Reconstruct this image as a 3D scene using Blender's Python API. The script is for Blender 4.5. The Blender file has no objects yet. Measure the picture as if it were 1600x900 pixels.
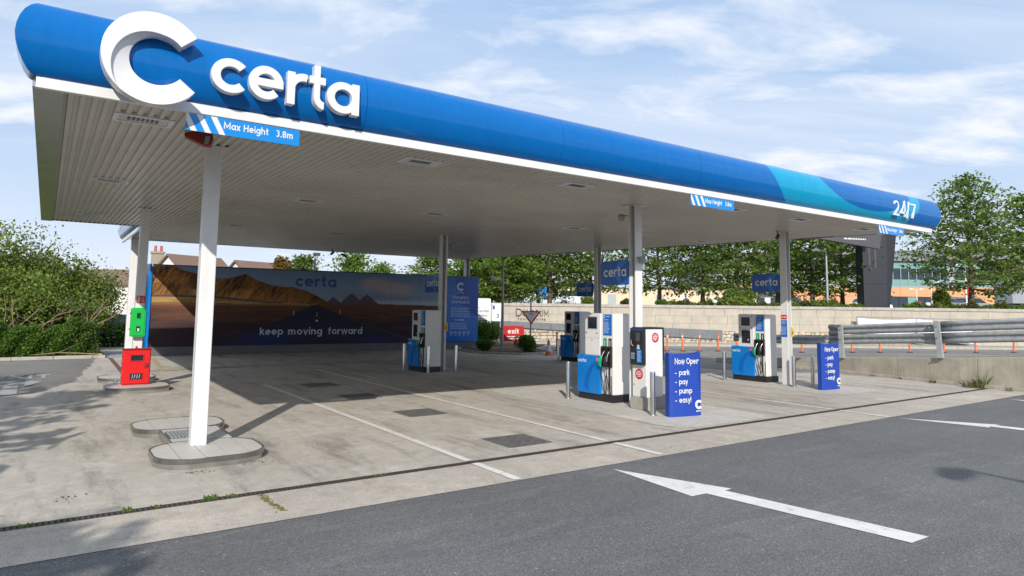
import bpy, math, random
import numpy as np
from mathutils import Vector, Matrix

# ------------------------------------------------------------------ scene, camera, light
scn = bpy.context.scene
COL = scn.collection
PI = math.pi

cam_d = bpy.data.cameras.new('camera')
cam_d.sensor_width = 36.0
cam_d.lens = 1038.0 * 36.0 / 1600.0
cam_d.shift_y = -65.0 / 1600.0
cam_d.clip_start = 0.05
cam_d.clip_end = 3000.0
cam = bpy.data.objects.new('camera', cam_d)
COL.objects.link(cam)
_R = ((0.81886609, -0.06320441, -0.57049411),
      (-0.57385687, -0.06918202, -0.81602827),
      (0.01210865, 0.99559984, -0.09292110))
cam.matrix_world = Matrix.Translation((-1.93482765, -10.72552733, 2.05)) @ Matrix(_R).to_4x4()
scn.camera = cam

SUN_EL = math.radians(29.6)
SUN_DIR = Vector((-0.530, -0.848, 0)).normalized()       # horizontal direction towards the sun
world = bpy.data.worlds.new('World')
scn.world = world
world.use_nodes = True
_nt = world.node_tree
_nt.nodes.clear()


def N(nt, typ, **kw):
    n = nt.nodes.new(typ)
    for k, v in kw.items():
        if k.startswith('i_'):
            n.inputs[k[2:].replace('__', ' ')].default_value = v
        else:
            setattr(n, k, v)
    return n


def LK(nt, a, b):
    nt.links.new(a, b)


def math_node(nt, op, a, b=None, clamp=False):
    n = nt.nodes.new('ShaderNodeMath')
    n.operation = op
    n.use_clamp = clamp
    for i, v in enumerate((a, b)):
        if v is None:
            continue
        if isinstance(v, (int, float)):
            n.inputs[i].default_value = v
        else:
            nt.links.new(v, n.inputs[i])
    return n.outputs[0]


def mix_col(nt, fac, a, b, mode='MIX'):
    n = nt.nodes.new('ShaderNodeMix')
    n.data_type = 'RGBA'
    n.blend_type = mode
    for idx, v in ((0, fac), (6, a), (7, b)):
        if isinstance(v, (int, float)):
            n.inputs[idx].default_value = v
        elif isinstance(v, tuple):
            n.inputs[idx].default_value = v if len(v) == 4 else v + (1.0,)
        else:
            nt.links.new(v, n.inputs[idx])
    return n.outputs[2]


def ramp(nt, fac, stops, interp='LINEAR'):
    n = nt.nodes.new('ShaderNodeValToRGB')
    n.color_ramp.interpolation = interp
    e = n.color_ramp.elements
    while len(e) < len(stops):
        e.new(0.5)
    for i, (p, c) in enumerate(stops):
        e[i].position = p
        e[i].color = (c, c, c, 1) if isinstance(c, (int, float)) else c + (1,)
    nt.links.new(fac, n.inputs[0])
    return n.outputs[0]


def noise(nt, vec, scale, detail=4.0, rough=0.5, dist=0.0):
    n = nt.nodes.new('ShaderNodeTexNoise')
    n.inputs['Scale'].default_value = scale
    n.inputs['Detail'].default_value = detail
    n.inputs['Roughness'].default_value = rough
    n.inputs['Distortion'].default_value = dist
    if vec is not None:
        nt.links.new(vec, n.inputs['Vector'])
    return n.outputs[0]


def mapping(nt, vec, scale=(1, 1, 1), loc=(0, 0, 0), rot=(0, 0, 0)):
    n = nt.nodes.new('ShaderNodeMapping')
    n.inputs['Scale'].default_value = scale
    n.inputs['Location'].default_value = loc
    n.inputs['Rotation'].default_value = rot
    nt.links.new(vec, n.inputs['Vector'])
    return n.outputs[0]


# sky: Nishita blue with thin veils of broken cloud
_sky = N(_nt, 'ShaderNodeTexSky', sky_type='NISHITA', sun_disc=False)
_sky.sun_elevation = SUN_EL
_sky.sun_rotation = math.atan2(SUN_DIR.x, SUN_DIR.y)
_sky.altitude = 50.0
_sky.air_density = 1.0
_sky.dust_density = 0.6
_sky.ozone_density = 2.0
_tc = N(_nt, 'ShaderNodeTexCoord')
_sep = N(_nt, 'ShaderNodeSeparateXYZ')
LK(_nt, _tc.outputs['Generated'], _sep.inputs[0])
_zc = math_node(_nt, 'MAXIMUM', _sep.outputs[2], 0.0)
_den = math_node(_nt, 'ADD', _zc, 0.16)
_cmb = N(_nt, 'ShaderNodeCombineXYZ')
LK(_nt, math_node(_nt, 'DIVIDE', _sep.outputs[0], _den), _cmb.inputs[0])
LK(_nt, math_node(_nt, 'DIVIDE', _sep.outputs[1], _den), _cmb.inputs[1])
_v = mapping(_nt, _cmb.outputs[0], scale=(1.0, 1.0, 1.0), loc=(3.1, 1.7, 0.0), rot=(0, 0, 0.5))
_vs = mapping(_nt, _v, scale=(0.75, 1.25, 1.0))
_n1 = noise(_nt, _vs, 2.7, 12.0, 0.60, 0.3)
_n2 = noise(_nt, _v, 0.62, 3.0, 0.5, 0.2)
_n3 = noise(_nt, mapping(_nt, _v, scale=(0.5, 2.6, 1.0)), 0.9, 7.0, 0.6, 0.6)
_cov = math_node(_nt, 'ADD', math_node(_nt, 'MULTIPLY', _n1, 0.58), math_node(_nt, 'MULTIPLY', _n2, 0.42))
_c1 = ramp(_nt, _cov, [(0.435, 0.0), (0.515, 0.48), (0.60, 0.94)])
_c2 = ramp(_nt, _n3, [(0.28, 0.12), (0.70, 0.66)])
_cl = math_node(_nt, 'MAXIMUM', _c1, _c2)
_hz = math_node(_nt, 'POWER', math_node(_nt, 'SUBTRACT', 1.0, _zc, True), 4.5)
_fac = math_node(_nt, 'MAXIMUM', _cl, math_node(_nt, 'MULTIPLY', _hz, 0.90))
_skyc = mix_col(_nt, 0.80, _sky.outputs[0], (3.5, 5.7, 9.0))
_clc = mix_col(_nt, _n1, (8.2, 8.7, 9.7), (9.6, 9.75, 10.2))
_out = mix_col(_nt, _fac, _skyc, _clc)
_bg = N(_nt, 'ShaderNodeBackground')
_bg.inputs['Strength'].default_value = 0.106
LK(_nt, _out, _bg.inputs['Color'])
_wo = N(_nt, 'ShaderNodeOutputWorld')
LK(_nt, _bg.outputs[0], _wo.inputs['Surface'])

sun_d = bpy.data.lights.new('sun', 'SUN')
sun_d.energy = 4.6
sun_d.angle = math.radians(0.55)
sun_d.color = (1.0, 0.945, 0.86)
sun = bpy.data.objects.new('sun', sun_d)
COL.objects.link(sun)
_to = Vector((SUN_DIR.x * math.cos(SUN_EL), SUN_DIR.y * math.cos(SUN_EL), math.sin(SUN_EL)))
sun.rotation_euler = _to.to_track_quat('Z', 'Y').to_euler()
sun.location = (-20, -30, 25)

vs = scn.view_settings
vs.view_transform = 'Standard'
vs.look = 'None'
vs.exposure = 0.0
vs.gamma = 1.0
vs.use_curve_mapping = False
scn.render.engine = 'CYCLES'
scn.cycles.max_bounces = 7
scn.cycles.diffuse_bounces = 4
scn.cycles.glossy_bounces = 3
scn.cycles.transmission_bounces = 3
scn.cycles.use_denoising = True
scn.cycles.caustics_reflective = False
scn.cycles.caustics_refractive = False


# ------------------------------------------------------------------ helpers: objects
class MB:
    """collects faces in world metres; build() links them as one mesh object"""

    def __init__(self):
        self.v = []
        self.f = []

    def add(self, verts, faces):
        o = len(self.v)
        self.v.extend([tuple(p) for p in verts])
        self.f.extend([tuple(i + o for i in f) for f in faces])
        return self

    def box(self, x0, x1, y0, y1, z0, z1):
        vs_ = [(x0, y0, z0), (x1, y0, z0), (x1, y1, z0), (x0, y1, z0), (x0, y0, z1), (x1, y0, z1), (x1, y1, z1), (x0, y1, z1)]
        return self.add(vs_, [(0, 3, 2, 1), (4, 5, 6, 7), (0, 1, 5, 4), (1, 2, 6, 5), (2, 3, 7, 6), (3, 0, 4, 7)])

    def prism(self, F, poly, d0, d1):
        n = len(poly)
        vs_ = [F.p(a, b, d0) for a, b in poly] + [F.p(a, b, d1) for a, b in poly]
        fs = [tuple(range(n - 1, -1, -1)), tuple(range(n, 2 * n))]
        fs += [(i, (i + 1) % n, n + (i + 1) % n, n + i) for i in range(n)]
        return self.add(vs_, fs)

    def rect(self, F, a0, a1, b0, b1, d0, d1):
        return self.prism(F, [(a0, b0), (a1, b0), (a1, b1), (a0, b1)], d0, d1)

    def strip(self, F, outer, inner, d0, d1, closed=False):
        """band between two matched outlines, extruded"""
        n = len(outer)
        vs_ = []
        for d in (d0, d1):
            vs_ += [F.p(a, b, d) for a, b in outer]
            vs_ += [F.p(a, b, d) for a, b in inner]
        fs = []
        m = n if closed else n - 1
        for i in range(m):
            j = (i + 1) % n
            fs.append((2 * n + i, 2 * n + j, 3 * n + j, 3 * n + i))
            fs.append((i, n + i, n + j, j))
            fs.append((i, j, 2 * n + j, 2 * n + i))
            fs.append((n + i, 3 * n + i, 3 * n + j, n + j))
        if not closed:
            fs.append((0, 2 * n, 3 * n, n))
            fs.append((n - 1, 2 * n - 1, 4 * n - 1, 3 * n - 1))
        return self.add(vs_, fs)

    def tube(self, pts, r, n=8):
        pts = [Vector(p) for p in pts]
        rs = r if isinstance(r, (list, tuple)) else [r] * len(pts)
        o = []
        ref = None
        for i, p in enumerate(pts):
            t = (pts[min(i + 1, len(pts) - 1)] - pts[max(i - 1, 0)])
            t = t.normalized() if t.length > 1e-9 else Vector((0, 0, 1))
            if ref is None:
                ref = Vector((1, 0, 0)) if abs(t.x) < 0.8 else Vector((0, 1, 0))
            a = t.cross(ref)
            a = a.normalized() if a.length > 1e-6 else t.orthogonal().normalized()
            b = t.cross(a)
            ref = b.cross(t) * 1.0
            ref = b
            ref = a.cross(t)
            for k in range(n):
                an = 2 * PI * k / n
                o.append(p + (a * math.cos(an) + b * math.sin(an)) * rs[i])
        fs = []
        for i in range(len(pts) - 1):
            for k in range(n):
                k2 = (k + 1) % n
                fs.append((i * n + k, i * n + k2, (i + 1) * n + k2, (i + 1) * n + k))
        fs.append(tuple(range(n - 1, -1, -1)))
        fs.append(tuple((len(pts) - 1) * n + k for k in range(n)))
        return self.add(o, fs)

    def lathe(self, prof, n=16, cx=0, cy=0, cz=0):
        o = []
        for r, z in prof:
            for k in range(n):
                a = 2 * PI * k / n
                o.append((cx + r * math.cos(a), cy + r * math.sin(a), cz + z))
        fs = []
        for i in range(len(prof) - 1):
            for k in range(n):
                k2 = (k + 1) % n
                fs.append((i * n + k, i * n + k2, (i + 1) * n + k2, (i + 1) * n + k))
        fs.append(tuple(range(n - 1, -1, -1)))
        fs.append(tuple((len(prof) - 1) * n + k for k in range(n)))
        return self.add(o, fs)

    def build(self, name, mat, parent=None, smooth=None, bevel=0.0, kind=None, label=None, bseg=2):
        me = bpy.data.meshes.new(name)
        off = Vector((0, 0, 0))
        p = parent
        while p is not None:
            off += p.location
            p = p.parent
        me.from_pydata([(a - off.x, b - off.y, c - off.z) for a, b, c in self.v], [], self.f)
        me.validate()
        me.update()
        if mat is not None:
            me.materials.append(mat)
        if smooth is not None:
            me.polygons.foreach_set('use_smooth', [True] * len(me.polygons))
            me.set_sharp_from_angle(angle=math.radians(smooth))
        o = bpy.data.objects.new(name, me)
        COL.objects.link(o)
        if parent is not None:
            o.parent = parent
        if bevel > 0:
            m = o.modifiers.new('bevel', 'BEVEL')
            m.width = bevel
            m.segments = bseg
            m.limit_method = 'ANGLE'
            m.angle_limit = math.radians(40)
            m.harden_normals = False
        if kind:
            o['kind'] = kind
        if label:
            o['label'] = label
        return o


class Frame:
    """a plane in the scene: origin, right, up; normal = right x up"""

    def __init__(self, o, r, u):
        self.o = Vector(o)
        self.r = Vector(r).normalized()
        self.u = Vector(u).normalized()
        self.n = self.r.cross(self.u).normalized()

    def p(self, a, b, d=0.0):
        return self.o + self.r * a + self.u * b + self.n * d


def FX(x, y=0, z=0):      # vertical plane looking towards -x (right runs towards -y)
    return Frame((x, y, z), (0, -1, 0), (0, 0, 1))


def FY(x=0, y=0, z=0):    # vertical plane looking towards -y
    return Frame((x, y, z), (1, 0, 0), (0, 0, 1))


def FZ(x=0, y=0, z=0):    # horizontal plane looking up
    return Frame((x, y, z), (1, 0, 0), (0, 1, 0))


def thing(name, label, cat, loc=(0, 0, 0), group=None):
    o = bpy.data.objects.new(name, None)
    COL.objects.link(o)
    o.empty_display_size = 0.1
    o.location = loc
    o['label'] = label
    o['category'] = cat
    if group:
        o['group'] = group
    return o


def tag(o, label, cat, group=None):
    o['label'] = label
    o['category'] = cat
    if group:
        o['group'] = group
    return o


def dup(root, loc, label=None, rz=0.0, scale=None):
    r = root.copy()
    COL.objects.link(r)
    r.location = loc
    r.rotation_euler = (0, 0, rz)
    if scale:
        r.scale = (scale,) * 3 if isinstance(scale, (int, float)) else scale
    if label:
        r['label'] = label
    for ch in list(root.children):
        c = ch.copy()
        COL.objects.link(c)
        c.parent = r
        for g in list(ch.children):
            d = g.copy()
            COL.objects.link(d)
            d.parent = c
    return r


# ------------------------------------------------------------------ helpers: materials
def new_mat(name):
    m = bpy.data.materials.new(name)
    m.use_nodes = True
    nt = m.node_tree
    b = nt.nodes['Principled BSDF']
    return m, nt, b


def world_pos(nt):
    return nt.nodes.new('ShaderNodeNewGeometry').outputs['Position']


def M(name, base, rough=0.5, metal=0.0, var=0.08, scale=3.0, bump=0.0, bscale=60.0, spec=0.5, coat=0.0, streak=0.0, dirt=0.0):
    """general paint / metal / stone: base colour with grain, wear streaks and fine relief"""
    m, nt, b = new_mat(name)
    pos = world_pos(nt)
    n1 = noise(nt, pos, scale, 5, 0.6)
    f = ramp(nt, n1, [(0.3, 1.0 - var), (0.7, 1.0 + var * 0.5)])
    c = mix_col(nt, 1.0, base, f, 'MULTIPLY')
    if streak > 0:
        s = noise(nt, mapping(nt, pos, scale=(6, 6, 0.35)), 2.0, 5, 0.65)
        sf = ramp(nt, s, [(0.5, 1.0), (0.78, 1.0 - streak)])
        c = mix_col(nt, 1.0, c, sf, 'MULTIPLY')
    if dirt > 0:
        s = noise(nt, pos, 9.0, 6, 0.7)
        sf = ramp(nt, s, [(0.52, 0.0), (0.75, dirt)])
        c = mix_col(nt, sf, c, (0.12, 0.10, 0.08))
    LK(nt, c, b.inputs['Base Color'])
    b.inputs['Metallic'].default_value = metal
    b.inputs['Specular IOR Level'].default_value = spec
    b.inputs['Coat Weight'].default_value = coat
    b.inputs['Coat Roughness'].default_value = 0.05
    rn = noise(nt, pos, scale * 2.3, 4, 0.6)
    rr = ramp(nt, rn, [(0.3, max(0.02, rough * 0.85)), (0.7, min(1.0, rough * 1.15))])
    LK(nt, rr, b.inputs['Roughness'])
    if bump > 0:
        bn = nt.nodes.new('ShaderNodeBump')
        bn.inputs['Strength'].default_value = bump
        bn.inputs['Distance'].default_value = 0.01
        LK(nt, noise(nt, pos, bscale, 6, 0.65), bn.inputs['Height'])
        LK(nt, bn.outputs[0], b.inputs['Normal'])
    return m


def leaf_mat(name, c1, c2, c3, trans=0.42):
    m, nt, b = new_mat(name)
    g = nt.nodes.new('ShaderNodeNewGeometry')
    oi = nt.nodes.new('ShaderNodeObjectInfo')
    f = ramp(nt, g.outputs['Random Per Island'], [(0.0, c1), (0.55, c2), (1.0, c3)])
    big = noise(nt, g.outputs['Position'], 0.7, 3, 0.5)
    sh = ramp(nt, big, [(0.3, 0.78), (0.7, 1.22)])
    c = mix_col(nt, 1.0, f, sh, 'MULTIPLY')
    ho = ramp(nt, oi.outputs['Random'], [(0.0, 0.88), (1.0, 1.12)])
    c = mix_col(nt, 1.0, c, ho, 'MULTIPLY')
    LK(nt, c, b.inputs['Base Color'])
    b.inputs['Roughness'].default_value = 0.55
    b.inputs['Specular IOR Level'].default_value = 0.35
    t = nt.nodes.new('ShaderNodeBsdfTranslucent')
    LK(nt, mix_col(nt, 1.0, c, (1.25, 1.35, 0.6), 'MULTIPLY'), t.inputs['Color'])
    ms = nt.nodes.new('ShaderNodeMixShader')
    ms.inputs[0].default_value = trans
    LK(nt, b.outputs[0], ms.inputs[1])
    LK(nt, t.outputs[0], ms.inputs[2])
    LK(nt, ms.outputs[0], nt.nodes['Material Output'].inputs['Surface'])
    return m


def concrete_mat(name, base, dark, stain=0.5, grain=1.0, lane=True):
    m, nt, b = new_mat(name)
    pos = world_pos(nt)
    big = noise(nt, pos, 0.23, 7, 0.66, 0.2)
    c = mix_col(nt, ramp(nt, big, [(0.35, 0.0), (0.68, 1.0)]), base, tuple(x * 0.86 for x in base))
    # worn wheel lanes and drip stains running along the bays
    if lane:
        st = noise(nt, mapping(nt, pos, scale=(1.5, 0.30, 1)), 1.2, 8, 0.70, 0.25)
        sf = ramp(nt, st, [(0.50, 0.0), (0.66, 0.55 * stain), (0.80, 0.95 * stain)])
        c = mix_col(nt, sf, c, dark)
        ws = noise(nt, mapping(nt, pos, scale=(0.8, 1.0, 1), loc=(7, 3, 0)), 1.0, 9, 0.72, 0.3)
        wf = ramp(nt, ws, [(0.53, 0.0), (0.72, 0.65)])
        c = mix_col(nt, wf, c, tuple(min(1, x * 1.28) for x in base))
        rs = noise(nt, mapping(nt, pos, scale=(1.0, 0.5, 1), loc=(2, 9, 0)), 0.8, 8, 0.68, 0.3)
        rf = ramp(nt, rs, [(0.58, 0.0), (0.75, 0.38 * stain)])
        c = mix_col(nt, rf, c, (0.27, 0.20, 0.13))
    mid = noise(nt, pos, 4.5, 9, 0.78, 0.1)
    c = mix_col(nt, 1.0, c, ramp(nt, mid, [(0.28, 0.78), (0.72, 1.16)]), 'MULTIPLY')
    fine = noise(nt, pos, 85.0, 3, 0.7)
    c = mix_col(nt, 1.0, c, ramp(nt, fine, [(0.25, 1.0 - 0.24 * grain), (0.75, 1.0 + 0.20 * grain)]), 'MULTIPLY')
    # spots: chewing gum, oil drops
    vo = nt.nodes.new('ShaderNodeTexVoronoi')
    vo.inputs['Scale'].default_value = 1.7
    LK(nt, pos, vo.inputs['Vector'])
    sp = math_node(nt, 'LESS_THAN', vo.outputs['Distance'], 0.045)
    c = mix_col(nt, math_node(nt, 'MULTIPLY', sp, 0.5), c, dark)
    # hair cracks
    ve = nt.nodes.new('ShaderNodeTexVoronoi')
    ve.feature = 'DISTANCE_TO_EDGE'
    ve.inputs['Scale'].default_value = 0.22
    wob = nt.nodes.new('ShaderNodeVectorMath')
    wob.operation = 'ADD'
    nz = nt.nodes.new('ShaderNodeTexNoise')
    nz.inputs['Scale'].default_value = 1.4
    nz.inputs['Detail'].default_value = 5
    LK(nt, pos, nz.inputs['Vector'])
    LK(nt, pos, wob.inputs[0])
    LK(nt, nz.outputs['Color'], wob.inputs[1])
    LK(nt, wob.outputs[0], ve.inputs['Vector'])
    cr = math_node(nt, 'LESS_THAN', ve.outputs['Distance'], 0.0016)
    crm = math_node(nt, 'MULTIPLY', cr, ramp(nt, noise(nt, pos, 0.5, 2), [(0.45, 0.0), (0.6, 0.5)]))
    c = mix_col(nt, crm, c, dark)
    LK(nt, c, b.inputs['Base Color'])
    b.inputs['Roughness'].default_value = 0.85
    b.inputs['Specular IOR Level'].default_value = 0.3
    bn = nt.nodes.new('ShaderNodeBump')
    bn.inputs['Strength'].default_value = 0.35 * grain
    bn.inputs['Distance'].default_value = 0.006
    LK(nt, fine, bn.inputs['Height'])
    LK(nt, bn.outputs[0], b.inputs['Normal'])
    return m


def asphalt_mat(name, base):
    m, nt, b = new_mat(name)
    pos = world_pos(nt)
    big = noise(nt, pos, 0.35, 5, 0.6, 0.5)
    c = mix_col(nt, ramp(nt, big, [(0.3, 0.0), (0.7, 1.0)]), tuple(x * 0.85 for x in base), tuple(x * 1.14 for x in base))
    sc = noise(nt, mapping(nt, pos, scale=(0.45, 2.6, 1), rot=(0, 0, 0.35)), 0.8, 7, 0.7, 1.0)
    c = mix_col(nt, ramp(nt, sc, [(0.54, 0.0), (0.74, 0.5)]), c, tuple(min(1, x * 1.75) for x in base))
    dk = noise(nt, pos, 1.3, 6, 0.7)
    c = mix_col(nt, ramp(nt, dk, [(0.60, 0.0), (0.8, 0.4)]), c, tuple(x * 0.55 for x in base))
    tr = noise(nt, mapping(nt, pos, scale=(0.16, 1.3, 1), loc=(3, 5, 0), rot=(0, 0, -0.12)), 1.6, 6, 0.66, 0.5)
    c = mix_col(nt, ramp(nt, tr, [(0.52, 0.0), (0.68, 0.34)]), c, tuple(x * 0.66 for x in base))
    sc2 = noise(nt, mapping(nt, pos, scale=(0.7, 9.0, 1), loc=(1, 2, 0), rot=(0, 0, 0.25)), 1.1, 4, 0.6, 0.6)
    c = mix_col(nt, math_node(nt, 'MULTIPLY', ramp(nt, sc2, [(0.66, 0.0), (0.72, 0.55)]), ramp(nt, big, [(0.45, 0.0), (0.65, 1.0)])), c, (0.34, 0.335, 0.32))
    vo = nt.nodes.new('ShaderNodeTexVoronoi')
    vo.inputs['Scale'].default_value = 95.0
    LK(nt, pos, vo.inputs['Vector'])
    vs_ = nt.nodes.new('ShaderNodeSeparateColor')
    LK(nt, vo.outputs['Color'], vs_.inputs[0])
    c = mix_col(nt, 1.0, c, ramp(nt, vs_.outputs[0], [(0.0, 0.62), (0.6, 1.0), (0.93, 1.15), (1.0, 1.75)]), 'MULTIPLY')
    v2 = nt.nodes.new('ShaderNodeTexVoronoi')
    v2.inputs['Scale'].default_value = 11.0
    LK(nt, pos, v2.inputs['Vector'])
    s2 = nt.nodes.new('ShaderNodeSeparateColor')
    LK(nt, v2.outputs['Color'], s2.inputs[0])
    ve = nt.nodes.new('ShaderNodeTexVoronoi')
    ve.feature = 'DISTANCE_TO_EDGE'
    ve.inputs['Scale'].default_value = 0.17
    wv = nt.nodes.new('ShaderNodeVectorMath')
    nz = nt.nodes.new('ShaderNodeTexNoise')
    nz.inputs['Scale'].default_value = 1.1
    nz.inputs['Detail'].default_value = 7
    LK(nt, pos, nz.inputs['Vector'])
    LK(nt, pos, wv.inputs[0])
    LK(nt, nz.outputs['Color'], wv.inputs[1])
    LK(nt, wv.outputs[0], ve.inputs['Vector'])
    crk = math_node(nt, 'MULTIPLY', math_node(nt, 'LESS_THAN', ve.outputs['Distance'], 0.0013), ramp(nt, noise(nt, pos, 0.3, 2), [(0.48, 0.0), (0.56, 0.6)]))
    c = mix_col(nt, crk, c, tuple(x * 0.4 for x in base))
    v3 = nt.nodes.new('ShaderNodeTexVoronoi')
    v3.inputs['Scale'].default_value = 0.8
    LK(nt, wv.outputs[0], v3.inputs['Vector'])
    c = mix_col(nt, ramp(nt, v3.outputs['Distance'], [(0.03, 0.38), (0.075, 0.0)]), c, tuple(x * 0.5 for x in base))
    speck = math_node(nt, 'MULTIPLY', math_node(nt, 'LESS_THAN', v2.outputs['Distance'], 0.13), math_node(nt, 'GREATER_THAN', s2.outputs[1], 0.86))
    c = mix_col(nt, math_node(nt, 'MULTIPLY', speck, 0.7), c, (0.36, 0.35, 0.33))
    LK(nt, c, b.inputs['Base Color'])
    b.inputs['Roughness'].default_value = 0.82
    b.inputs['Specular IOR Level'].default_value = 0.35
    bn = nt.nodes.new('ShaderNodeBump')
    bn.inputs['Strength'].default_value = 0.55
    bn.inputs['Distance'].default_value = 0.008
    LK(nt, vo.outputs['Distance'], bn.inputs['Height'])
    LK(nt, bn.outputs[0], b.inputs['Normal'])
    return m


def line_paint_mat(name, base, wear):
    m, nt, b = new_mat(name)
    pos = world_pos(nt)
    w = noise(nt, pos, 6.0, 8, 0.75, 0.4)
    f = noise(nt, pos, 70.0, 3, 0.7)
    k = math_node(nt, 'ADD', math_node(nt, 'MULTIPLY', w, 0.7), math_node(nt, 'MULTIPLY', f, 0.3))
    c = mix_col(nt, ramp(nt, k, [(0.52, 0.0), (0.60, wear * 0.55), (0.70, wear)]), base, (0.22, 0.21, 0.195))
    c = mix_col(nt, ramp(nt, noise(nt, pos, 1.6, 5, 0.6), [(0.4, 0.0), (0.75, 0.30)]), c, (0.35, 0.33, 0.30))
    LK(nt, c, b.inputs['Base Color'])
    b.inputs['Roughness'].default_value = 0.75
    return m


def fascia_mat():
    """blue cladding with a printed cyan swoosh near its right end"""
    m, nt, b = new_mat('fascia_blue')
    pos = world_pos(nt)
    s = nt.nodes.new('ShaderNodeSeparateXYZ')
    LK(nt, pos, s.inputs[0])

    def ell(cx, cz, a, h):
        dx = math_node(nt, 'DIVIDE', math_node(nt, 'SUBTRACT', s.outputs[0], cx), a)
        dz = math_node(nt, 'DIVIDE', math_node(nt, 'SUBTRACT', s.outputs[2], cz), h)
        q = math_node(nt, 'ADD', math_node(nt, 'MULTIPLY', dx, dx), math_node(nt, 'MULTIPLY', dz, dz))
        return math_node(nt, 'LESS_THAN', q, 1.0)
    big = ell(13.40, 5.22, 3.32, 1.42)
    small = ell(14.12, 5.16, 2.10, 0.67)
    ring = math_node(nt, 'MULTIPLY', big, math_node(nt, 'SUBTRACT', 1.0, small))
    blue = mix_col(nt, ramp(nt, noise(nt, pos, 0.8, 4), [(0.3, 0.0), (0.7, 1.0)]), (0.0, 0.118, 0.400), (0.0, 0.127, 0.42))
    c = mix_col(nt, ring, blue, (0.0, 0.30, 0.53))
    st = noise(nt, mapping(nt, pos, scale=(7, 7, 0.6)), 1.5, 5, 0.7)
    c = mix_col(nt, 1.0, c, ramp(nt, st, [(0.45, 1.0), (0.8, 0.86)]), 'MULTIPLY')
    LK(nt, c, b.inputs['Base Color'])
    LK(nt, ramp(nt, noise(nt, pos, 1.7, 6, 0.65), [(0.35, 0.05), (0.75, 0.17)]), b.inputs['Roughness'])
    fb = nt.nodes.new('ShaderNodeBump')
    fb.inputs['Strength'].default_value = 0.12
    fb.inputs['Distance'].default_value = 0.02
    LK(nt, noise(nt, mapping(nt, pos, scale=(1.0, 1.0, 0.25)), 1.3, 2, 0.5), fb.inputs['Height'])
    LK(nt, fb.outputs[0], b.inputs['Normal'])
    b.inputs['Specular IOR Level'].default_value = 0.32
    return m


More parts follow.
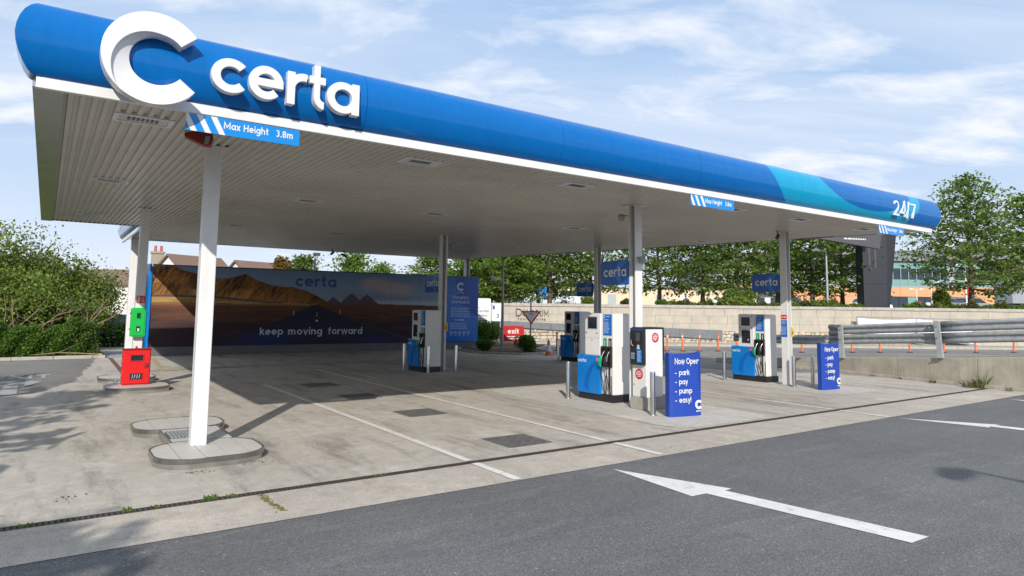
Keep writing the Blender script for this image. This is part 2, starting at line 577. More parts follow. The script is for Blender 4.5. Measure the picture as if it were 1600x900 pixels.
MAT = dict(
    fascia=fascia_mat(),
    white=M('white_paint', (0.72, 0.72, 0.715), 0.35, var=0.04, streak=0.05),
    letter=M('white_acrylic', (0.68, 0.68, 0.69), 0.28, var=0.02, spec=0.4),
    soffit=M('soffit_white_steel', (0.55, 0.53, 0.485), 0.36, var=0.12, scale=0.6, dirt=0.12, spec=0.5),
    column=M('column_white_paint', (0.73, 0.73, 0.725), 0.32, var=0.05, streak=0.12, dirt=0.05),
    web_shade=M('column_web_shade_grey', (0.30, 0.31, 0.30), 0.5, var=0.12, streak=0.2),  # darker than the flanges: shade of the open recess put into the colour
    greyed=M('grey_paint', (0.30, 0.31, 0.31), 0.45),
    dark=M('dark_grey_trim', (0.07, 0.07, 0.07), 0.5),
    black=M('black_plastic', (0.018, 0.018, 0.02), 0.4, var=0.15),
    rubber=M('black_rubber', (0.015, 0.015, 0.016), 0.55),
    screen=M('dark_screen_glass', (0.012, 0.016, 0.028), 0.08, spec=0.6),
    steel=M('brushed_steel', (0.60, 0.59, 0.57), 0.24, 1.0, var=0.06, scale=4),
    steel_dark=M('weathered_steel_band', (0.36, 0.35, 0.34), 0.22, 1.0, var=0.25, scale=3, streak=0.3),
    mirror=M('polished_flashing', (0.50, 0.50, 0.47), 0.22, 0.8, var=0.12, scale=1.2),
    galv=M('galvanised_steel', (0.37, 0.395, 0.405), 0.62, 0.2, var=0.22, scale=7, streak=0.25),
    blue=M('sign_blue', (0.004, 0.13, 0.50), 0.25, var=0.04),
    blue_bright=M('pump_blue', (0.002, 0.19, 0.60), 0.22, var=0.05),
    blue_deep=M('pump_blue_arc', (0.0, 0.125, 0.50), 0.22),
    sign_navy=M('column_sign_blue', (0.004, 0.085, 0.38), 0.25, var=0.03),
    sign_navy2=M('column_sign_swoosh', (0.02, 0.17, 0.55), 0.25, var=0.03),
    royal=M('fabric_royal_blue', (0.009, 0.050, 0.345), 0.55, var=0.08, bump=0.1, bscale=30),
    azure=M('height_sign_blue', (0.0, 0.22, 0.62), 0.3, var=0.02),
    red_sign=M('red_sign_panel', (0.42, 0.008, 0.012), 0.35, var=0.04),
    red=M('red_gloss', (0.66, 0.010, 0.012), 0.28, var=0.04),
    red_dark=M('dark_red_housing', (0.22, 0.012, 0.010), 0.45),
    red_sticker=M('red_sticker', (0.60, 0.02, 0.04), 0.4),
    green=M('green_gloss', (0.005, 0.46, 0.065), 0.28, var=0.04),
    green_label=M('green_label', (0.0, 0.30, 0.12), 0.35),
    nozzle_green=M('nozzle_green', (0.0, 0.36, 0.17), 0.4),
    yellow=M('yellow_sticker', (0.72, 0.47, 0.01), 0.45),
    orange=M('orange_plastic', (0.66, 0.165, 0.05), 0.45, var=0.12, scale=12),
    print_white=M('white_print', (0.68, 0.68, 0.68), 0.5, var=0.03),
    print_pale=M('pale_blue_print', (0.42, 0.55, 0.75), 0.5),
    print_grey=M('pale_grey_print', (0.50, 0.52, 0.60), 0.5),
    print_black=M('black_print', (0.02, 0.02, 0.022), 0.5),
    print_blue=M('blue_print', (0.008, 0.07, 0.33), 0.4),
    tile=M('island_tile', (0.53, 0.505, 0.47), 0.6, var=0.07, scale=5, bump=0.08, dirt=0.08),
    kerbstone=M('kerb_concrete', (0.42, 0.39, 0.34), 0.85, var=0.2, scale=4, bump=0.3, dirt=0.3),
    lowwall=M('board_marked_concrete', (0.42, 0.38, 0.31), 0.85, var=0.22, scale=2.2, bump=0.25, bscale=25, streak=0.22, dirt=0.18),
    plinth=M('cast_concrete', (0.36, 0.34, 0.31), 0.85, var=0.15, scale=5, bump=0.2),
    limestone=M('limestone_cladding', (0.455, 0.405, 0.335), 0.75, var=0.16, scale=1.6, bump=0.15, streak=0.12),
    coping=M('coping_stone', (0.42, 0.39, 0.345), 0.8, var=0.18, scale=2.0, streak=0.25),
    rubble=M('rubble_stone', (0.50, 0.43, 0.34), 0.85, var=0.35, scale=5, bump=0.5, bscale=18),
    mortar=M('mortar', (0.20, 0.175, 0.14), 0.9),
    rampgrey=M('ramp_parapet_grey', (0.155, 0.17, 0.185), 0.7, var=0.12, streak=0.2),
    cover=M('cover_iron', (0.15, 0.145, 0.14), 0.6, 0.2, var=0.25, scale=6, dirt=0.2),
    drain=M('drain_grate_iron', (0.09, 0.075, 0.06), 0.7, 0.3, var=0.3, scale=10),
    drain_shade=M('drain_shadow_void', (0.02, 0.018, 0.015), 0.9),
    soil=M('bark_soil', (0.09, 0.05, 0.03), 0.95, var=0.4, scale=12, bump=0.8, bscale=30),
    bark=M('tree_bark', (0.115, 0.085, 0.06), 0.9, var=0.3, scale=9, bump=0.6, bscale=30),
    twig=M('pale_branch_bark', (0.26, 0.19, 0.12), 0.85, var=0.3, scale=8, bump=0.3),
    render_white=M('house_render', (0.72, 0.70, 0.66), 0.8, var=0.06, streak=0.1),
    roof_brown=M('roof_tile_brown', (0.20, 0.125, 0.09), 0.8, var=0.2, scale=6, bump=0.3, bscale=10),
    chimney=M('chimney_brick', (0.36, 0.31, 0.24), 0.85, var=0.2, scale=10),
    pot=M('chimney_pot_terracotta', (0.42, 0.13, 0.08), 0.8),
    mall_orange=M('terracotta_cladding', (0.66, 0.32, 0.16), 0.7, var=0.08, scale=0.8),
    mall_grey=M('mall_grey_panel', (0.34, 0.37, 0.40), 0.55, var=0.08),
    mall_roof=M('mall_roof_metal', (0.20, 0.22, 0.23), 0.5),
    beige=M('beige_render', (0.70, 0.53, 0.38), 0.8, var=0.05, scale=0.5),
    glass_dark=M('dark_window_glass', (0.018, 0.035, 0.05), 0.06, spec=0.7),
    glass_teal=M('teal_spandrel_glass', (0.17, 0.32, 0.30), 0.15, spec=0.6),
    totem=M('charcoal_panel', (0.026, 0.029, 0.038), 0.42, var=0.08),
    totem_arm=M('slate_sign_panel', (0.062, 0.062, 0.076), 0.55),
    banner=M('white_banner_cloth', (0.72, 0.72, 0.78), 0.6, var=0.06),
    car_blue=M('car_paint_blue', (0.03, 0.12, 0.34), 0.2, 0.3),
    car_grey=M('car_paint_silver', (0.42, 0.44, 0.46), 0.25, 0.5),
    car_white=M('van_paint_white', (0.72, 0.72, 0.72), 0.3),
    pale_line=line_paint_mat('forecourt_line_paint', (0.70, 0.67, 0.62), 0.85),
    road_line=line_paint_mat('road_line_paint', (0.72, 0.71, 0.68), 0.75),
    old_line=line_paint_mat('worn_line_paint', (0.36, 0.36, 0.35), 1.0),
    yellow_line=line_paint_mat('worn_yellow_paint', (0.42, 0.33, 0.16), 1.0),
    forecourt=concrete_mat('forecourt_concrete', (0.505, 0.462, 0.402), (0.15, 0.132, 0.11), 1.0, 1.0),
    apron=concrete_mat('apron_concrete', (0.52, 0.465, 0.40), (0.18, 0.155, 0.13), 0.35, 1.9),
    pad=concrete_mat('pump_pad_concrete', (0.565, 0.535, 0.485), (0.20, 0.18, 0.16), 0.40, 0.7),
    pavement=concrete_mat('pavement_concrete', (0.42, 0.39, 0.34), (0.2, 0.18, 0.16), 0.3, 0.6, lane=False),
    asphalt=asphalt_mat('road_asphalt', (0.150, 0.151, 0.150)),
    asphalt_old=asphalt_mat('old_asphalt', (0.215, 0.205, 0.19)),
    leaf_tree=leaf_mat('tree_leaves', (0.065, 0.115, 0.022), (0.130, 0.205, 0.038), (0.20, 0.28, 0.056)),
    leaf_tree2=leaf_mat('bright_tree_leaves', (0.065, 0.12, 0.020), (0.125, 0.205, 0.032), (0.21, 0.275, 0.05)),
    leaf_shrub=leaf_mat('shrub_leaves', (0.085, 0.130, 0.028), (0.15, 0.215, 0.040), (0.26, 0.30, 0.06)),
    leaf_hedge=leaf_mat('hedge_leaves', (0.045, 0.105, 0.016), (0.09, 0.18, 0.025), (0.16, 0.25, 0.04)),
    leaf_copper=leaf_mat('copper_leaves', (0.16, 0.09, 0.03), (0.26, 0.15, 0.05), (0.16, 0.17, 0.03)),
    leaf_dry=leaf_mat('dry_grass_blades', (0.17, 0.12, 0.05), (0.14, 0.15, 0.05), (0.09, 0.13, 0.03)),
    leaf_moss=leaf_mat('moss', (0.12, 0.12, 0.03), (0.20, 0.19, 0.05), (0.26, 0.22, 0.07), 0.1),
    leaf_weed=leaf_mat('weed_leaves', (0.06, 0.12, 0.02), (0.11, 0.19, 0.035), (0.18, 0.23, 0.06)),
)
for k, rgh in (('steel', None),):
    MAT[k].node_tree.nodes['Principled BSDF'].inputs['Anisotropic'].default_value = 0.4


# ------------------------------------------------------------------ helpers: lettering
def arc(cx, cy, r, a0, a1, seg=22.0):
    n = max(2, int(math.ceil(abs(a1 - a0) / seg)))
    return [(cx + r * math.cos(math.radians(a0 + (a1 - a0) * i / n)), cy + r * math.sin(math.radians(a0 + (a1 - a0) * i / n))) for i in range(n + 1)]


def glyph(ch, w, seg=22.0):
    """strokes of a geometric sans letter; x height 1, stroke w. Returns (advance, [(points, closed)])"""
    h = w / 2
    r = 0.5 - h
    A = 1.42
    K = 1.40

    def ring(cx=0.5):
        return (arc(cx, 0.5, r, 0, 360, seg)[:-1], True)

    def L(*p):
        return (list(p), False)

    def a_(*q):
        return (arc(*q, seg=seg), False)
    k = K / 2
    R = k - h
    rs = (1 - w) / 4
    Rs = (K - w) / 4
    G = {
        'a': (1.0, [ring(), L((1 - h, 0), (1 - h, 1))]),
        '\u00e1': (1.0, [ring(), L((1 - h, 0), (1 - h, 1)), L((0.42, 1.15), (0.66, 1.42))]),
        '\u00fa': (0.9, [L((0.9 - h, 0), (0.9 - h, 1)), ([(h, 1)] + arc(0.45, h + (0.45 - h), 0.45 - h, 180, 360, seg) + [], False), L((0.36, 1.15), (0.60, 1.42))]),
        'b': (1.0, [ring(), L((h, 0), (h, A))]),
        'c': (0.88, [a_(0.5, 0.5, r, 42, 318)]),
        'd': (1.0, [ring(), L((1 - h, 0), (1 - h, A))]),
        'e': (1.0, [a_(0.5, 0.5, r, 0, 318), L((w * 0.7, 0.5), (1.0, 0.5))]),
        'f': (0.58, [(arc(0.2 + 0.3, 1.42 - h - 0.26, 0.26, 90, 180, seg) + [(0.24, 0)], False), L((0, 1 - h), (0.55, 1 - h))]),
        'g': (1.0, [ring(), ([(1 - h, 1), (1 - h, 0.02)] + arc(0.5, 0.02, r, -10, -145, seg), False)]),
        'h': (0.9, [L((h, 0), (h, A)), (arc(0.45, 1 - h - (0.45 - h), 0.45 - h, 180, 0, seg) + [(0.9 - h, 0)], False)]),
        'i': (w, [L((h, 0), (h, 1)), L((h, 1.18), (h, 1.18 + w))]),
        'k': (0.82, [L((h, 0), (h, A)), L((h, 0.36), (0.72, 1.0)), L((0.30, 0.60), (0.80, 0.0))]),
        'l': (w, [L((h, 0), (h, A))]),
        'm': (1.42, [L((h, 0), (h, 1)), (arc(0.38, 1 - h - (0.38 - h), 0.38 - h, 180, 0, seg) + [(0.76 - h, 0)], False),
                     (arc(1.04 - h, 1 - h - (0.38 - h), 0.38 - h, 180, 0, seg) + [(1.42 - 2 * h, 0)], False)]),
        'n': (0.9, [L((h, 0), (h, 1)), (arc(0.45, 1 - h - (0.45 - h), 0.45 - h, 180, 0, seg) + [(0.9 - h, 0)], False)]),
        'o': (1.0, [ring()]),
        'p': (1.0, [ring(), L((h, -0.45), (h, 1))]),
        'q': (1.0, [ring(), L((1 - h, -0.45), (1 - h, 1))]),
        'r': (0.60, [L((h, 0), (h, 1)), a_(0.5, 0.5, r, 165, 76)]),
        's': (0.74, [(arc(0.37, 1 - h - rs, rs * 1.05, 40, 270, seg) + arc(0.37, h + rs, rs * 1.05, 90, -140, seg)[1:], False)]),
        't': (0.62, [([(0.28, 1.36), (0.28, 0.27 + h + 0.03)] + arc(0.28 + 0.27, 0.27 + h, 0.27, 180, 272, seg), False), L((0.0, 1 - h), (0.60, 1 - h))]),
        'u': (0.9, [L((0.9 - h, 0), (0.9 - h, 1)), ([(h, 1)] + arc(0.45, h + (0.45 - h), 0.45 - h, 180, 360, seg), False)]),
        'v': (0.86, [L((0.08, 1), (0.43, h * 0.6), (0.78, 1))]),
        'w': (1.30, [L((0.06, 1), (0.36, h * 0.6), (0.65, 0.95), (0.94, h * 0.6), (1.24, 1))]),
        'x': (0.84, [L((0.07, 0), (0.77, 1)), L((0.07, 1), (0.77, 0))]),
        'y': (0.86, [L((0.07, 1), (0.46, 0.08)), L((0.80, 1), (0.26, -0.45))]),
        'A': (1.25, [L((0.06, 0), (0.625, K - h), (1.19, 0)), L((0.3, 0.42), (0.95, 0.42))]),
        'C': (1.22, [a_(k, k, R, 42, 318)]),
        'D': (1.15, [L((h, 0), (h, K)), ([(h, h), (0.45, h)] + arc(0.45, k, R, -90, 90, seg) + [(h, K - h)], False)]),
        'E': (0.85, [L((h, 0), (h, K)), L((h, h), (0.85, h)), L((h, k), (0.78, k)), L((h, K - h), (0.85, K - h))]),
        'H': (1.1, [L((h, 0), (h, K)), L((1.1 - h, 0), (1.1 - h, K)), L((h, k), (1.1 - h, k))]),
        'I': (w, [L((h, 0), (h, K))]),
        'L': (0.8, [L((h, 0), (h, K)), L((h, h), (0.8, h))]),
        'M': (1.45, [L((h, 0), (h, K - h), (0.725, 0.35), (1.45 - h, K - h), (1.45 - h, 0))]),
        'N': (1.15, [L((h, 0), (h, K - h), (1.15 - h, h), (1.15 - h, K))]),
        'O': (1.4, [(arc(k, k, R, 0, 360, seg)[:-1], True)]),
        'R': (1.0, [L((h, 0), (h, K)), ([(h, K - h), (0.5, K - h)] + arc(0.5, K - h - 0.33, 0.33, 90, -90, seg) + [(h, K - h - 0.66)], False), L((0.5, 0.66), (0.92, 0))]),
        'T': (1.0, [L((0.5, 0), (0.5, K)), L((0, K - h), (1.0, K - h))]),
        'U': (1.1, [([(h, K), (h, 0.55)] + arc(0.55, 0.55, 0.55 - h, 180, 360, seg) + [(1.1 - h, K)], False)]),
        'W': (1.55, [L((0.06, K), (0.42, h), (0.775, 1.2), (1.13, h), (1.49, K))]),
        'X': (1.05, [L((0.08, 0), (0.97, K)), L((0.08, K), (0.97, 0))]),
        'Y': (1.05, [L((0.06, K), (0.525, 0.6), (0.99, K)), L((0.525, 0.6), (0.525, 0))]),
        '2': (0.95, [(arc(0.45, K - h - 0.38, 0.38, 165, -35, seg) + [(0.12, h), (0.92, h)], False)]),
        '3': (0.9, [a_(0.42, K - h - Rs, Rs, 140, -90), a_(0.42, h + Rs, Rs * 1.05, 90, -140)]),
        '4': (1.05, [L((0.78, 0), (0.78, K - h * 0.5), (0.08, 0.36), (1.02, 0.36))]),
        '7': (0.9, [L((0.0, K - h), (0.84, K - h), (0.30, 0))]),
        '8': (0.9, [(arc(0.45, K - h - Rs, Rs, 0, 360, seg)[:-1], True), (arc(0.45, h + Rs, Rs * 1.08, 0, 360, seg)[:-1], True)]),
        '.': (w, [L((h, 0), (h, w))]),
        '-': (0.55, [L((0.03, 0.5), (0.52, 0.5))]),
        '!': (w, [L((h, 0.42), (h, K)), L((h, 0), (h, w))]),
        '/': (0.6, [L((0.03, -0.1), (0.57, K + 0.1))]),
        "'": (w, [L((h, 1.1), (h, K))]),
        ' ': (0.42, []),
    }
    return G[ch]


def offset_line(pts, h, closed):
    n = len(pts)
    out, inn = [], []
    for i in range(n):
        p = Vector(pts[i])
        a = Vector(pts[i - 1]) if (i > 0 or closed) else None
        b = Vector(pts[(i + 1) % n]) if (i < n - 1 or closed) else None
        d1 = (p - a).normalized() if a is not None else None
        d2 = (b - p).normalized() if b is not None else None
        if d1 is None:
            d1 = d2
        if d2 is None:
            d2 = d1
        n1 = Vector((-d1.y, d1.x))
        n2 = Vector((-d2.y, d2.x))
        m = n1 + n2
        m = m.normalized() if m.length > 1e-6 else n1
        k = h / max(0.42, m.dot(n1))
        out.append((p.x + m.x * k, p.y + m.y * k))
        inn.append((p.x - m.x * k, p.y - m.y * k))
    return out, inn


def write(mb, F, text, x, y, size, w=0.2, d0=0.0, d1=0.003, gap=0.16, sx=1.0, seg=30.0, center=False, width=None):
    """sets a line of text on plane F, baseline at (x, y); size = x height in metres"""
    adv = []
    for ch in text:
        adv.append(glyph(ch, w)[0])
    tot = sum(adv) + gap * (len(text) - 1)
    if width is not None:
        sx = width / (tot * size)
    if center:
        x -= tot * size * sx / 2
    cx = 0.0
    for ch, a in zip(text, adv):
        _, strokes = glyph(ch, w, seg)
        for i, (pts, closed) in enumerate(strokes):
            o, n_ = offset_line(pts, w / 2, closed)
            T_ = lambda q: (x + (q[0] + cx) * size * sx, y + q[1] * size)
            mb.strip(F, [T_(q) for q in o], [T_(q) for q in n_], d0, d1 + 0.0006 * i + 0.0012 * size * i, closed)
        cx += a + gap
    return tot * size * sx


def text_part(F, text, x, y, size, mat, parent, name='lettering', **kw):
    mb = MB()
    write(mb, F, text, x, y, size, **kw)
    return mb.build(name, mat, parent)


def round_rect(x0, x1, y0, y1, r, n=5):
    p = []
    for cx, cy, a in ((x1 - r, y0 + r, -90), (x1 - r, y1 - r, 0), (x0 + r, y1 - r, 90), (x0 + r, y0 + r, 180)):
        for i in range(n + 1):
            t = math.radians(a + 90 * i / n)
            p.append((cx + r * math.cos(t), cy + r * math.sin(t)))
    return p


def disc(cx, cy, r, n=20):
    return [(cx + r * math.cos(2 * PI * i / n), cy + r * math.sin(2 * PI * i / n)) for i in range(n)]


def clip_x(poly, x0, x1):
    def half(P, inside, inter):
        o = []
        for i in range(len(P)):
            a, b = P[i - 1], P[i]
            if inside(b):
                if not inside(a):
                    o.append(inter(a, b))
                o.append(b)
            elif inside(a):
                o.append(inter(a, b))
        return o

    def at(xx):
        return lambda a, b: (xx, a[1] + (b[1] - a[1]) * (xx - a[0]) / (b[0] - a[0]))
    P = half(poly, lambda p: p[0] >= x0, at(x0))
    if P:
        P = half(P, lambda p: p[0] <= x1, at(x1))
    return P


def small_print(mb, F, x, y, w, lines, lh, seed=0, d=0.002, th=0.45, ragged=0.35):
    """lines of print too small to read: word-long dashes"""
    rg = random.Random(seed)
    for k in range(lines):
        yy = y - k * lh
        end = x + w * (1 - ragged * rg.random())
        c = x
        while c < end - lh * 0.4:
            l = min(lh * rg.uniform(0.8, 2.6), end - c)
            mb.rect(F, c, c + l, yy, yy + lh * th, 0.0, d)
            c += l + lh * 0.35


def logo_c(mb, F, cx, cy, R, d0, d1, seg=12.0):
    """open ring emblem"""
    o, n_ = offset_line(arc(cx, cy, R * 0.74, 38, 322, seg), R * 0.26, False)
    mb.strip(F, o, n_, d0, d1)

# ------------------------------------------------------------------ the setting: ground, roads, markings
def sheet(name, poly, z, mat, kind='structure', parent=None):
    mb = MB()
    mb.add([(a, b, z) for a, b in poly], [tuple(range(len(poly)))])
    return mb.build(name, mat, parent, kind=kind)


sheet('ground', [(-900, -900), (900, -900), (900, 900), (-900, 900)], 0.0, MAT['asphalt_old'])
sheet('road', [(-70, -60), (90, -60), (90, -4.1), (-70, -4.1)], 0.004, MAT['asphalt'])
sheet('forecourt_apron', [(-45, -4.1), (20.0, -4.1), (19.45, -3.09), (-45, -3.09)], 0.008, MAT['apron'])
_re = random.Random(21)
EDGE = []
for _i in range(60):
    _t = _i / 59
    _bx = float(np.interp(_t, [0, 0.45, 0.75, 1], [-0.35, -1.15, -1.9, -5.5]))
    _by = float(np.interp(_t, [0, 0.45, 0.75, 1], [17.5, 10.5, 8.0, 6.4]))
    EDGE.append((_bx + _re.uniform(-0.07, 0.07), _by + _re.uniform(-0.12, 0.12)))
sheet('forecourt', [(-45, -2.95), (19.5, -2.95), (19.9, -0.9), (20.2, 1.5), (18.6, 2.6), (17.4, 4.2), (17.0, 8.0), (17.2, 12.0), (15.9, 18.2), (1.2, 19.2), (-0.2, 18.6)] + EDGE + [(-12, 5.6), (-45, 5.0)], 0.008, MAT['forecourt'])
sheet('drain_shade_sheet', [(-45, -3.09), (19.45, -3.09), (19.5, -2.95), (-45, -2.95)], 0.003, MAT['drain_shade'])  # flat near-black sheet; the shade of a deep channel is in its colour
for px0, px1, py0, py1, rr in ((7.15, 9.95, -2.85, 3.4, 0.6), (14.15, 16.45, -1.75, 3.0, 0.6), (7.4, 9.5, 6.35, 10.0, 0.5), (14.3, 16.4, 7.4, 11.0, 0.5)):
    sheet('pump_pad', round_rect(px0, px1, py0, py1, rr), 0.012, MAT['pad'])

# grating over the drain: rails and cross bars
mb = MB()
mb.box(-12, 19.47, -3.089, -3.075, 0.004, 0.0095)
mb.box(-12, 19.47, -2.966, -2.952, 0.004, 0.0095)
x = -3.2
while x < 19.4:
    mb.box(x, x + 0.026, -3.075, -2.966, 0.004, 0.0085)
    x += 0.048 if x < 6 else 0.08
mb.build('drain_grate', MAT['drain'], kind='structure')

for lx, w_, y0, y1 in ((2.84, 0.115, -4.08, 7.2), (5.37, 0.115, -4.05, 10.8), (11.80, 0.11, -4.08, 3.9), (5.95, 0.09, 7.2, 9.2)):
    sheet('bay_line', [(lx - w_ / 2, y0), (lx + w_ / 2, y0), (lx + w_ / 2, -3.10), (lx - w_ / 2, -3.10)] if y0 < -3 else [(lx - w_ / 2, y0), (lx + w_ / 2, y0), (lx + w_ / 2, y1), (lx - w_ / 2, y1)], 0.016, MAT['road_line'] if y0 < -3 else MAT['pale_line'])
    if y0 < -3:
        sheet('bay_line', [(lx - w_ / 2, -2.94), (lx + w_ / 2, -2.94), (lx + w_ / 2, y1), (lx - w_ / 2, y1)], 0.016, MAT['pale_line'])
sheet('arrow_marking', [(4.18, -4.30), (4.05, -5.69), (4.28, -5.70), (4.54, -7.75), (4.85, -7.76), (4.56, -5.74), (4.69, -5.73)], 0.010, MAT['road_line'])
sheet('arrow_marking', [(11.86, -4.23), (12.20, -5.66), (12.34, -5.60), (12.66, -8.2), (12.95, -8.2), (12.60, -5.60), (12.72, -5.63)], 0.010, MAT['road_line'])
sheet('arrow_marking', [(17.33, -4.25), (17.0, -5.6), (17.2, -5.6), (17.3, -8.2), (17.55, -8.2), (17.5, -5.6), (17.7, -5.6)], 0.010, MAT['road_line'])
sheet('arrow_marking', [(-2.66, 7.9), (-2.32, 7.9), (-2.34, 9.9), (-2.22, 10.1), (-2.24, 9.5), (-1.86, 10.62), (-2.20, 11.3), (-2.22, 10.6), (-2.50, 10.35), (-2.62, 10.0)], 0.010, MAT['old_line'])
mb = MB()
write(mb, FZ(-2.97, 11.7, 0.006), 'EXIT', 0, 0, 0.72, w=0.30, d0=0, d1=0.004, width=1.30, gap=0.25)
mb.build('exit_marking', MAT['old_line'], kind='structure')
sheet('edge_marking', [(1.10, 12.3), (1.28, 12.3), (1.62, 17.9), (1.44, 17.9)], 0.016, MAT['yellow_line'])
sheet('edge_marking', [(1.28, 12.3), (4.6, 13.4), (4.6, 13.55), (1.28, 12.46)], 0.016, MAT['yellow_line'])

for k, (cx, cy) in enumerate(((4.17, -2.18), (4.16, 1.03), (4.08, 3.85), (4.05, 6.45))):
    where = ('nearest the drain', 'second from the drain, sunlit', 'at the shadow edge', 'deepest in the canopy shadow')[k]
    t = thing('tank_cover', 'dark iron tank cover set flush in the concrete, %s' % where, 'access cover', (cx, cy, 0.009), 'tank covers between the bay lines')
    mb = MB()
    mb.prism(FZ(0, 0, 0), round_rect(cx - 0.43, cx + 0.43, cy - 0.43, cy + 0.43, 0.05), 0.009, 0.016)
    mb.build('cover_frame', MAT['plinth'], t)
    mb = MB()
    mb.prism(FZ(0, 0, 0), round_rect(cx - 0.40, cx + 0.40, cy - 0.40, cy + 0.40, 0.04), 0.016, 0.021)
    pl = mb.build('cover_plate', MAT['cover'], t)
    mb = MB()
    for i in range(9):
        for j in range(9):
            px_, py_ = cx - 0.34 + i * 0.085, cy - 0.34 + j * 0.085
            s_ = 0.028
            a_ = PI / 4 if (i + j) % 2 else -PI / 4
            mb.prism(Frame((px_, py_, 0.021), (math.cos(a_), math.sin(a_), 0), (-math.sin(a_), math.cos(a_), 0)), [(-s_, -0.007), (s_, -0.007), (s_, 0.007), (-s_, 0.007)], 0, 0.004)
    o = mb.build('tread_pattern', MAT['cover'], pl, kind='stuff')

# ------------------------------------------------------------------ canopy
def zs(y):                                   # soffit rises slightly towards the back
    return 4.22 + 0.0135 * (y + 2.6)


OUT = [(-2.15, -2.58), (17.55, -2.58), (17.5, -1.2), (15.75, 19.2), (0.42, 19.2), (0.42, 13.1), (-2.15, 13.1)]
canopy = thing('canopy', 'flat filling station canopy with blue rounded front, ribbed white soffit and white columns', 'canopy', (7.5, 5.0, 0.0))

# soffit: long ribbed steel planks running front to back, each a part
def x_span(y_lo, x):
    """y range of the outline at a given x"""
    yb = 19.2 if x > 0.42 else 13.1
    yf = -2.56
    if x > 15.75:
        yb = min(yb, 19.2 - (x - 15.75) / (17.5 - 15.75) * 20.4)
    return yf, yb


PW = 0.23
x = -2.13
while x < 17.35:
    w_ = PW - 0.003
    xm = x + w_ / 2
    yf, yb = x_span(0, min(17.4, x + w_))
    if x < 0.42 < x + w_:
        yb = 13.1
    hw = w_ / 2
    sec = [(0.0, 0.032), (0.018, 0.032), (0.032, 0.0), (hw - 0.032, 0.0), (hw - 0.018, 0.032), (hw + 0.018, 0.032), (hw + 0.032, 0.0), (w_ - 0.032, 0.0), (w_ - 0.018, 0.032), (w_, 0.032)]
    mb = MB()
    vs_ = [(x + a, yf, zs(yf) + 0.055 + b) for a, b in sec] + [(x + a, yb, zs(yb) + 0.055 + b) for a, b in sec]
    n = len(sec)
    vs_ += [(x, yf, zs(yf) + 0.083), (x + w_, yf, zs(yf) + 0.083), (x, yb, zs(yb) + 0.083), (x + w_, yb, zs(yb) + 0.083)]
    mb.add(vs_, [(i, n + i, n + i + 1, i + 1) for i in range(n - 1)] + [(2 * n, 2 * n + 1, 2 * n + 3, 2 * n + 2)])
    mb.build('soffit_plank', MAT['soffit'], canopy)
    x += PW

# roof deck and edge angle
mb = MB()
n = len(OUT)
lo = [(a, b, zs(b) + 0.086) for a, b in OUT]
hi = [(a, b, 4.98) for a, b in OUT]
mb.add(lo + hi, [tuple(range(n - 1, -1, -1)), tuple(range(n, 2 * n))] + [(i, (i + 1) % n, n + (i + 1) % n, n + i) for i in range(n)])
mb.build('roof_deck', MAT['white'], canopy)


def edge_angle(a, b, mat, drop=0.0, th=0.05, up=0.16, out=0.03):
    """angle trim along one edge of the roof"""
    A, B = Vector((a[0], a[1], 0)), Vector((b[0], b[1], 0))
    d = (B - A).normalized()
    nrm = Vector((d.y, -d.x, 0))
    mb = MB()
    vs_ = []
    for P_ in (A, B):
        for o_, z_ in ((out, -drop), (out, up), (-th, up), (-th, -drop)):
            q = P_ + nrm * o_
            vs_.append((q.x, q.y, zs(P_.y) + 0.05 + z_))
    mb.add(vs_, [(0, 1, 5, 4), (1, 2, 6, 5), (2, 3, 7, 6), (3, 0, 4, 7), (3, 2, 1, 0), (4, 5, 6, 7)])
    return mb.build('edge_trim', mat, canopy)


edge_angle((17.5, -1.2), (15.75, 19.2), MAT['dark'])
edge_angle((15.75, 19.2), (0.42, 19.2), MAT['dark'])
edge_angle((0.42, 13.1), (-2.15, 13.1), MAT['dark'])
edge_angle((-2.15, 13.1), (-2.15, -2.5), MAT['mirror'], drop=0.02, th=0.24)
edge_angle((17.55, -2.55), (17.5, -1.2), MAT['white'])

# bullnose fascia: cross section (bulge, height) swept along the front, mitred ends
PROF = [(0.0, 4.335), (0.055, 4.37), (0.10, 4.44), (0.140, 4.53), (0.165, 4.62), (0.175, 4.70), (0.168, 4.79), (0.148, 4.88), (0.112, 4.97), (0.065, 5.04), (0.015, 5.085), (-0.06, 5.10)]


def sweep(name, a, b, na, nb, mat, prof=PROF, parent=canopy, backoff=0.25):
    """a, b: plan points; na, nb: outward offset directions at each end (longer for mitres)"""
    mb = MB()
    vs_ = []
    for P_, nn in ((a, na), (b, nb)):
        for d_, z_ in prof:
            vs_.append((P_[0] + nn[0] * d_, P_[1] + nn[1] * d_, z_))
        vs_.append((P_[0] - nn[0] * backoff, P_[1] - nn[1] * backoff, prof[-1][1]))
        vs_.append((P_[0] - nn[0] * backoff, P_[1] - nn[1] * backoff, prof[0][1]))
    m = len(prof) + 2
    mb.add(vs_, [(i, m + i, m + (i + 1) % m, (i + 1) % m) for i in range(m)] + [tuple(range(m)), tuple(range(2 * m - 1, m - 1, -1))])
    o = mb.build(name, mat, parent, smooth=35)
    return o


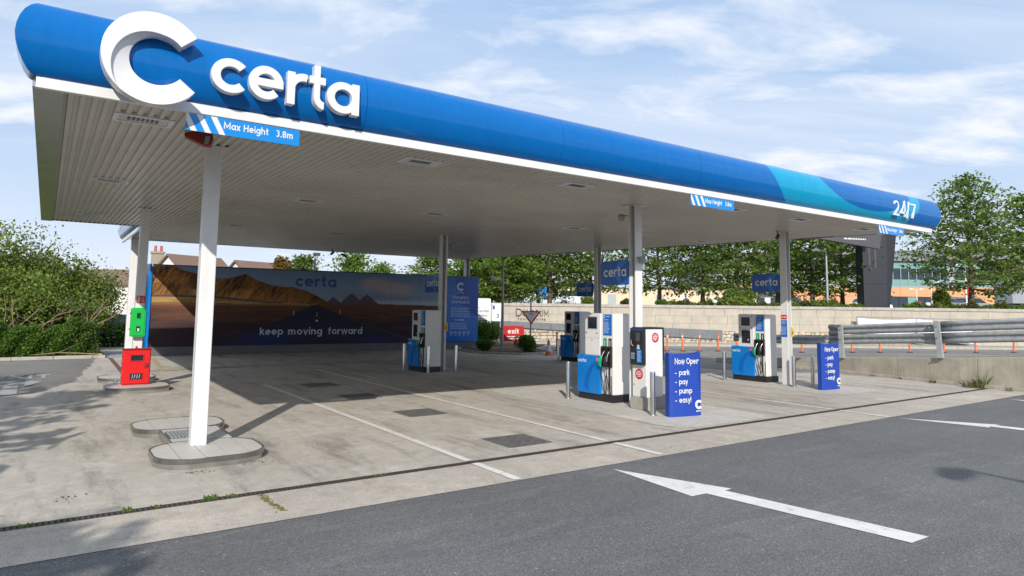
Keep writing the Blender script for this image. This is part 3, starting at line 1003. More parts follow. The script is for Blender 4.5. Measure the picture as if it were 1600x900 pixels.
XS = [-2.17, 1.32, 4.6, 7.9, 11.2, 14.5, 17.62]
for i in range(6):
    a, b = XS[i], XS[i + 1]
    na = (-1, -1) if i == 0 else (0, -1)
    nb = (1, -1) if i == 5 else (0, -1)
    sweep('fascia_panel', (a + (0.003 if i else 0), -2.6), (b - (0.003 if i < 5 else 0), -2.6), na, nb, MAT['fascia'])
sweep('fascia_return', (-2.17, -2.36), (-2.17, -2.6), (-1, 0), (-1, -1), MAT['fascia'])
sweep('fascia_return', (17.62, -2.6), (17.62, -1.75), (1, -1), (1, 0), MAT['fascia'])
mb = MB()
mb.box(-2.10, 17.52, -2.60, -2.54, 4.322, 4.345)
mb.build('shadow_gap', MAT['greyed'], canopy)
for i in range(6):
    mb = MB()
    mb.box(XS[i] + (0.02 if i == 0 else 0.001), XS[i + 1] - (0.07 if i == 5 else 0.001), -2.625, -2.56, 4.215, 4.324)
    mb.build('trim_board', MAT['white'], canopy, bevel=0.004)
# rear left fascia, facing the hedge
RPROF = [(d_, z_ + 0.20) for d_, z_ in PROF]
sweep('fascia_panel', (0.40, 19.22), (0.40, 13.15), (-1, 0), (-1, 0), MAT['fascia'], RPROF)
mb = MB()
mb.box(0.38, 0.44, 13.15, 19.2, 4.42, 4.54)
mb.build('trim_board', MAT['white'], canopy, bevel=0.004)
text_part(Frame((0.222, 18.9, 4.85), (0, -1, 0), (0, 0, 1)), '24/7', 0, 0, 0.16, MAT['letter'], canopy, name='lettering', w=0.26, d1=0.03)

# flush lights
for lx in (-1.09, 2.68, 5.85, 10.35, 12.95, 15.95):
    for ly in (-1.63, 3.75, 10.5):
        if lx > 15.5 and ly > 8:
            lx_ = 14.9
        else:
            lx_ = lx
        z0 = zs(ly) + 0.055
        mb = MB()
        F = Frame((lx_, ly, z0), (1, 0, 0), (0, -1, 0))
        o_ = [(-0.32, -0.2), (0.32, -0.2), (0.32, 0.2), (-0.32, 0.2)]
        i_ = [(-0.27, -0.15), (0.27, -0.15), (0.27, 0.15), (-0.27, 0.15)]
        mb.strip(F, o_, i_, -0.02, 0.014, closed=True)
        fr = mb.build('ceiling_light', MAT['letter'], canopy)
        mb = MB()
        mb.rect(F, -0.27, 0.27, -0.15, 0.15, -0.01, 0.004)
        mb.build('diffuser', MAT['print_grey'], fr)
        mb = MB()
        for k in range(7):
            mb.rect(F, -0.17 + k * 0.05, -0.14 + k * 0.05, -0.07, 0.07, 0.004, 0.009)
        mb.build('lamp_array', MAT['dark'], fr)

# emblem: two interlocked crescents, and the raised letters
CX, CZ, CR = -1.135, 4.655, 0.498
Fc = FY(0, -2.775, 0)


def circ(cx, cz, r, a):
    return (cx + r * math.cos(math.radians(a)), cz + r * math.sin(math.radians(a)))


emblem_front, emblem_back = MB(), MB()
NA = 60
o_, h_, m_ = [], [], []
for i in range(NA + 1):
    t = i / NA
    ang = 38 + (323 - 38) * t
    o_.append(circ(CX, CZ, CR, ang))
    hh = circ(CX + 0.035, CZ - 0.005, CR * 0.545, ang + (3 - 6 * t))
    h_.append(hh)
    # boundary between the two crescents: starts at the inner edge, swings out to the rim low on the left
    k = min(1.0, max(0.0, (ang - 80) / (232 - 80)))
    k = k ** 1.35
    oo = o_[-1]
    m_.append((hh[0] + (oo[0] - hh[0]) * k, hh[1] + (oo[1] - hh[1]) * k))
j_end = max(i for i in range(NA + 1) if 38 + (323 - 38) * i / NA <= 233)
j_st = max(i for i in range(NA + 1) if 38 + (323 - 38) * i / NA <= 79)
emblem_front.strip(Fc, o_[:j_end + 1], m_[:j_end + 1], -0.03, 0.155)
emblem_front.build('emblem', MAT['letter'], canopy, bevel=0.004)
# lower crescent leans back towards its inner edge
mb = MB()
seq_o, seq_h = m_[j_st:], h_[j_st:]
nn_ = len(seq_o)
vs_ = [Fc.p(a, b, 0.0) for a, b in seq_o] + [Fc.p(a, b, 0.0) for a, b in seq_h]
for i, (a, b) in enumerate(seq_o):
    vs_.append(Fc.p(a, b, 0.115 if i < j_end - j_st else 0.152))
for i, (a, b) in enumerate(seq_h):
    vs_.append(Fc.p(a, b, 0.055 + 0.097 * max(0.0, (i / (nn_ - 1) - 0.55) / 0.45)))
fs = []
for i in range(nn_ - 1):
    fs += [(2 * nn_ + i, 2 * nn_ + i + 1, 3 * nn_ + i + 1, 3 * nn_ + i), (i, nn_ + i, nn_ + i + 1, i + 1), (i, i + 1, 2 * nn_ + i + 1, 2 * nn_ + i), (nn_ + i, 3 * nn_ + i, 3 * nn_ + i + 1, nn_ + i + 1)]
fs += [(0, 2 * nn_, 3 * nn_, nn_), (nn_ - 1, 2 * nn_ - 1, 4 * nn_ - 1, 3 * nn_ - 1)]
mb.add(vs_, fs)
mb.build('emblem_fold', MAT['letter'], canopy)

Fl = FY(0, -2.772, 0)
LW = 0.235
SIZE = 0.400
lx = -0.585
for ch, x0, wid in (('c', -0.570, 0.375), ('e', -0.165, 0.395), ('r', 0.275, 0.238), ('t', 0.540, 0.205), ('a', 0.760, 0.42)):
    mb = MB()
    adv = glyph(ch, LW)[0]
    write(mb, Fl, ch, x0, 4.452, SIZE, w=LW, d0=-0.03, d1=0.075, seg=10.0, sx=wid / (adv * SIZE))
    mb.build('letter', MAT['letter'], canopy, bevel=0.003, bseg=1)
for ch, x0, wid in (('2', 15.16, 0.27), ('4', 15.50, 0.30), ('/', 15.83, 0.13), ('7', 16.03, 0.27)):
    mb = MB()
    adv = glyph(ch, 0.18)[0]
    write(mb, Fl, ch, x0, 4.47, 0.27, w=0.18, d0=-0.02, d1=0.018, seg=14.0, sx=wid / (adv * 0.27))
    mb.build('letter', MAT['letter'], canopy)


# columns: boxed at the left, rolled sections with open webs elsewhere
def col_box(x, y, z0, s=0.27):
    mb = MB()
    mb.box(x - s / 2, x + s / 2, y - s / 2, y + s / 2, z0, zs(y) + 0.06)
    c = mb.build('column', MAT['column'], canopy, bevel=0.012)
    mb = MB()
    mb.box(x - s / 2 - 0.08, x + s / 2 + 0.08, y - s / 2 - 0.05, y + s / 2 + 0.05, zs(y) + 0.045, zs(y) + 0.054)
    mb.build('collar_plate', MAT['soffit'], c)
    return c


def col_h(x, y, z0, along_x, w=0.26, d=0.27, tf=0.028, tw=0.02):
    """H section; along_x: flanges face +-x"""
    mb = MB()
    z1 = zs(y) + 0.06

    def bx(a0, a1, b0, b1):
        if along_x:
            mb.box(x + a0, x + a1, y + b0, y + b1, z0, z1)
        else:
            mb.box(x + b0, x + b1, y + a0, y + a1, z0, z1)
    bx(-d / 2, -d / 2 + 0.026, -w / 2, w / 2)
    bx(d / 2 - tf, d / 2, -w / 2, w / 2)
    c = mb.build('column', MAT['column'], canopy)
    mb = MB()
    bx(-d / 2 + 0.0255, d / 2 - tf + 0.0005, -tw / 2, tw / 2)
    mb.build('web', MAT['web_shade'], c)
    mb = MB()
    mb.box(x - 0.17, x + 0.17, y - 0.17, y + 0.17, z0 + 0.012, z0 + 0.03)
    mb.build('base_plate', MAT['greyed'], c)
    for bx_, by_ in ((-0.14, -0.14), (0.14, -0.14), (-0.14, 0.14), (0.14, 0.14)):
        mb = MB()
        mb.lathe([(0.02, 0.03), (0.02, 0.05), (0.0, 0.052)], 6, x + bx_, y + by_, z0)
        mb.build('bolt', MAT['galv'], c)
    mb = MB()
    mb.box(x - 0.22, x + 0.22, y - 0.2, y + 0.2, zs(y) + 0.045, zs(y) + 0.054)
    mb.build('collar_plate', MAT['soffit'], c)
    return c


col_box(-0.09, -0.57, 0.13, 0.20)
col_box(-0.01, 8.05, 0.13, 0.20)
col_box(0.78, 18.7, 0.0, 0.24)
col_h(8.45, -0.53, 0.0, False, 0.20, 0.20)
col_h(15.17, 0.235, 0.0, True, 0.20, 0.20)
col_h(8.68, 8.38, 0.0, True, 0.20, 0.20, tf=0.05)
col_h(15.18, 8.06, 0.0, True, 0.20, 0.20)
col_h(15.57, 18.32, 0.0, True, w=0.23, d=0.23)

# ------------------------------------------------------------------ signs hung under the canopy front
for k, (x0, lab) in enumerate(((-0.77, 'blue height limit board with white stripes under the big white emblem'),
                               (7.74, 'blue height limit board under the middle of the blue fascia'),
                               (14.65, 'height limit board at the far right end of the blue fascia'))):
    t = thing('height_sign', lab, 'sign', (x0 + 0.64, -2.64, 4.0), 'height limit boards under the canopy edge')
    F = FY(x0, -2.64, 4.0)
    mb = MB()
    mb.rect(F, 0, 1.27, 0.0, 0.195, 0.0, 0.012)
    mb.build('panel', MAT['azure'], t)
    for a0 in (-0.045, 0.105, 0.255):
        P = [(a0, 0.195), (a0 + 0.066, 0.195), (a0 + 0.165, 0.0), (a0 + 0.10, 0.0)]
        P = clip_x(P, 0.0, 1.27)
        mb = MB()
        mb.prism(F, P, 0.012, 0.0145)
        mb.build('stripe', MAT['print_white'], t)
    mb = MB()
    write(mb, F, 'Max Height', 0.40, 0.075, 0.060, w=0.24, d0=0.012, d1=0.015, width=0.50)
    mb.build('lettering', MAT['print_white'], t)
    mb = MB()
    write(mb, F, '3.8m', 0.985, 0.075, 0.060, w=0.24, d0=0.012, d1=0.015, width=0.21)
    mb.build('lettering', MAT['print_white'], t)

# dark red sounder housing under the soffit by the front left column
t = thing('alarm_sounder', 'dark red tapered housing hung under the soffit by the front left column', 'sounder', (-0.47, -1.40, 4.27))
mb = MB()
Fh = Frame((-0.60, -1.42, 4.12), (0.93, -0.22, 0.0), (0, 0, 1))
body = [(0.0, 0.09), (0.0, 0.14), (0.08, 0.165), (0.33, 0.165), (0.34, 0.10), (0.31, 0.0), (0.22, 0.0)]
mb.prism(Fh, body, -0.16, 0.0)
hb = mb.build('housing', MAT['red_dark'], t, bevel=0.012)
mb = MB()
mb.prism(Fh, [(0.235, 0.015), (0.29, 0.015), (0.305, 0.115), (0.25, 0.115)], 0.0, 0.004)
mb.build('slot', MAT['greyed'], hb)
mb = MB()
mb.box(-0.50, -0.42, -1.44, -1.36, 4.27, 4.31)
mb.build('bracket', MAT['dark'], t)

# ------------------------------------------------------------------ kerbed islands
def island(dy, lab):
    t = thing('column_island', lab, 'island', (0.0, dy, 0.008), 'steel edged islands round the left columns')
    lobes = [round_rect(-0.70, 0.66, -1.52, -0.25, 0.46, 8), round_rect(-0.70, 0.64, 0.85, 2.0, 0.44, 8)]
    neck = [(-0.38, -0.25), (0.46, -0.25), (0.46, 0.85), (-0.38, 0.85)]

    def shift(P, dd=0.0):
        return [(a, b + dy) for a, b in P]

    def inset(P, k):
        cx = sum(a for a, b in P) / len(P)
        cy = sum(b for a, b in P) / len(P)
        hx = max(abs(a - cx) for a, b in P)
        hy = max(abs(b - cy) for a, b in P)
        return [(cx + (a - cx) * (hx - k) / hx, cy + (b - cy) * (hy - k) / hy) for a, b in P]
    for P in lobes:
        mb = MB()
        F = FZ(0, dy, 0)
        mb.strip(F, P, inset(P, 0.022), 0.07, 0.135, closed=True)
        mb.build('edge_band', MAT['steel_dark'], t, smooth=40)
        mb = MB()
        Q = inset(P, 0.012)
        mb.strip(F, Q, inset(P, 0.03), 0.004, 0.069, closed=True)
        mb.build('lower_band', MAT['steel'], t, smooth=40)
        # tiles: strips across the lobe
        core = inset(P, 0.026)
        xs = [-0.70, -0.42, -0.14, 0.13, 0.40, 0.70]
        for i in range(5):
            C_ = clip_x(core, xs[i] + 0.006, xs[i + 1] - 0.006)
            if len(C_) > 2:
                mb = MB()
                mb.prism(F, C_, 0.02, 0.130 + 0.0015 * ((i * 7) % 3))
                mb.build('tile', MAT['tile'], t)
        mb = MB()
        mb.prism(F, inset(P, 0.035), 0.005, 0.118)
        mb.build('core', MAT['mortar'], t)
    F = FZ(0, dy, 0)
    mb = MB()
    mb.rect(F, -0.375, 0.455, -0.25, 0.85, 0.006, 0.117)
    mb.build('core', MAT['mortar'], t)
    for a, b, c_, d_ in ((-0.385, -0.36, -0.27, 0.88), (0.44, 0.465, -0.27, 0.88)):
        mb = MB()
        mb.rect(F, a, b, c_, d_, 0.004, 0.134)
        mb.build('edge_band', MAT['steel'], t)
    for a, b, c_, d_ in ((-0.355, 0.005, -0.24, 0.015), (-0.355, 0.005, 0.605, 0.84), (0.225, 0.435, -0.24, 0.29), (0.225, 0.435, 0.30, 0.84), (0.01, 0.22, 0.30, 0.84), (0.01, 0.22, -0.24, 0.29)):
        mb = MB()
        mb.rect(F, a + 0.004, b - 0.004, c_ + 0.004, d_ - 0.004, 0.02, 0.131)
        mb.build('tile', MAT['tile'], t)
    mb = MB()
    mb.rect(F, -0.34, 0.0, 0.02, 0.60, 0.11, 0.136)
    cp = mb.build('access_plate', MAT['cover'], t)
    mb = MB()
    for i in range(7):
        mb.rect(F, -0.325 + i * 0.047, -0.30 + i * 0.047, 0.03, 0.59, 0.136, 0.152)
    mb.build('rib', MAT['galv'], cp)
    return t


island(0.0, 'steel edged tiled island with a ribbed plate round the front left column')
island(8.35, 'steel edged tiled island under the red cabinet at the second left column')

# ------------------------------------------------------------------ fuel pumps
def pump(x, y, kind, lab):
    """stands with its front face at x, near end at y; local run b goes away from the camera"""
    t = thing('fuel_pump', lab, 'fuel pump', (x + 0.3, y + 0.58, 0.012), 'blue and white fuel pumps under the canopy')
    F = Frame((x, y, 0.0), (0, -1, 0), (0, 0, 1))        # a runs towards the camera end; a = -b

    def R(a_far, a_near, z0, z1):
        return (-a_far, -a_near, z0, z1)
    mb = MB()
    mb.box(x - 0.015, x + 0.56, y - 0.01, y + 1.14, 0.012, 0.175)
    mb.build('plinth', MAT['black'], t, bevel=0.006)
    mb = MB()
    mb.box(x, x + 0.47, y, y + 0.92, 0.175, 1.965)
    mb.build('body', MAT['white'], t, bevel=0.02)
    mb = MB()
    mb.box(x + 0.472, x + 0.54, y + 0.015, y + 0.90, 0.175, 1.955)
    mb.build('rear_cheek', MAT['white'], t, bevel=0.01)
    # low blue cabinet, proud of the body
    mb = MB()
    mb.box(x - 0.055, x + 0.50, y + 0.375, y + 1.16, 0.155, 1.015)
    bl = mb.build('blue_cabinet', MAT['blue_bright'], t, bevel=0.02)
    Fb = Frame((x - 0.055, y, 0.0), (0, -1, 0), (0, 0, 1))
    # printed arc on the cabinet
    mb = MB()
    oo, ii = [], []
    for i in range(13):
        tt = math.radians(95 + 85 * i / 12)
        oo.append((-0.40 + 0.50 * math.cos(tt) * 1.0, 0.30 + 0.60 * math.sin(tt)))
        ii.append((-0.40 + 0.36 * math.cos(tt) * 1.0, 0.19 + 0.66 * math.sin(tt)))
    mb.strip(Fb, oo, ii, 0.0, 0.0025)
    mb.build('printed_arc', MAT['blue_deep'], bl)
    mb = MB()
    write(mb, Fb, 'certa', -1.125, 0.845, 0.062, w=0.22, d0=0.0, d1=0.003, gap=0.10)
    mb.build('lettering', MAT['print_white'], bl)
    mb = MB()
    mb.prism(Fb, disc(-0.455, 0.93, 0.052, 16), 0.0, 0.003)
    mb.build('round_sticker', MAT['red_sticker'], bl)
    mb = MB()
    small_print(mb, Frame((x - 0.058, y, 0), (0, -1, 0), (0, 0, 1)), -0.485, 0.935, 0.06, 2, 0.022, 3)
    mb.build('sticker_print', MAT['print_white'], bl)
    # screen tower
    mb = MB()
    mb.box(x - 0.035, x + 0.001, y + 0.395, y + 0.905, 0.86, 1.955)
    pn = mb.build('screen_panel', MAT['white'], t, bevel=0.01)
    Fp = Frame((x - 0.035, y, 0.0), (0, -1, 0), (0, 0, 1))

    def screen(name, b0, b1, z0, z1):
        m2 = MB()
        m2.strip(Fp, [(-b1 - 0.014, z0 - 0.014), (-b0 + 0.014, z0 - 0.014), (-b0 + 0.014, z1 + 0.014), (-b1 - 0.014, z1 + 0.014)], [(-b1, z0), (-b0, z0), (-b0, z1), (-b1, z1)], 0.0, 0.008, closed=True)
        fr_ = m2.build(name + '_bezel', MAT['greyed'] if kind == 'plain' else MAT['white'], pn)
        m2 = MB()
        m2.rect(Fp, -b1, -b0, z0, z1, 0.0, 0.004)
        m2.build(name, MAT['screen'], pn)
    screen('screen', 0.50, 0.80, 1.62, 1.875)
    if kind == 'plain':
        for z_ in (1.405, 1.02):
            mb = MB()
            mb.rect(Fp, -0.90, -0.40, z_, z_ + 0.006, 0.0, 0.0015)
            mb.build('seam', MAT['greyed'], pn)
        mb = MB()
        for a, b in ((-0.50, 1.52), (-0.85, 1.52), (-0.66, 1.36)):
            mb.prism(Fp, disc(a, b, 0.016, 10), 0.0, 0.008)
        mb.build('lock_button', MAT['black'], pn)
        mb = MB()
        mb.rect(Fp, -0.885, -0.415, 1.03, 1.40, 0.0, 0.004)
        mb.build('door', MAT['white'], pn, bevel=0.002)
    else:
        screen('card_reader', 0.49, 0.79, 1.11, 1.49)
        mb = MB()
        mb.rect(Fp, -0.60, -0.53, 1.28, 1.44, 0.004, 0.02)
        mb.rect(Fp, -0.62, -0.52, 1.14, 1.17, 0.004, 0.02)
        mb.build('keypad', MAT['black'], pn)
        mb = MB()
        mb.prism(Fp, [(-0.60, 1.19), (-0.54, 1.19), (-0.57, 1.25)], 0.004, 0.006)
        mb.build('reader_mark', MAT['print_grey'], pn)
        mb = MB()
        small_print(mb, Fp, -0.76, 1.515, 0.24, 1, 0.02, 5)
        mb.build('reader_print', MAT['print_blue'], pn)
        mb = MB()
        for a, b in ((-0.44, 1.56), (-0.86, 1.56), (-0.43, 1.90)):
            mb.prism(Fp, disc(a, b, 0.016, 10), 0.0, 0.008)
        mb.build('lock_button', MAT['black'], pn)
    # information poster and grade plates
    mb = MB()
    mb.rect(F, -0.325, -0.055, 1.475, 1.945, 0.0, 0.006)
    po = mb.build('poster', MAT['blue'], t)
    Fq = Frame((x - 0.006, y, 0.0), (0, -1, 0), (0, 0, 1))
    mb = MB()
    logo_c(mb, Fq, -0.285, 1.895, 0.035, 0.0, 0.003, 30)
    write(mb, Fq, 'certa', -0.24, 1.882, 0.026, w=0.24, d0=0.0, d1=0.003, gap=0.1)
    small_print(mb, Fq, -0.30, 1.815, 0.15, 1, 0.03, 1, 0.003)
    small_print(mb, Fq, -0.30, 1.765, 0.20, 12, 0.022, 2, 0.003)
    mb.build('poster_print', MAT['print_pale'], po)
    for a0, a1, mt in ((-0.32, -0.215, 'green_label'), (-0.155, -0.06, 'black')):
        mb = MB()
        mb.rect(F, a0, a1, 1.20, 1.41, 0.0, 0.006)
        gp = mb.build('grade_plate', MAT[mt], t)
        mb = MB()
        mb.rect(Fq, a0 + 0.035, a0 + 0.06, 1.24, 1.37, 0.0, 0.002)
        mb.build('plate_print', MAT['print_grey'], gp)
    # nozzles: boots, spouts, handles and hanging hoses
    for i, (b0, gm) in enumerate(((0.205, 'nozzle_green'), (0.04, 'black'))):
        mb = MB()
        mb.strip(F, [(-b0 - 0.145, 0.78), (-b0, 0.78), (-b0, 1.235), (-b0 - 0.145, 1.235)], [(-b0 - 0.115, 0.81), (-b0 - 0.03, 0.81), (-b0 - 0.03, 1.20), (-b0 - 0.115, 1.20)], 0.0, 0.055, closed=True)
        mb.rect(F, -b0 - 0.114, -b0 - 0.031, 0.811, 1.199, 0.0, 0.01)
        boot = mb.build('nozzle_boot', MAT['black'], t)
        yb = y + b0 + 0.072
        mb = MB()
        mb.tube([(x - 0.03, yb - 0.02, 1.13), (x - 0.065, yb + 0.0, 1.07), (x - 0.09, yb + 0.01, 0.98), (x - 0.10, yb + 0.015, 0.90)], [0.012, 0.016, 0.024, 0.026], 8)
        nz = mb.build('nozzle', MAT['steel'], t, smooth=50)
        mb = MB()
        mb.tube([(x - 0.10, yb + 0.012, 1.02), (x - 0.125, yb + 0.03, 0.95), (x - 0.115, yb + 0.035, 0.86), (x - 0.10, yb + 0.03, 0.78)], [0.020, 0.040, 0.034, 0.020], 8)
        mb.tube([(x - 0.12, yb + 0.03, 0.97), (x - 0.17, yb + 0.045, 0.92), (x - 0.165, yb + 0.045, 0.84), (x - 0.11, yb + 0.03, 0.79)], 0.009, 6)
        mb.build('grip', MAT[gm], nz, smooth=50)
        # hose drops close to the base and climbs again
        pts = []
        for k in range(15):
            s_ = k / 14
            yy = yb + 0.03 - 0.17 * s_
            zz = 0.78 + (0.60 - 0.78) * s_ - 0.52 * math.sin(PI * s_) ** 0.75
            pts.append((x - 0.10 + 0.065 * math.sin(PI * s_), yy, zz))
        mb = MB()
        mb.tube(pts, 0.0105, 7)
        mb.build('hose', MAT['rubber'], t, smooth=60)
    mb = MB()
    mb.rect(F, -0.125, -0.105, 0.30, 0.78, 0.0, 0.03)
    mb.build('hose_guide', MAT['black'], t)
    return t


pump(8.38, 0.08, 'plain', 'sunlit blue and white fuel pump with one screen beside the payment kiosk')
pump(15.22, 0.93, 'card', 'sunlit blue and white fuel pump with two screens by the right hand column')
pump(7.98, 8.15, 'card', 'shaded fuel pump in front of the wide landscape mural')
pump(15.22, 9.12, 'card', 'shaded fuel pump seen behind the pump with the payment kiosk')

# ------------------------------------------------------------------ payment kiosk
t = thing('payment_kiosk', 'white payment kiosk with black terminal and red stickers on a concrete block', 'payment kiosk', (8.55, -0.75, 0.012))
mb = MB()
mb.box(8.20, 9.14, -1.03, -0.60, 0.012, 0.25)
mb.build('block', MAT['plinth'], t, bevel=0.012)
mb = MB()
mb.box(8.30, 8.80, -0.965, -0.57, 0.25, 1.655)
bd = mb.build('body', MAT['white'], t, bevel=0.012)
mb = MB()
mb.box(8.285, 8.83, -0.978, -0.575, 1.657, 1.69)
mb.box(8.802, 8.832, -0.978, -0.575, 1.0, 1.657)
mb.build('black_hood', MAT['black'], t, bevel=0.005)
mb = MB()
mb.box(8.215, 8.298, -0.968, -0.585, 0.915, 1.675)
tm = mb.build('terminal', MAT['black'], t, bevel=0.015)
Ft = FX(8.215, 0, 0)
mb = MB()
mb.rect(Ft, 0.60, 0.95, 1.625, 1.655, 0.0, 0.004)
mb.build('top_stripe', MAT['print_blue'], tm)
mb = MB()
mb.rect(Ft, 0.62, 0.73, 1.28, 1.56, 0.0, 0.003)
mb.build('screen', MAT['screen'], tm)
mb = MB()
mb.rect(Ft, 0.77, 0.87, 1.40, 1.58, 0.0, 0.022)
mb.build('keypad', MAT['dark'], tm, bevel=0.004)
mb = MB()
mb.tube([(8.20, -0.65, 1.42), (8.17, -0.66, 1.38), (8.17, -0.68, 1.33), (8.20, -0.70, 1.30)], 0.010, 6)
mb.build('card_slot', MAT['steel'], tm, smooth=50)
mb = MB()
mb.prism(Ft, [(0.80, 1.24), (0.87, 1.24), (0.85, 1.33), (0.82, 1.33)], 0.0, 0.02)
mb.build('receipt_chute', MAT['print_grey'], tm)
mb = MB()
mb.rect(Ft, 0.79, 0.92, 0.965, 1.225, 0.0, 0.003)
pb = mb.build('blue_notice', MAT['azure'], tm)
mb = MB()
small_print(mb, FX(8.212, 0, 0), 0.805, 1.185, 0.10, 8, 0.027, 8, 0.002)
small_print(mb, FX(8.215, 0, 0), 0.625, 1.14, 0.13, 4, 0.035, 9, 0.003)
mb.build('terminal_print', MAT['print_pale'], tm)
for F, a, b, r_, sd in ((FY(0, -0.965, 0), 8.575, 1.475, 0.105, 1), (FX(8.30, 0, 0), 0.765, 0.72, 0.11, 2)):
    mb = MB()
    mb.prism(F, disc(a, b, r_, 24), 0.0, 0.002)
    st = mb.build('round_sticker', MAT['red_sticker'], t)
    mb = MB()
    F2 = Frame(F.o + F.n * 0.002, F.r, F.u)
    for q, ww in ((0.045, 0.09), (0.012, 0.16), (-0.021, 0.16), (-0.054, 0.09)):
        small_print(mb, F2, a - ww / 2, b + q, ww, 1, 0.03, sd + int(q * 1000), 0.002, 0.6, 0.02)
    mb.build('sticker_print', MAT['print_white'], st)
mb = MB()
mb.prism(FX(8.30, 0, 0), disc(0.62, 0.50, 0.014, 10), 0.0, 0.006)
mb.build('lock', MAT['black'], bd)

# ------------------------------------------------------------------ bollards
b0 = thing('bollard', 'brushed steel bollard at the near left corner of the kiosk pump', 'bollard', (8.05, 1.23, 0.012), 'brushed steel bollards round the pumps')
mb = MB()
mb.lathe([(0.052, 0.012), (0.052, 0.825), (0.048, 0.842), (0.0, 0.846)], 16, 8.05, 1.23)
mb.build('post', MAT['steel'], b0, smooth=40)
mb = MB()
mb.lathe([(0.085, 0.012), (0.085, 0.018), (0.056, 0.022)], 16, 8.05, 1.23)
mb.build('floor_ring', MAT['steel'], b0, smooth=40)
for x, y, lab in ((7.92, -1.50, 'brushed steel bollard in front of the payment kiosk, beside the larger blue board'),
                  (14.78, 2.06, 'brushed steel bollard left of the right hand sunlit pump'),
                  (14.94, -0.10, 'brushed steel bollard at the foot of the right hand column'),
                  (15.72, -0.18, 'brushed steel bollard standing between the right hand column and the farther blue board'),
                  (7.93, 9.55, 'brushed steel bollard left of the shaded pump by the mural'),
                  (8.02, 8.02, 'brushed steel bollard right before the blue cabinet of the mural pump'),
                  (9.06, 8.10, 'brushed steel bollard right of the column beside the mural pump'),
                  (15.06, 10.26, 'dark looking bollard left of the shaded pump near the traffic cone')):
    dup(b0, (x, y, 0.012), lab)

# ------------------------------------------------------------------ royal blue fabric boards
def board(p0, p1, lab):
    A = Vector((p0[0], p0[1], 0))
    B = Vector((p1[0], p1[1], 0))
    W = (B - A).length
    t = thing('promo_board', lab, 'board', ((A.x + B.x) / 2, (A.y + B.y) / 2, 0.012), 'royal blue boards beside the pumps')
    F = Frame((A.x, A.y, 0.012), B - A, (0, 0, 1))
    H = 1.205
    # slightly bowed cloth sleeve with pinched top corners
    nx, nz = 12, 12
    vs_, fs = [], []
    for side in (0, 1):
        for j in range(nz + 1):
            for i in range(nx + 1):
                s_, q = i / nx, j / nz
                bow = 0.012 * math.sin(PI * s_) + 0.006 * math.sin(9 * q + 5 * s_)
                zz = H * q + (0.018 * (abs(2 * s_ - 1) ** 6) if j == nz else 0.0) - (0.012 * math.sin(PI * s_) if j == nz else 0)
                d_ = bow if side == 0 else -0.13 - 0.01 * math.sin(PI * s_)
                if side == 0 and i in (0, nx):
                    d_ -= 0.02
                vs_.append(F.p(W * s_, zz, d_))
    m = (nx + 1) * (nz + 1)
    for j in range(nz):
        for i in range(nx):
            a = j * (nx + 1) + i
            fs.append((a, a + 1, a + nx + 2, a + nx + 1))
            fs.append((m + a, m + a + nx + 1, m + a + nx + 2, m + a + 1))
    for j in range(nz):
        a = j * (nx + 1)
        fs.append((a, a + nx + 1, m + a + nx + 1, m + a))
        a += nx
        fs.append((a, m + a, m + a + nx + 1, a + nx + 1))
    for i in range(nx):
        fs.append((i, m + i, m + i + 1, i + 1))
        a = nz * (nx + 1) + i
        fs.append((a, a + 1, m + a + 1, m + a))
    mb = MB()
    mb.add(vs_, fs)
    mb.build('sleeve', MAT['royal'], t, smooth=50)
    mb = MB()
    for ex in (0.012, W - 0.012):
        mb.tube([F.p(ex, 0.0, -0.02), F.p(ex, H * 0.5, -0.012), F.p(ex, H, -0.016)], 0.014, 6)
    mb.build('piping', MAT['royal'], t, smooth=60)
    F2 = Frame(F.p(0, 0, 0.012), F.r, F.u)
    def flush():
        mb.build('lettering', MAT['print_white'], t)
        return MB()
    mb = MB()
    write(mb, F2, 'Now Ope', 0.16 * W, 1.00, 0.083, w=0.21, d0=0.0, d1=0.009, width=0.66 * W)
    write(mb, F2, 'r', 0.845 * W, 1.00, 0.083, w=0.21, d0=0.0, d1=0.009)
    mb = flush()
    for k, wd in enumerate(('park', 'pay', 'pump', 'easy!')):
        zz = 0.79 - 0.175 * k
        write(mb, F2, '-', 0.16 * W, zz, 0.075, w=0.2, d0=0.0, d1=0.009)
        mb = flush()
        write(mb, F2, wd, 0.29 * W, zz, 0.075, w=0.2, d0=0.0, d1=0.009, gap=0.12, sx=0.86)
        mb = flush()
    logo_c(mb, F2, 0.905 * W, 0.215, 0.088, 0.0, 0.009, 20)
    write(mb, F2, 'cert', 0.815 * W, 0.075, 0.030, w=0.22, d0=0.0, d1=0.009, gap=0.12)
    mb.build('lettering', MAT['print_white'], t)
    return t


board((7.99, -1.86), (8.72, -2.02), 'larger looking royal blue fabric board in front of the payment kiosk')
board((14.90, -0.93), (15.64, -1.00), 'farther royal blue fabric board right of the right hand column')

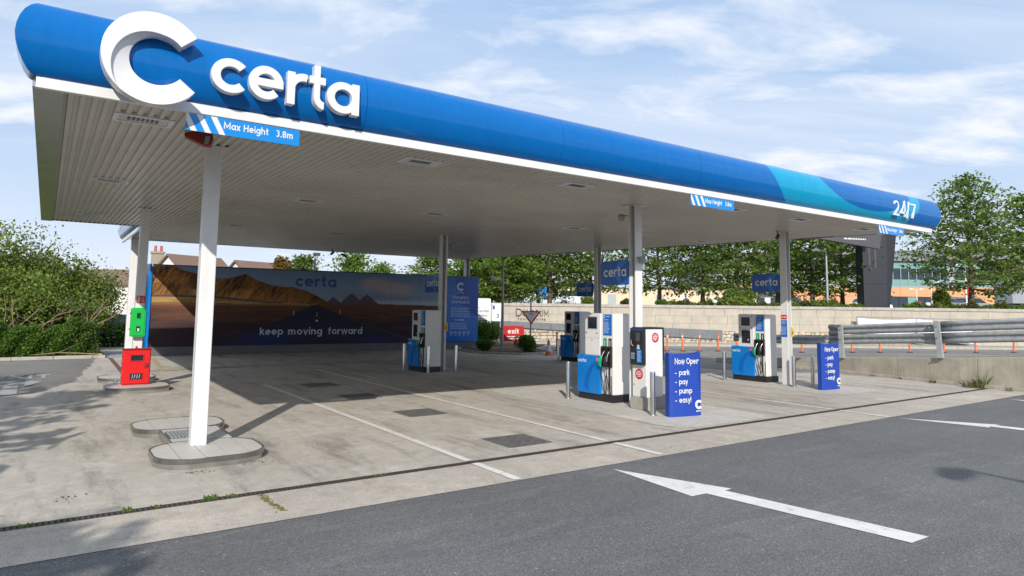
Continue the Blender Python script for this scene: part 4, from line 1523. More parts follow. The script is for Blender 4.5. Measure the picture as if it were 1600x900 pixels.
# ------------------------------------------------------------------ rounded blue signs on the columns
def column_sign(x, y_far, y_near, z0, z1, lab):
    t = thing('column_sign', lab, 'sign', (x, y_near, z0), 'blue rounded signs on the columns')
    F = Frame((x, y_far, z0), (0, -1, 0), (0, 0, 1))
    W, H = y_far - y_near, z1 - z0
    P = round_rect(0, W, 0, H, 0.075, 5)
    mb = MB()
    mb.prism(F, P, -0.06, 0.0)
    mb.build('panel', MAT['sign_navy'], t)
    oo, ii = [], []
    for i in range(15):
        tt = math.radians(100 + 150 * i / 14)
        oo.append((min(W - 0.012, 0.95 * W + 0.42 * W * math.cos(tt)), min(H - 0.012, max(0.012, 0.5 * H + 0.62 * H * math.sin(tt)))))
        ii.append((min(W - 0.011, 1.02 * W + 0.30 * W * math.cos(tt)), min(H - 0.011, max(0.011, 0.42 * H + 0.52 * H * math.sin(tt)))))
    mb = MB()
    mb.strip(F, oo, ii, 0.0, 0.0015)
    mb.build('swoosh', MAT['sign_navy2'], t)
    mb = MB()
    write(mb, F, 'certa', 0.12 * W, 0.34 * H, 0.30 * H, w=0.21, d0=0.0, d1=0.004, gap=0.13, width=0.80 * W)
    mb.build('lettering', MAT['print_white'], t)
    return t


column_sign(8.33, 0.44, -0.44, 2.59, 3.125, 'bright blue rounded sign on the column behind the payment kiosk')
column_sign(15.06, 1.24, 0.34, 2.61, 3.13, 'blue rounded sign on the right hand sunlit column')
column_sign(15.05, 9.12, 8.22, 2.54, 3.08, 'dark blue rounded sign on the far column behind the kiosk pump')
column_sign(8.62, 9.50, 8.48, 2.55, 3.14, 'shaded blue rounded sign on the column in front of the mural')

# narrow notices on the columns
for x, y, lab in ((15.065, 0.235, 'narrow red and blue notice on the right hand sunlit column'), (8.575, 8.38, 'narrow red and blue notice on the column beside the mural pump')):
    t = thing('column_notice', lab, 'notice', (x, y, 1.4), 'narrow notices on the columns')
    F = Frame((x, y, 0), (0, -1, 0), (0, 0, 1))
    mb = MB()
    mb.rect(F, -0.10, 0.085, 1.845, 1.96, 0.0, 0.004)
    a = mb.build('red_plate', MAT['red_sticker'], t)
    mb = MB()
    small_print(mb, Frame((x - 0.004, y, 0), (0, -1, 0), (0, 0, 1)), -0.09, 1.885, 0.165, 1, 0.06, 4, 0.002, 0.5, 0.05)
    mb.build('plate_print', MAT['print_white'], a)
    mb = MB()
    mb.rect(F, -0.10, 0.085, 1.35, 1.815, 0.0, 0.004)
    a = mb.build('blue_plate', MAT['blue'], t)
    mb = MB()
    small_print(mb, Frame((x - 0.004, y, 0), (0, -1, 0), (0, 0, 1)), -0.085, 1.77, 0.16, 3, 0.035, 6, 0.002)
    for k in range(7):
        mb.rect(Frame((x - 0.004, y, 0), (0, -1, 0), (0, 0, 1)), -0.085, -0.05, 1.41 + k * 0.035, 1.43 + k * 0.035, 0.0, 0.002)
    small_print(mb, Frame((x - 0.004, y, 0), (0, -1, 0), (0, 0, 1)), -0.035, 1.62, 0.11, 7, 0.035, 7, 0.002)
    mb.build('plate_print', MAT['print_pale'], a)
for x, y, z, lab in ((15.29, 0.13, 1.36, 'small yellow hazard sticker on the right hand sunlit column'), (8.77, 8.27, 1.30, 'small yellow hazard sticker on the column beside the mural pump')):
    t = thing('hazard_sticker', lab, 'sticker', (x, y, z), 'yellow hazard stickers on the columns')
    F = FY(x, y, z)
    mb = MB()
    mb.rect(F, -0.06, 0.06, 0.0, 0.26, 0.0, 0.004)
    a = mb.build('plate', MAT['yellow'], t)
    mb = MB()
    mb.prism(Frame(F.p(0, 0, 0.004), F.r, F.u), [(-0.02, 0.05), (0.01, 0.05), (0.03, 0.13), (0.0, 0.13), (0.025, 0.22), (-0.02, 0.12)], 0.0, 0.002)
    mb.build('bolt_mark', MAT['print_black'], a)

# ------------------------------------------------------------------ safety kit on the second left column
t = thing('hose_cabinet', 'bright red cabinet with two dark windows standing on the left island', 'cabinet', (-0.05, 7.55, 0.14))
mb = MB()
mb.box(-0.345, 0.245, 7.53, 7.77, 0.138, 0.975)
mb.build('case', MAT['red'], t, bevel=0.015)
mb = MB()
mb.box(-0.365, 0.26, 7.50, 7.60, 0.965, 0.992)
mb.build('lid', MAT['red_dark'], t, bevel=0.006)
F = FY(0, 7.53, 0)
mb = MB()
mb.rect(F, -0.315, 0.225, 0.165, 0.95, 0.0, 0.022)
dr = mb.build('door', MAT['red'], t, bevel=0.008)
F = FY(0, 7.508, 0)
for z0, z1 in ((0.70, 0.835), (0.265, 0.405)):
    mb = MB()
    mb.strip(F, [(-0.20, z0 - 0.015), (0.10, z0 - 0.015), (0.10, z1 + 0.015), (-0.20, z1 + 0.015)], [(-0.18, z0), (0.08, z0), (0.08, z1), (-0.18, z1)], 0.0, 0.012, closed=True)
    w1 = mb.build('window_frame', MAT['red'], dr)
    mb = MB()
    mb.rect(F, -0.18, 0.08, z0, z1, 0.0, 0.004)
    mb.build('window', MAT['screen'], dr)
mb = MB()
for k in range(4):
    mb.tube([(-0.14 + 0.05 * k, 7.502, 0.29), (-0.12 + 0.05 * k, 7.502, 0.33 + 0.02 * (k % 2)), (-0.13 + 0.05 * k, 7.502, 0.385)], 0.008, 5)
mb.build('hose_coil', MAT['print_grey'], dr, smooth=50)
mb = MB()
mb.strip(F, [(0.115, 0.525), (0.20, 0.525), (0.20, 0.635), (0.115, 0.635)], [(0.125, 0.535), (0.19, 0.535), (0.19, 0.625), (0.125, 0.625)], 0.0, 0.006, closed=True)
mb.rect(F, 0.145, 0.185, 0.555, 0.60, 0.0, 0.012)
mb.build('latch', MAT['black'], dr)
mb = MB()
for z_ in (0.30, 0.52, 0.78):
    mb.box(-0.36, -0.345, 7.55, 7.58, z_, z_ + 0.05)
mb.build('hinge', MAT['red_dark'], t)
mb = MB()
mb.lathe([(0.03, 0.0), (0.025, 0.04), (0.0, 0.06)], 8, -0.06, 7.66, 0.985)
mb.build('top_knob', MAT['red'], t)

t = thing('extinguisher_box', 'bright green plastic box with two windows on the second left column', 'box', (-0.05, 7.85, 1.25))
P = round_rect(-0.205, 0.115, 1.255, 1.955, 0.035, 4)
mb = MB()
mb.prism(FY(0, 7.945, 0), P, 0.0, 0.16)
mb.build('shell', MAT['green'], t, bevel=0.01)
mb = MB()
mb.prism(FY(0, 7.785, 0), round_rect(-0.17, 0.08, 1.29, 1.92, 0.03, 4), 0.0, 0.012)
mb.build('lid', MAT['green'], t, bevel=0.005)
F = FY(0, 7.773, 0)
for z0, mt in ((1.38, 'print_grey'), (1.70, 'screen')):
    mb = MB()
    mb.strip(F, [(-0.10, z0 - 0.015), (0.01, z0 - 0.015), (0.01, z0 + 0.145), (-0.10, z0 + 0.145)], [(-0.085, z0), (-0.005, z0), (-0.005, z0 + 0.13), (-0.085, z0 + 0.13)], 0.0, 0.01, closed=True)
    mb.build('window_frame', MAT['green'], t)
    mb = MB()
    mb.rect(F, -0.085, -0.005, z0, z0 + 0.13, 0.0, 0.004)
    mb.build('window', MAT['screen'], t)
    if mt == 'print_grey':
        mb = MB()
        mb.rect(F, -0.06, -0.02, z0 + 0.01, z0 + 0.08, 0.004, 0.007)
        mb.build('tag', MAT['print_white'], t)
mb = MB()
for sx_ in (-0.215, 0.125):
    for z_ in (1.42, 1.80):
        mb.box(sx_ - 0.014, sx_ + 0.014, 7.80, 7.84, z_, z_ + 0.035)
mb.build('clip', MAT['black'], t)

t = thing('fire_sign', 'small red and white extinguisher sign above the green box', 'sign', (-0.07, 7.945, 2.07))
F = FY(0, 7.945, 0)
mb = MB()
mb.rect(F, -0.10, 0.085, 2.07, 2.25, 0.0, 0.004)
pl = mb.build('plate', MAT['red_sticker'], t)
mb = MB()
F = FY(0.058, 7.941, 0)
mb.rect(F, -0.135, -0.085, 2.09, 2.17, 0.0, 0.002)
mb.rect(F, -0.13, -0.10, 2.18, 2.23, 0.0, 0.002)
mb.tube([(-0.027, 7.94, 2.21), (-0.012, 7.94, 2.19), (-0.017, 7.94, 2.16)], 0.006, 5)
mb.rect(F, -0.02, -0.012, 2.10, 2.22, 0.0, 0.002)
mb.prism(F, [(-0.045, 2.13), (-0.015, 2.09), (0.015, 2.13)], 0.0, 0.002)
mb.build('pictogram', MAT['print_white'], pl)

# ------------------------------------------------------------------ cameras and fittings under the roof
def dome_cam(x, y, z, lab, arm):
    t = thing('security_camera', lab, 'camera', (x, y, z), 'security cameras under the canopy')
    mb = MB()
    mb.tube([(x - arm[0], y - arm[1], z + 0.06), (x, y, z + 0.07)], 0.018, 6)
    mb.build('bracket', MAT['greyed'], t)
    mb = MB()
    mb.lathe([(0.05, 0.08), (0.075, 0.05), (0.075, 0.0), (0.065, -0.04), (0.04, -0.07), (0.0, -0.082)], 12, x, y, z)
    mb.build('dome', MAT['greyed'], t, smooth=50)
    return t


def bullet_cam(x, y, z, ang, lab, mat='dark'):
    t = thing('security_camera', lab, 'camera', (x, y, z), 'security cameras under the canopy')
    d = Vector((math.cos(ang), math.sin(ang), -0.35)).normalized()
    p = Vector((x, y, z))
    mb = MB()
    mb.tube([p - d * 0.16, p + d * 0.12, p + d * 0.13], [0.05, 0.055, 0.045], 10)
    mb.build('housing', MAT[mat], t, smooth=50)
    mb = MB()
    mb.tube([p, p + Vector((0, 0, 0.10)), (x, y, zs(y) + 0.06)], [0.02, 0.02, 0.025], 6)
    mb.build('bracket', MAT[mat], t)
    return t


dome_cam(8.95, 8.32, 4.05, 'grey dome camera on the column in front of the mural', (0.17, 0.0))
dome_cam(8.40, -0.76, 3.10, 'grey dome camera beside the blue sign on the kiosk column', (0.0, -0.16))
dome_cam(8.14, -0.42, 4.02, 'dark dome camera near the top of the kiosk column', (-0.2, 0.0))
bullet_cam(8.25, 17.6, 4.36, 4.0, 'dark camera under the back edge of the soffit, left one of a pair')
bullet_cam(9.05, 18.3, 4.36, 5.2, 'dark camera under the back edge of the soffit, right one of a pair')
bullet_cam(15.70, 17.2, 4.36, 5.0, 'dark camera hanging near the back right corner of the soffit')
bullet_cam(14.80, 0.2, 4.14, 3.6, 'small camera at the top of the right hand sunlit column')
t = thing('floodlight', 'slim silver floodlight bracket on the right side of the kiosk column', 'floodlight', (8.62, -0.45, 3.0))
mb = MB()
mb.tube([(8.50, -0.45, 3.30), (8.60, -0.46, 3.28), (8.72, -0.48, 2.92)], 0.022, 6)
mb.build('bracket', MAT['steel'], t, smooth=50)
mb = MB()
mb.box(8.60, 8.74, -0.52, -0.42, 3.20, 3.34)
mb.build('lamp_head', MAT['greyed'], t, bevel=0.01)

# ------------------------------------------------------------------ tank enclosure with the printed mural
WX, WY, WS = 1.5, 18.95, -0.062
WF = Frame((WX, WY, 0.0), (1, WS, 0), (0, 0, 1))
WLEN, MUR = 14.63, 12.82


def np_noise(rng, nx, nz, cx, cz):
    g = rng.random((cz + 2, cx + 2))
    xi = np.linspace(0, cx, nx)
    zi = np.linspace(0, cz, nz)
    x0, z0 = np.floor(xi).astype(int), np.floor(zi).astype(int)
    fx, fz = xi - x0, zi - z0
    fx, fz = fx * fx * (3 - 2 * fx), (fz * fz * (3 - 2 * fz))[:, None]
    a = g[z0][:, x0] * (1 - fx) + g[z0][:, x0 + 1] * fx
    b = g[z0 + 1][:, x0] * (1 - fx) + g[z0 + 1][:, x0 + 1] * fx
    return a * (1 - fz) + b * fz


def np_fbm(rng, nx, nz, cx, cz, oct=5, rough=0.55):
    out = np.zeros((nz, nx))
    amp, tot = 1.0, 0.0
    for k in range(oct):
        out += amp * np_noise(rng, nx, nz, min(cx * 2 ** k, nx - 1), min(cz * 2 ** k, nz - 1))
        tot += amp
        amp *= rough
    return out / tot


def paint_mural(nx, nz, z0, z1):
    """the printed landscape: evening sky, ochre hills, dark plain and a straight road (print colours)"""
    rng = np.random.default_rng(11)
    A, Z = np.meshgrid(np.linspace(0, MUR, nx), np.linspace(z0, z1, nz))
    f1 = np_fbm(rng, nx, nz, 8, 4)
    f2 = np_fbm(rng, nx, nz, 26, 5, 6, 0.6)
    f3 = np_fbm(rng, nx, nz, 40, 30, 4, 0.6)
    f4 = np_fbm(rng, nx, nz, 12, 36, 4, 0.6)

    def c(*v):
        return np.array(v)

    def mix(a, b, t):
        t = np.clip(t, 0, 1)[..., None]
        return a * (1 - t) + b * t
    hz = np.interp(A[0], [0, 2.1, 4.4, 6.6, 9.6, 12.8], [2.12, 2.12, 2.10, 2.09, 2.17, 2.12])[None, :]
    # sky
    t = np.clip((Z - 2.1) / 1.5, 0, 1)
    img = mix(np.broadcast_to(c(0.32, 0.40, 0.50), A.shape + (3,)), c(0.19, 0.29, 0.45), t)
    cl = np.exp(-((A - 9.9) / 1.9) ** 2 - ((Z - 2.85 - 0.28 * np.exp(-((A - 9.2) / 0.8) ** 2)) / 0.42) ** 2) * 1.5 * (0.4 + 1.1 * f1) + (f1 - 0.5) * 0.5
    img = mix(img, c(0.47, 0.40, 0.41), (cl - 0.45) * 1.5)
    img = mix(img, c(0.22, 0.23, 0.33), (np.exp(-((A - 9.6) / 2.4) ** 2 - ((Z - 2.45) / 0.2) ** 2)) * 0.75)
    img = mix(img, c(0.46, 0.50, 0.54), np.exp(-((Z - 2.25) / 0.09) ** 2) * (A > 6) * 0.7)
    # distant peaks
    py = np.full(A.shape, 0.0)
    for cx, h, w in ((7.21, 2.47, 0.48), (8.06, 2.67, 0.62), (8.78, 2.60, 0.66)):
        py = np.maximum(py, h - np.abs(A - cx) * (h - 2.12) / w + (f3 - 0.5) * 0.05)
    m = (Z < py) & (Z > hz - 0.02)
    img[m] = mix(np.broadcast_to(c(0.095, 0.075, 0.095), A.shape + (3,)), c(0.15, 0.10, 0.105), f3)[m]
    # ochre hills
    rx = [-0.1, 0.07, 0.72, 1.1, 1.6, 2.36, 2.85, 3.45, 3.86, 4.56, 5.0, 5.36, 6.03, 6.37, 6.96, 7.2, 13]
    rz = [3.46, 3.52, 3.58, 3.41, 3.30, 3.13, 3.18, 3.36, 3.15, 2.91, 2.87, 2.88, 2.70, 2.55, 2.24, 2.11, 2.0]
    ridge = np.interp(A[0], rx, rz)[None, :] + (f2[nz // 2] - 0.5)[None, :] * 0.07
    hill = (Z < ridge) & (Z > hz - 0.02)
    depth = np.clip((ridge - Z) / np.maximum(ridge - hz, 0.05), 0, 1)
    gx = np_fbm(rng, nx, nz, 22, 3, 6, 0.62)
    gy = np_fbm(rng, nx, nz, 9, 5, 5, 0.6)
    warp = np.clip((np.arange(nx)[None, :] + (depth * 26).astype(int)), 0, nx - 1)
    gx = np.take_along_axis(gx, warp, axis=1)
    gr = np.gradient(gx, axis=1)
    gr = gr / (np.abs(gr).std() * 3.0 + 1e-6)
    light = 0.42 + 0.34 * np.clip(gr, -1.2, 1.2) + 0.9 * (gy - 0.5) + 0.20 * depth
    sh = np.exp(-((A - 1.55) / 0.35) ** 2) * (depth < 0.55) + np.exp(-((A - 3.25) / 0.33) ** 2) * (depth < 0.5) + np.exp(-((A - 0.35) / 0.5) ** 2) * (depth > 0.45) * 0.8
    light = light * (1 - 0.62 * np.clip(sh, 0, 1)) * np.interp(A, [0, 4, 6, 7], [1.05, 0.95, 0.68, 0.55])
    hc = mix(np.broadcast_to(c(0.045, 0.020, 0.014), A.shape + (3,)), c(0.56, 0.265, 0.075), light)
    img[hill] = hc[hill]
    # pale plain at the foot, then the dark plain
    foot = (Z <= np.interp(A[0], [0, 2.2, 4.4, 7], [2.36, 2.37, 2.20, 2.09])[None, :]) & (Z > hz - 0.02)
    img[foot] = mix(np.broadcast_to(c(0.30, 0.17, 0.06), A.shape + (3,)), c(0.48, 0.32, 0.10), f4 * 1.6 - 0.4)[foot]
    dark = (Z > np.interp(A[0], [0, 2.2, 4.4], [2.34, 2.33, 2.16])[None, :]) & (Z < np.interp(A[0], [0, 2.2, 4.4], [2.42, 2.42, 2.21])[None, :]) & (A < 5)
    img[dark] = c(0.085, 0.07, 0.085)
    pl = Z <= hz
    dz = np.clip((hz - Z) / 1.7, 0, 1)
    pc = mix(np.broadcast_to(c(0.15, 0.065, 0.035), A.shape + (3,)), c(0.040, 0.027, 0.034), dz * 1.5 + (f4 - 0.5) * 1.3)
    pc = mix(pc, c(0.24, 0.13, 0.07), np.exp(-((Z - 2.07) / 0.035) ** 2) * (A < 6.2))
    img[pl] = pc[pl]
    # the road
    lt = np.interp(Z[:, 0], [0.3, 0.63, 1.29, 2.05], [1.9, 3.1, 4.62, 6.22])[:, None]
    rt = np.interp(Z[:, 0], [0.3, 0.53, 1.29, 2.06], [11.9, 10.94, 8.55, 6.60])[:, None]
    road = pl & (A > lt) & (A < rt)
    rcol = mix(np.broadcast_to(c(0.034, 0.037, 0.062), A.shape + (3,)), c(0.026, 0.029, 0.050), f4)
    img[road] = rcol[road]
    blu = np.exp(-((A - 4.4) / 1.0) ** 2 - ((Z - 0.6) / 0.3) ** 2) + 0.6 * np.exp(-((A - 9.3) / 0.9) ** 2 - ((Z - 0.5) / 0.25) ** 2)
    img = mix(img, c(0.03, 0.05, 0.25), blu * 0.4 * (Z < 1.2))
    edge = pl & ((np.abs(A - rt) < 0.06 + 0.04 * dz))
    img[edge] = (img * 0.5 + c(0.13, 0.06, 0.035) * 0.5)[edge]
    for zc, dr in ((1.40, 0.035), (1.63, 0.018), (1.74, 0.013), (1.83, 0.010), (1.90, 0.008), (1.98, 0.007)):
        img[(np.abs(A - 6.50) < dr * 1.5) & (np.abs(Z - zc) < dr)] = c(0.55, 0.55, 0.60)
    for ax, za, zb in ((5.49, 1.64, 1.86), (7.55, 1.70, 1.90)):
        img[(np.abs(A - ax) < 0.022) & (Z > za) & (Z < zb)] = c(0.45, 0.30, 0.16)
    return np.clip(img * (0.93 + 0.14 * f3[..., None]), 0.005, 0.9)


wm, wnt, wb = new_mat('mural_print')
_at = wnt.nodes.new('ShaderNodeVertexColor')
_at.layer_name = 'print'
LK(wnt, _at.outputs['Color'], wb.inputs['Base Color'])
wb.inputs['Roughness'].default_value = 0.55
wb.inputs['Specular IOR Level'].default_value = 0.15
MAT['mural'] = wm
MAT['wall_base'] = M('enclosure_base_grey', (0.115, 0.115, 0.125), 0.55, var=0.15, streak=0.2)

encl = thing('mural_enclosure', 'long enclosure wall printed with a desert road landscape and a blue emergency panel', 'wall', (8.7, 18.5, 0.0))
NXT, NZ, PZ0, PZ1 = 540, 132, 0.37, 3.585
img = paint_mural(NXT, NZ, PZ0, PZ1)
NP_ = 9
per = NXT // NP_
for k in range(NP_):
    a0, a1 = MUR * k / NP_ + 0.003, MUR * (k + 1) / NP_ - 0.003
    vs_ = []
    for j in range(NZ):
        zz = PZ0 + (PZ1 - PZ0) * j / (NZ - 1)
        for i in range(per):
            vs_.append(tuple(WF.p(a0 + (a1 - a0) * i / (per - 1), zz, 0.03)))
    fs = [(j * per + i, j * per + i + 1, (j + 1) * per + i + 1, (j + 1) * per + i) for j in range(NZ - 1) for i in range(per - 1)]
    n0 = len(vs_)
    for aa, zz in ((a0, PZ0), (a1, PZ0), (a1, PZ1), (a0, PZ1)):
        vs_.append(tuple(WF.p(aa, zz, 0.005)))
    cs = [0, per - 1, NZ * per - 1, (NZ - 1) * per]
    fs += [(cs[q], n0 + q, n0 + (q + 1) % 4, cs[(q + 1) % 4]) for q in range(4)]
    mb = MB()
    mb.add(vs_, fs)
    o = mb.build('mural_panel', MAT['mural'], encl)
    ca = o.data.color_attributes.new('print', 'FLOAT_COLOR', 'POINT')
    sub = img[:, k * per:(k + 1) * per]
    full = np.ones((len(vs_), 4), dtype=np.float32)
    full[:n0, :3] = sub.reshape(-1, 3)
    full[n0:, :3] = 0.1
    ca.data.foreach_set('color', full.ravel())

mb = MB()
mb.rect(WF, 0.0, WLEN, 0.0, 0.365, -0.02, 0.012)
mb.build('base_band', MAT['wall_base'], encl)
mb = MB()
mb.rect(WF, 0.02, WLEN - 0.02, 0.30, 3.58, -2.6, 0.0)
mb.build('enclosure_body', MAT['wall_base'], encl)
mb = MB()
mb.rect(WF, -0.01, WLEN, 3.588, 3.63, -0.06, 0.045)
mb.build('cap_rail', MAT['dark'], encl)
# blue emergency panel at the right end
mb = MB()
mb.rect(WF, MUR + 0.004, WLEN - 0.01, 0.368, 3.586, 0.0, 0.05)
ep = mb.build('emergency_panel', MAT['blue'], encl)
We = Frame(WF.p(MUR, 0, 0.05), WF.r, WF.u)
mb = MB()
oo, ii = [], []
for i in range(17):
    tt = math.radians(180 + 90 * i / 16)
    oo.append((1.79 + 1.30 * math.cos(tt), 3.57 + 1.9 * math.sin(tt)))
    ii.append((1.79 + 0.015 * math.cos(tt), 3.57 + 0.5 * math.sin(tt)))
mb.strip(We, oo, ii, 0.0, 0.002)
mb.build('swoosh', MAT['print_blue'], ep)
mb = MB()
logo_c(mb, We, 0.79, 3.10, 0.215, 0.0, 0.004, 15)
write(mb, We, 'certa', 0.79, 2.755, 0.075, w=0.2, d0=0.0, d1=0.004, center=True)
write(mb, We, 'Emergency', 0.80, 2.49, 0.125, w=0.2, d0=0.0, d1=0.004, center=True, width=0.92)
write(mb, We, 'information', 0.80, 2.26, 0.125, w=0.2, d0=0.0, d1=0.004, center=True, width=1.02)
small_print(mb, We, 0.26, 2.02, 1.10, 6, 0.085, 21, 0.003, 0.35, 0.25)
small_print(mb, We, 0.50, 1.42, 0.62, 1, 0.10, 22, 0.003, 0.5, 0.05)
small_print(mb, We, 0.26, 1.26, 1.10, 4, 0.085, 23, 0.003, 0.35, 0.25)
for q in range(5):
    cx = 0.31 + 0.235 * q
    mb.strip(We, disc(cx, 0.80 + 0.02, 0.085, 16), disc(cx, 0.82, 0.066, 16), 0.0, 0.003, closed=True)
    mb.rect(We, cx - 0.035, cx + 0.035, 0.80, 0.84, 0.0, 0.003)
    small_print(mb, We, cx - 0.07, 0.685, 0.14, 2 if q in (2, 3) else 1, 0.04, 30 + q, 0.003, 0.4, 0.1)
mb.build('panel_print', MAT['print_pale'], ep)
# blue end panel facing the hedge, rounded at the top
Fe = Frame(WF.p(-0.02, 0, 0.045), (0.062, -1, 0), (0, 0, 1))
mb = MB()
mb.prism(Fe, [(-3.4, 0.05), (0.0, 0.05)] + arc(-0.30, 3.36, 0.30, 0, 90, 15) + arc(-3.1, 3.36, 0.30, 90, 180, 15), 0.0, 0.09)
e2 = mb.build('end_panel', MAT['blue_bright'], encl, bevel=0.02)
Fe2 = Frame(Fe.p(0, 0, 0.092), Fe.r, Fe.u)
mb = MB()
logo_c(mb, Fe2, -1.6, 2.05, 0.75, 0.0, 0.006, 12)
write(mb, Fe2, 'certa', -1.6, 0.85, 0.26, w=0.2, d0=0.0, d1=0.006, center=True)
mb.build('lettering', MAT['print_pale'], e2)
# lettering on the mural
Wm = Frame(WF.p(0, 0, 0.03), WF.r, WF.u)
mb = MB()
write(mb, Wm, 'certa', 5.52, 2.90, 0.36, w=0.24, d0=0.0, d1=0.004, width=1.80)
mb.build('lettering', MAT['print_blue'], encl)
mb = MB()
mb = None
for wd, a0, a1 in (('keep', 4.12, 5.08), ('moving', 5.29, 6.76), ('forward', 7.03, 8.60)):
    mb = MB()
    write(mb, Wm, wd, a0, 0.80, 0.225, w=0.24, d0=0.0, d1=0.004, width=a1 - a0)
    mb.build('lettering', MAT['print_grey'], encl)
t = thing('camera_pole', 'thin grey pole with a camera rising behind the mural wall', 'pole', (8.4, 20.3, 0.0))
mb = MB()
mb.tube([(8.4, 20.3, 0.0), (8.4, 20.3, 4.45)], 0.05, 8)
mb.build('post', MAT['galv'], t, smooth=50)
mb = MB()
mb.box(8.3, 8.62, 20.2, 20.36, 4.42, 4.56)
mb.build('camera_head', MAT['dark'], t, bevel=0.02)

# second drain across the bay, deep under the canopy, and the rusty strip by the left kerb
sheet('drain_line', [(0.2, 12.42), (14.0, 13.0), (14.0, 13.10), (0.2, 12.52)], 0.012, MAT['drain'])
sheet('rusty_strip', [(0.02, 12.0), (0.16, 12.0), (0.28, 18.6), (0.14, 18.6)], 0.014, M('rusty_iron', (0.17, 0.085, 0.05), 0.8, 0.2, var=0.3, scale=8))
sheet('side_path', [(0.2, 18.7), (1.4, 18.95), (1.4, 30), (0.2, 30)], 0.006, MAT['pavement'])

# ------------------------------------------------------------------ foliage helpers
def leaf_mesh(name, P, S, rng, flat=0.6, aspect=0.6):
    """many small leaf faces: P centres (n,3), S sizes (n)"""
    n = len(P)
    nr = rng.normal(size=(n, 3))
    nr[:, 2] = np.abs(nr[:, 2]) * (1 + 2 * flat) + 0.15
    nr /= np.linalg.norm(nr, axis=1)[:, None]
    t = rng.normal(size=(n, 3))
    t -= nr * np.sum(t * nr, axis=1)[:, None]
    t /= np.maximum(1e-6, np.linalg.norm(t, axis=1))[:, None]
    b = np.cross(nr, t)
    S = S[:, None]
    fold = nr * S * 0.16
    V = np.empty((n, 4, 3))
    V[:, 0] = P - t * S
    V[:, 1] = P + b * S * aspect - fold
    V[:, 2] = P + t * S * 0.9 - fold
    V[:, 3] = P - b * S * aspect - fold
    me = bpy.data.meshes.new(name)
    me.vertices.add(n * 4)
    me.vertices.foreach_set('co', V.astype(np.float32).ravel())
    me.loops.add(n * 4)
    me.loops.foreach_set('vertex_index', np.arange(n * 4, dtype=np.int32))
    me.polygons.add(n)
    me.polygons.foreach_set('loop_start', np.arange(0, n * 4, 4, dtype=np.int32))
    me.polygons.foreach_set('loop_total', np.full(n, 4, dtype=np.int32))
    me.update(calc_edges=True)
    return me


def add_leaves(name, P, S, rng, mat, parent, flat=0.6, aspect=0.6):
    me = leaf_mesh(name, np.asarray(P) - np.array(parent.location), np.asarray(S), rng, flat, aspect)
    me.materials.append(mat)
    o = bpy.data.objects.new(name, me)
    COL.objects.link(o)
    o.parent = parent
    return o


def tree(label, cat, x, y, z, H, th, R, seed, leaf=0.20, per=17, nb=30, mat='leaf_tree', group=None, lean=0.0, name='broadleaf_tree', r0=None):
    rng = np.random.default_rng(seed)
    t = thing(name, label, cat, (x, y, z), group)
    r0 = r0 or 0.018 * H
    mb = MB()
    top = Vector((x + lean, y, z + H * 0.93))
    trunk = []
    for i in range(8):
        s = i / 7
        trunk.append(Vector((x, y, z)).lerp(top, s) + Vector((rng.normal() * 0.05 * H * 0.1, rng.normal() * 0.05 * H * 0.1, 0)) * (1 if 0 < i else 0))
    mb.tube([tuple(p) for p in trunk], [r0 * (1 - 0.85 * i / 7) * (1.25 if i == 0 else 1) for i in range(8)], 9)
    mb.build('trunk', MAT['bark'], t, smooth=60)
    mb = MB()
    P, S = [], []
    for k in range(nb):
        s = (k + 0.5) / nb
        h = th + (H * 0.95 - th) * s
        prof = (0.80 + 0.20 * min(1.0, s / 0.22)) * (1 - 0.84 * max(0.0, (s - 0.22) / 0.78) ** 1.35)
        Ln = R * prof * rng.uniform(0.72, 1.12)
        az = k * 2.399 + rng.uniform(-0.4, 0.4)
        up = rng.uniform(-0.02, 0.22) + 0.50 * s
        i0 = min(6, int(7 * h / (H * 0.93)))
        base = trunk[i0].lerp(trunk[i0 + 1], min(1, max(0, 7 * h / (H * 0.93) - i0)))
        base.z = z + h * 0.93
        d = Vector((math.cos(az), math.sin(az), up)).normalized()
        pts = []
        for q in range(5):
            f = q / 4
            pts.append(base + d * Ln * f + Vector((0, 0, -0.10 * Ln * f * f)) + Vector(rng.normal(size=3)) * 0.05 * Ln * f)
        mb.tube([tuple(p) for p in pts], [r0 * 0.34 * (1 - 0.8 * q / 4) * (1 - 0.5 * s) for q in range(5)], 5)
        nc = max(4, int(Ln / 0.30))
        for c in range(nc):
            f = 0.28 + 0.76 * (c + rng.random()) / nc
            p = base + d * Ln * f + Vector((0, 0, -0.10 * Ln * f * f))
            side = Vector((-math.sin(az), math.cos(az), 0)) * rng.normal() * 0.30 * Ln * min(1.0, f) * 0.75
            p = p + side
            cr = rng.uniform(0.16, 0.42) * (0.75 + 0.25 * H / 8)
            p = p + Vector((0, 0, rng.normal() * 0.16 * (0.6 + Ln * 0.25)))
            m_ = int(per * rng.uniform(0.6, 1.3))
            q = rng.normal(size=(m_, 3)) * np.array([cr * 1.1, cr * 1.1, cr * 0.42])
            P.append(np.array(p) + q)
            S.append(rng.uniform(0.45, 1.3, m_) * leaf)
            if c % 2 == 0 and Ln > 1.0:
                mb.tube([tuple(base + d * Ln * f * 0.8), tuple(p)], [r0 * 0.10, r0 * 0.04], 4)
    mb.build('branch', MAT['bark'], t, smooth=60)
    add_leaves('crown', np.concatenate(P), np.concatenate(S), rng, MAT[mat], t, flat=0.25)
    return t


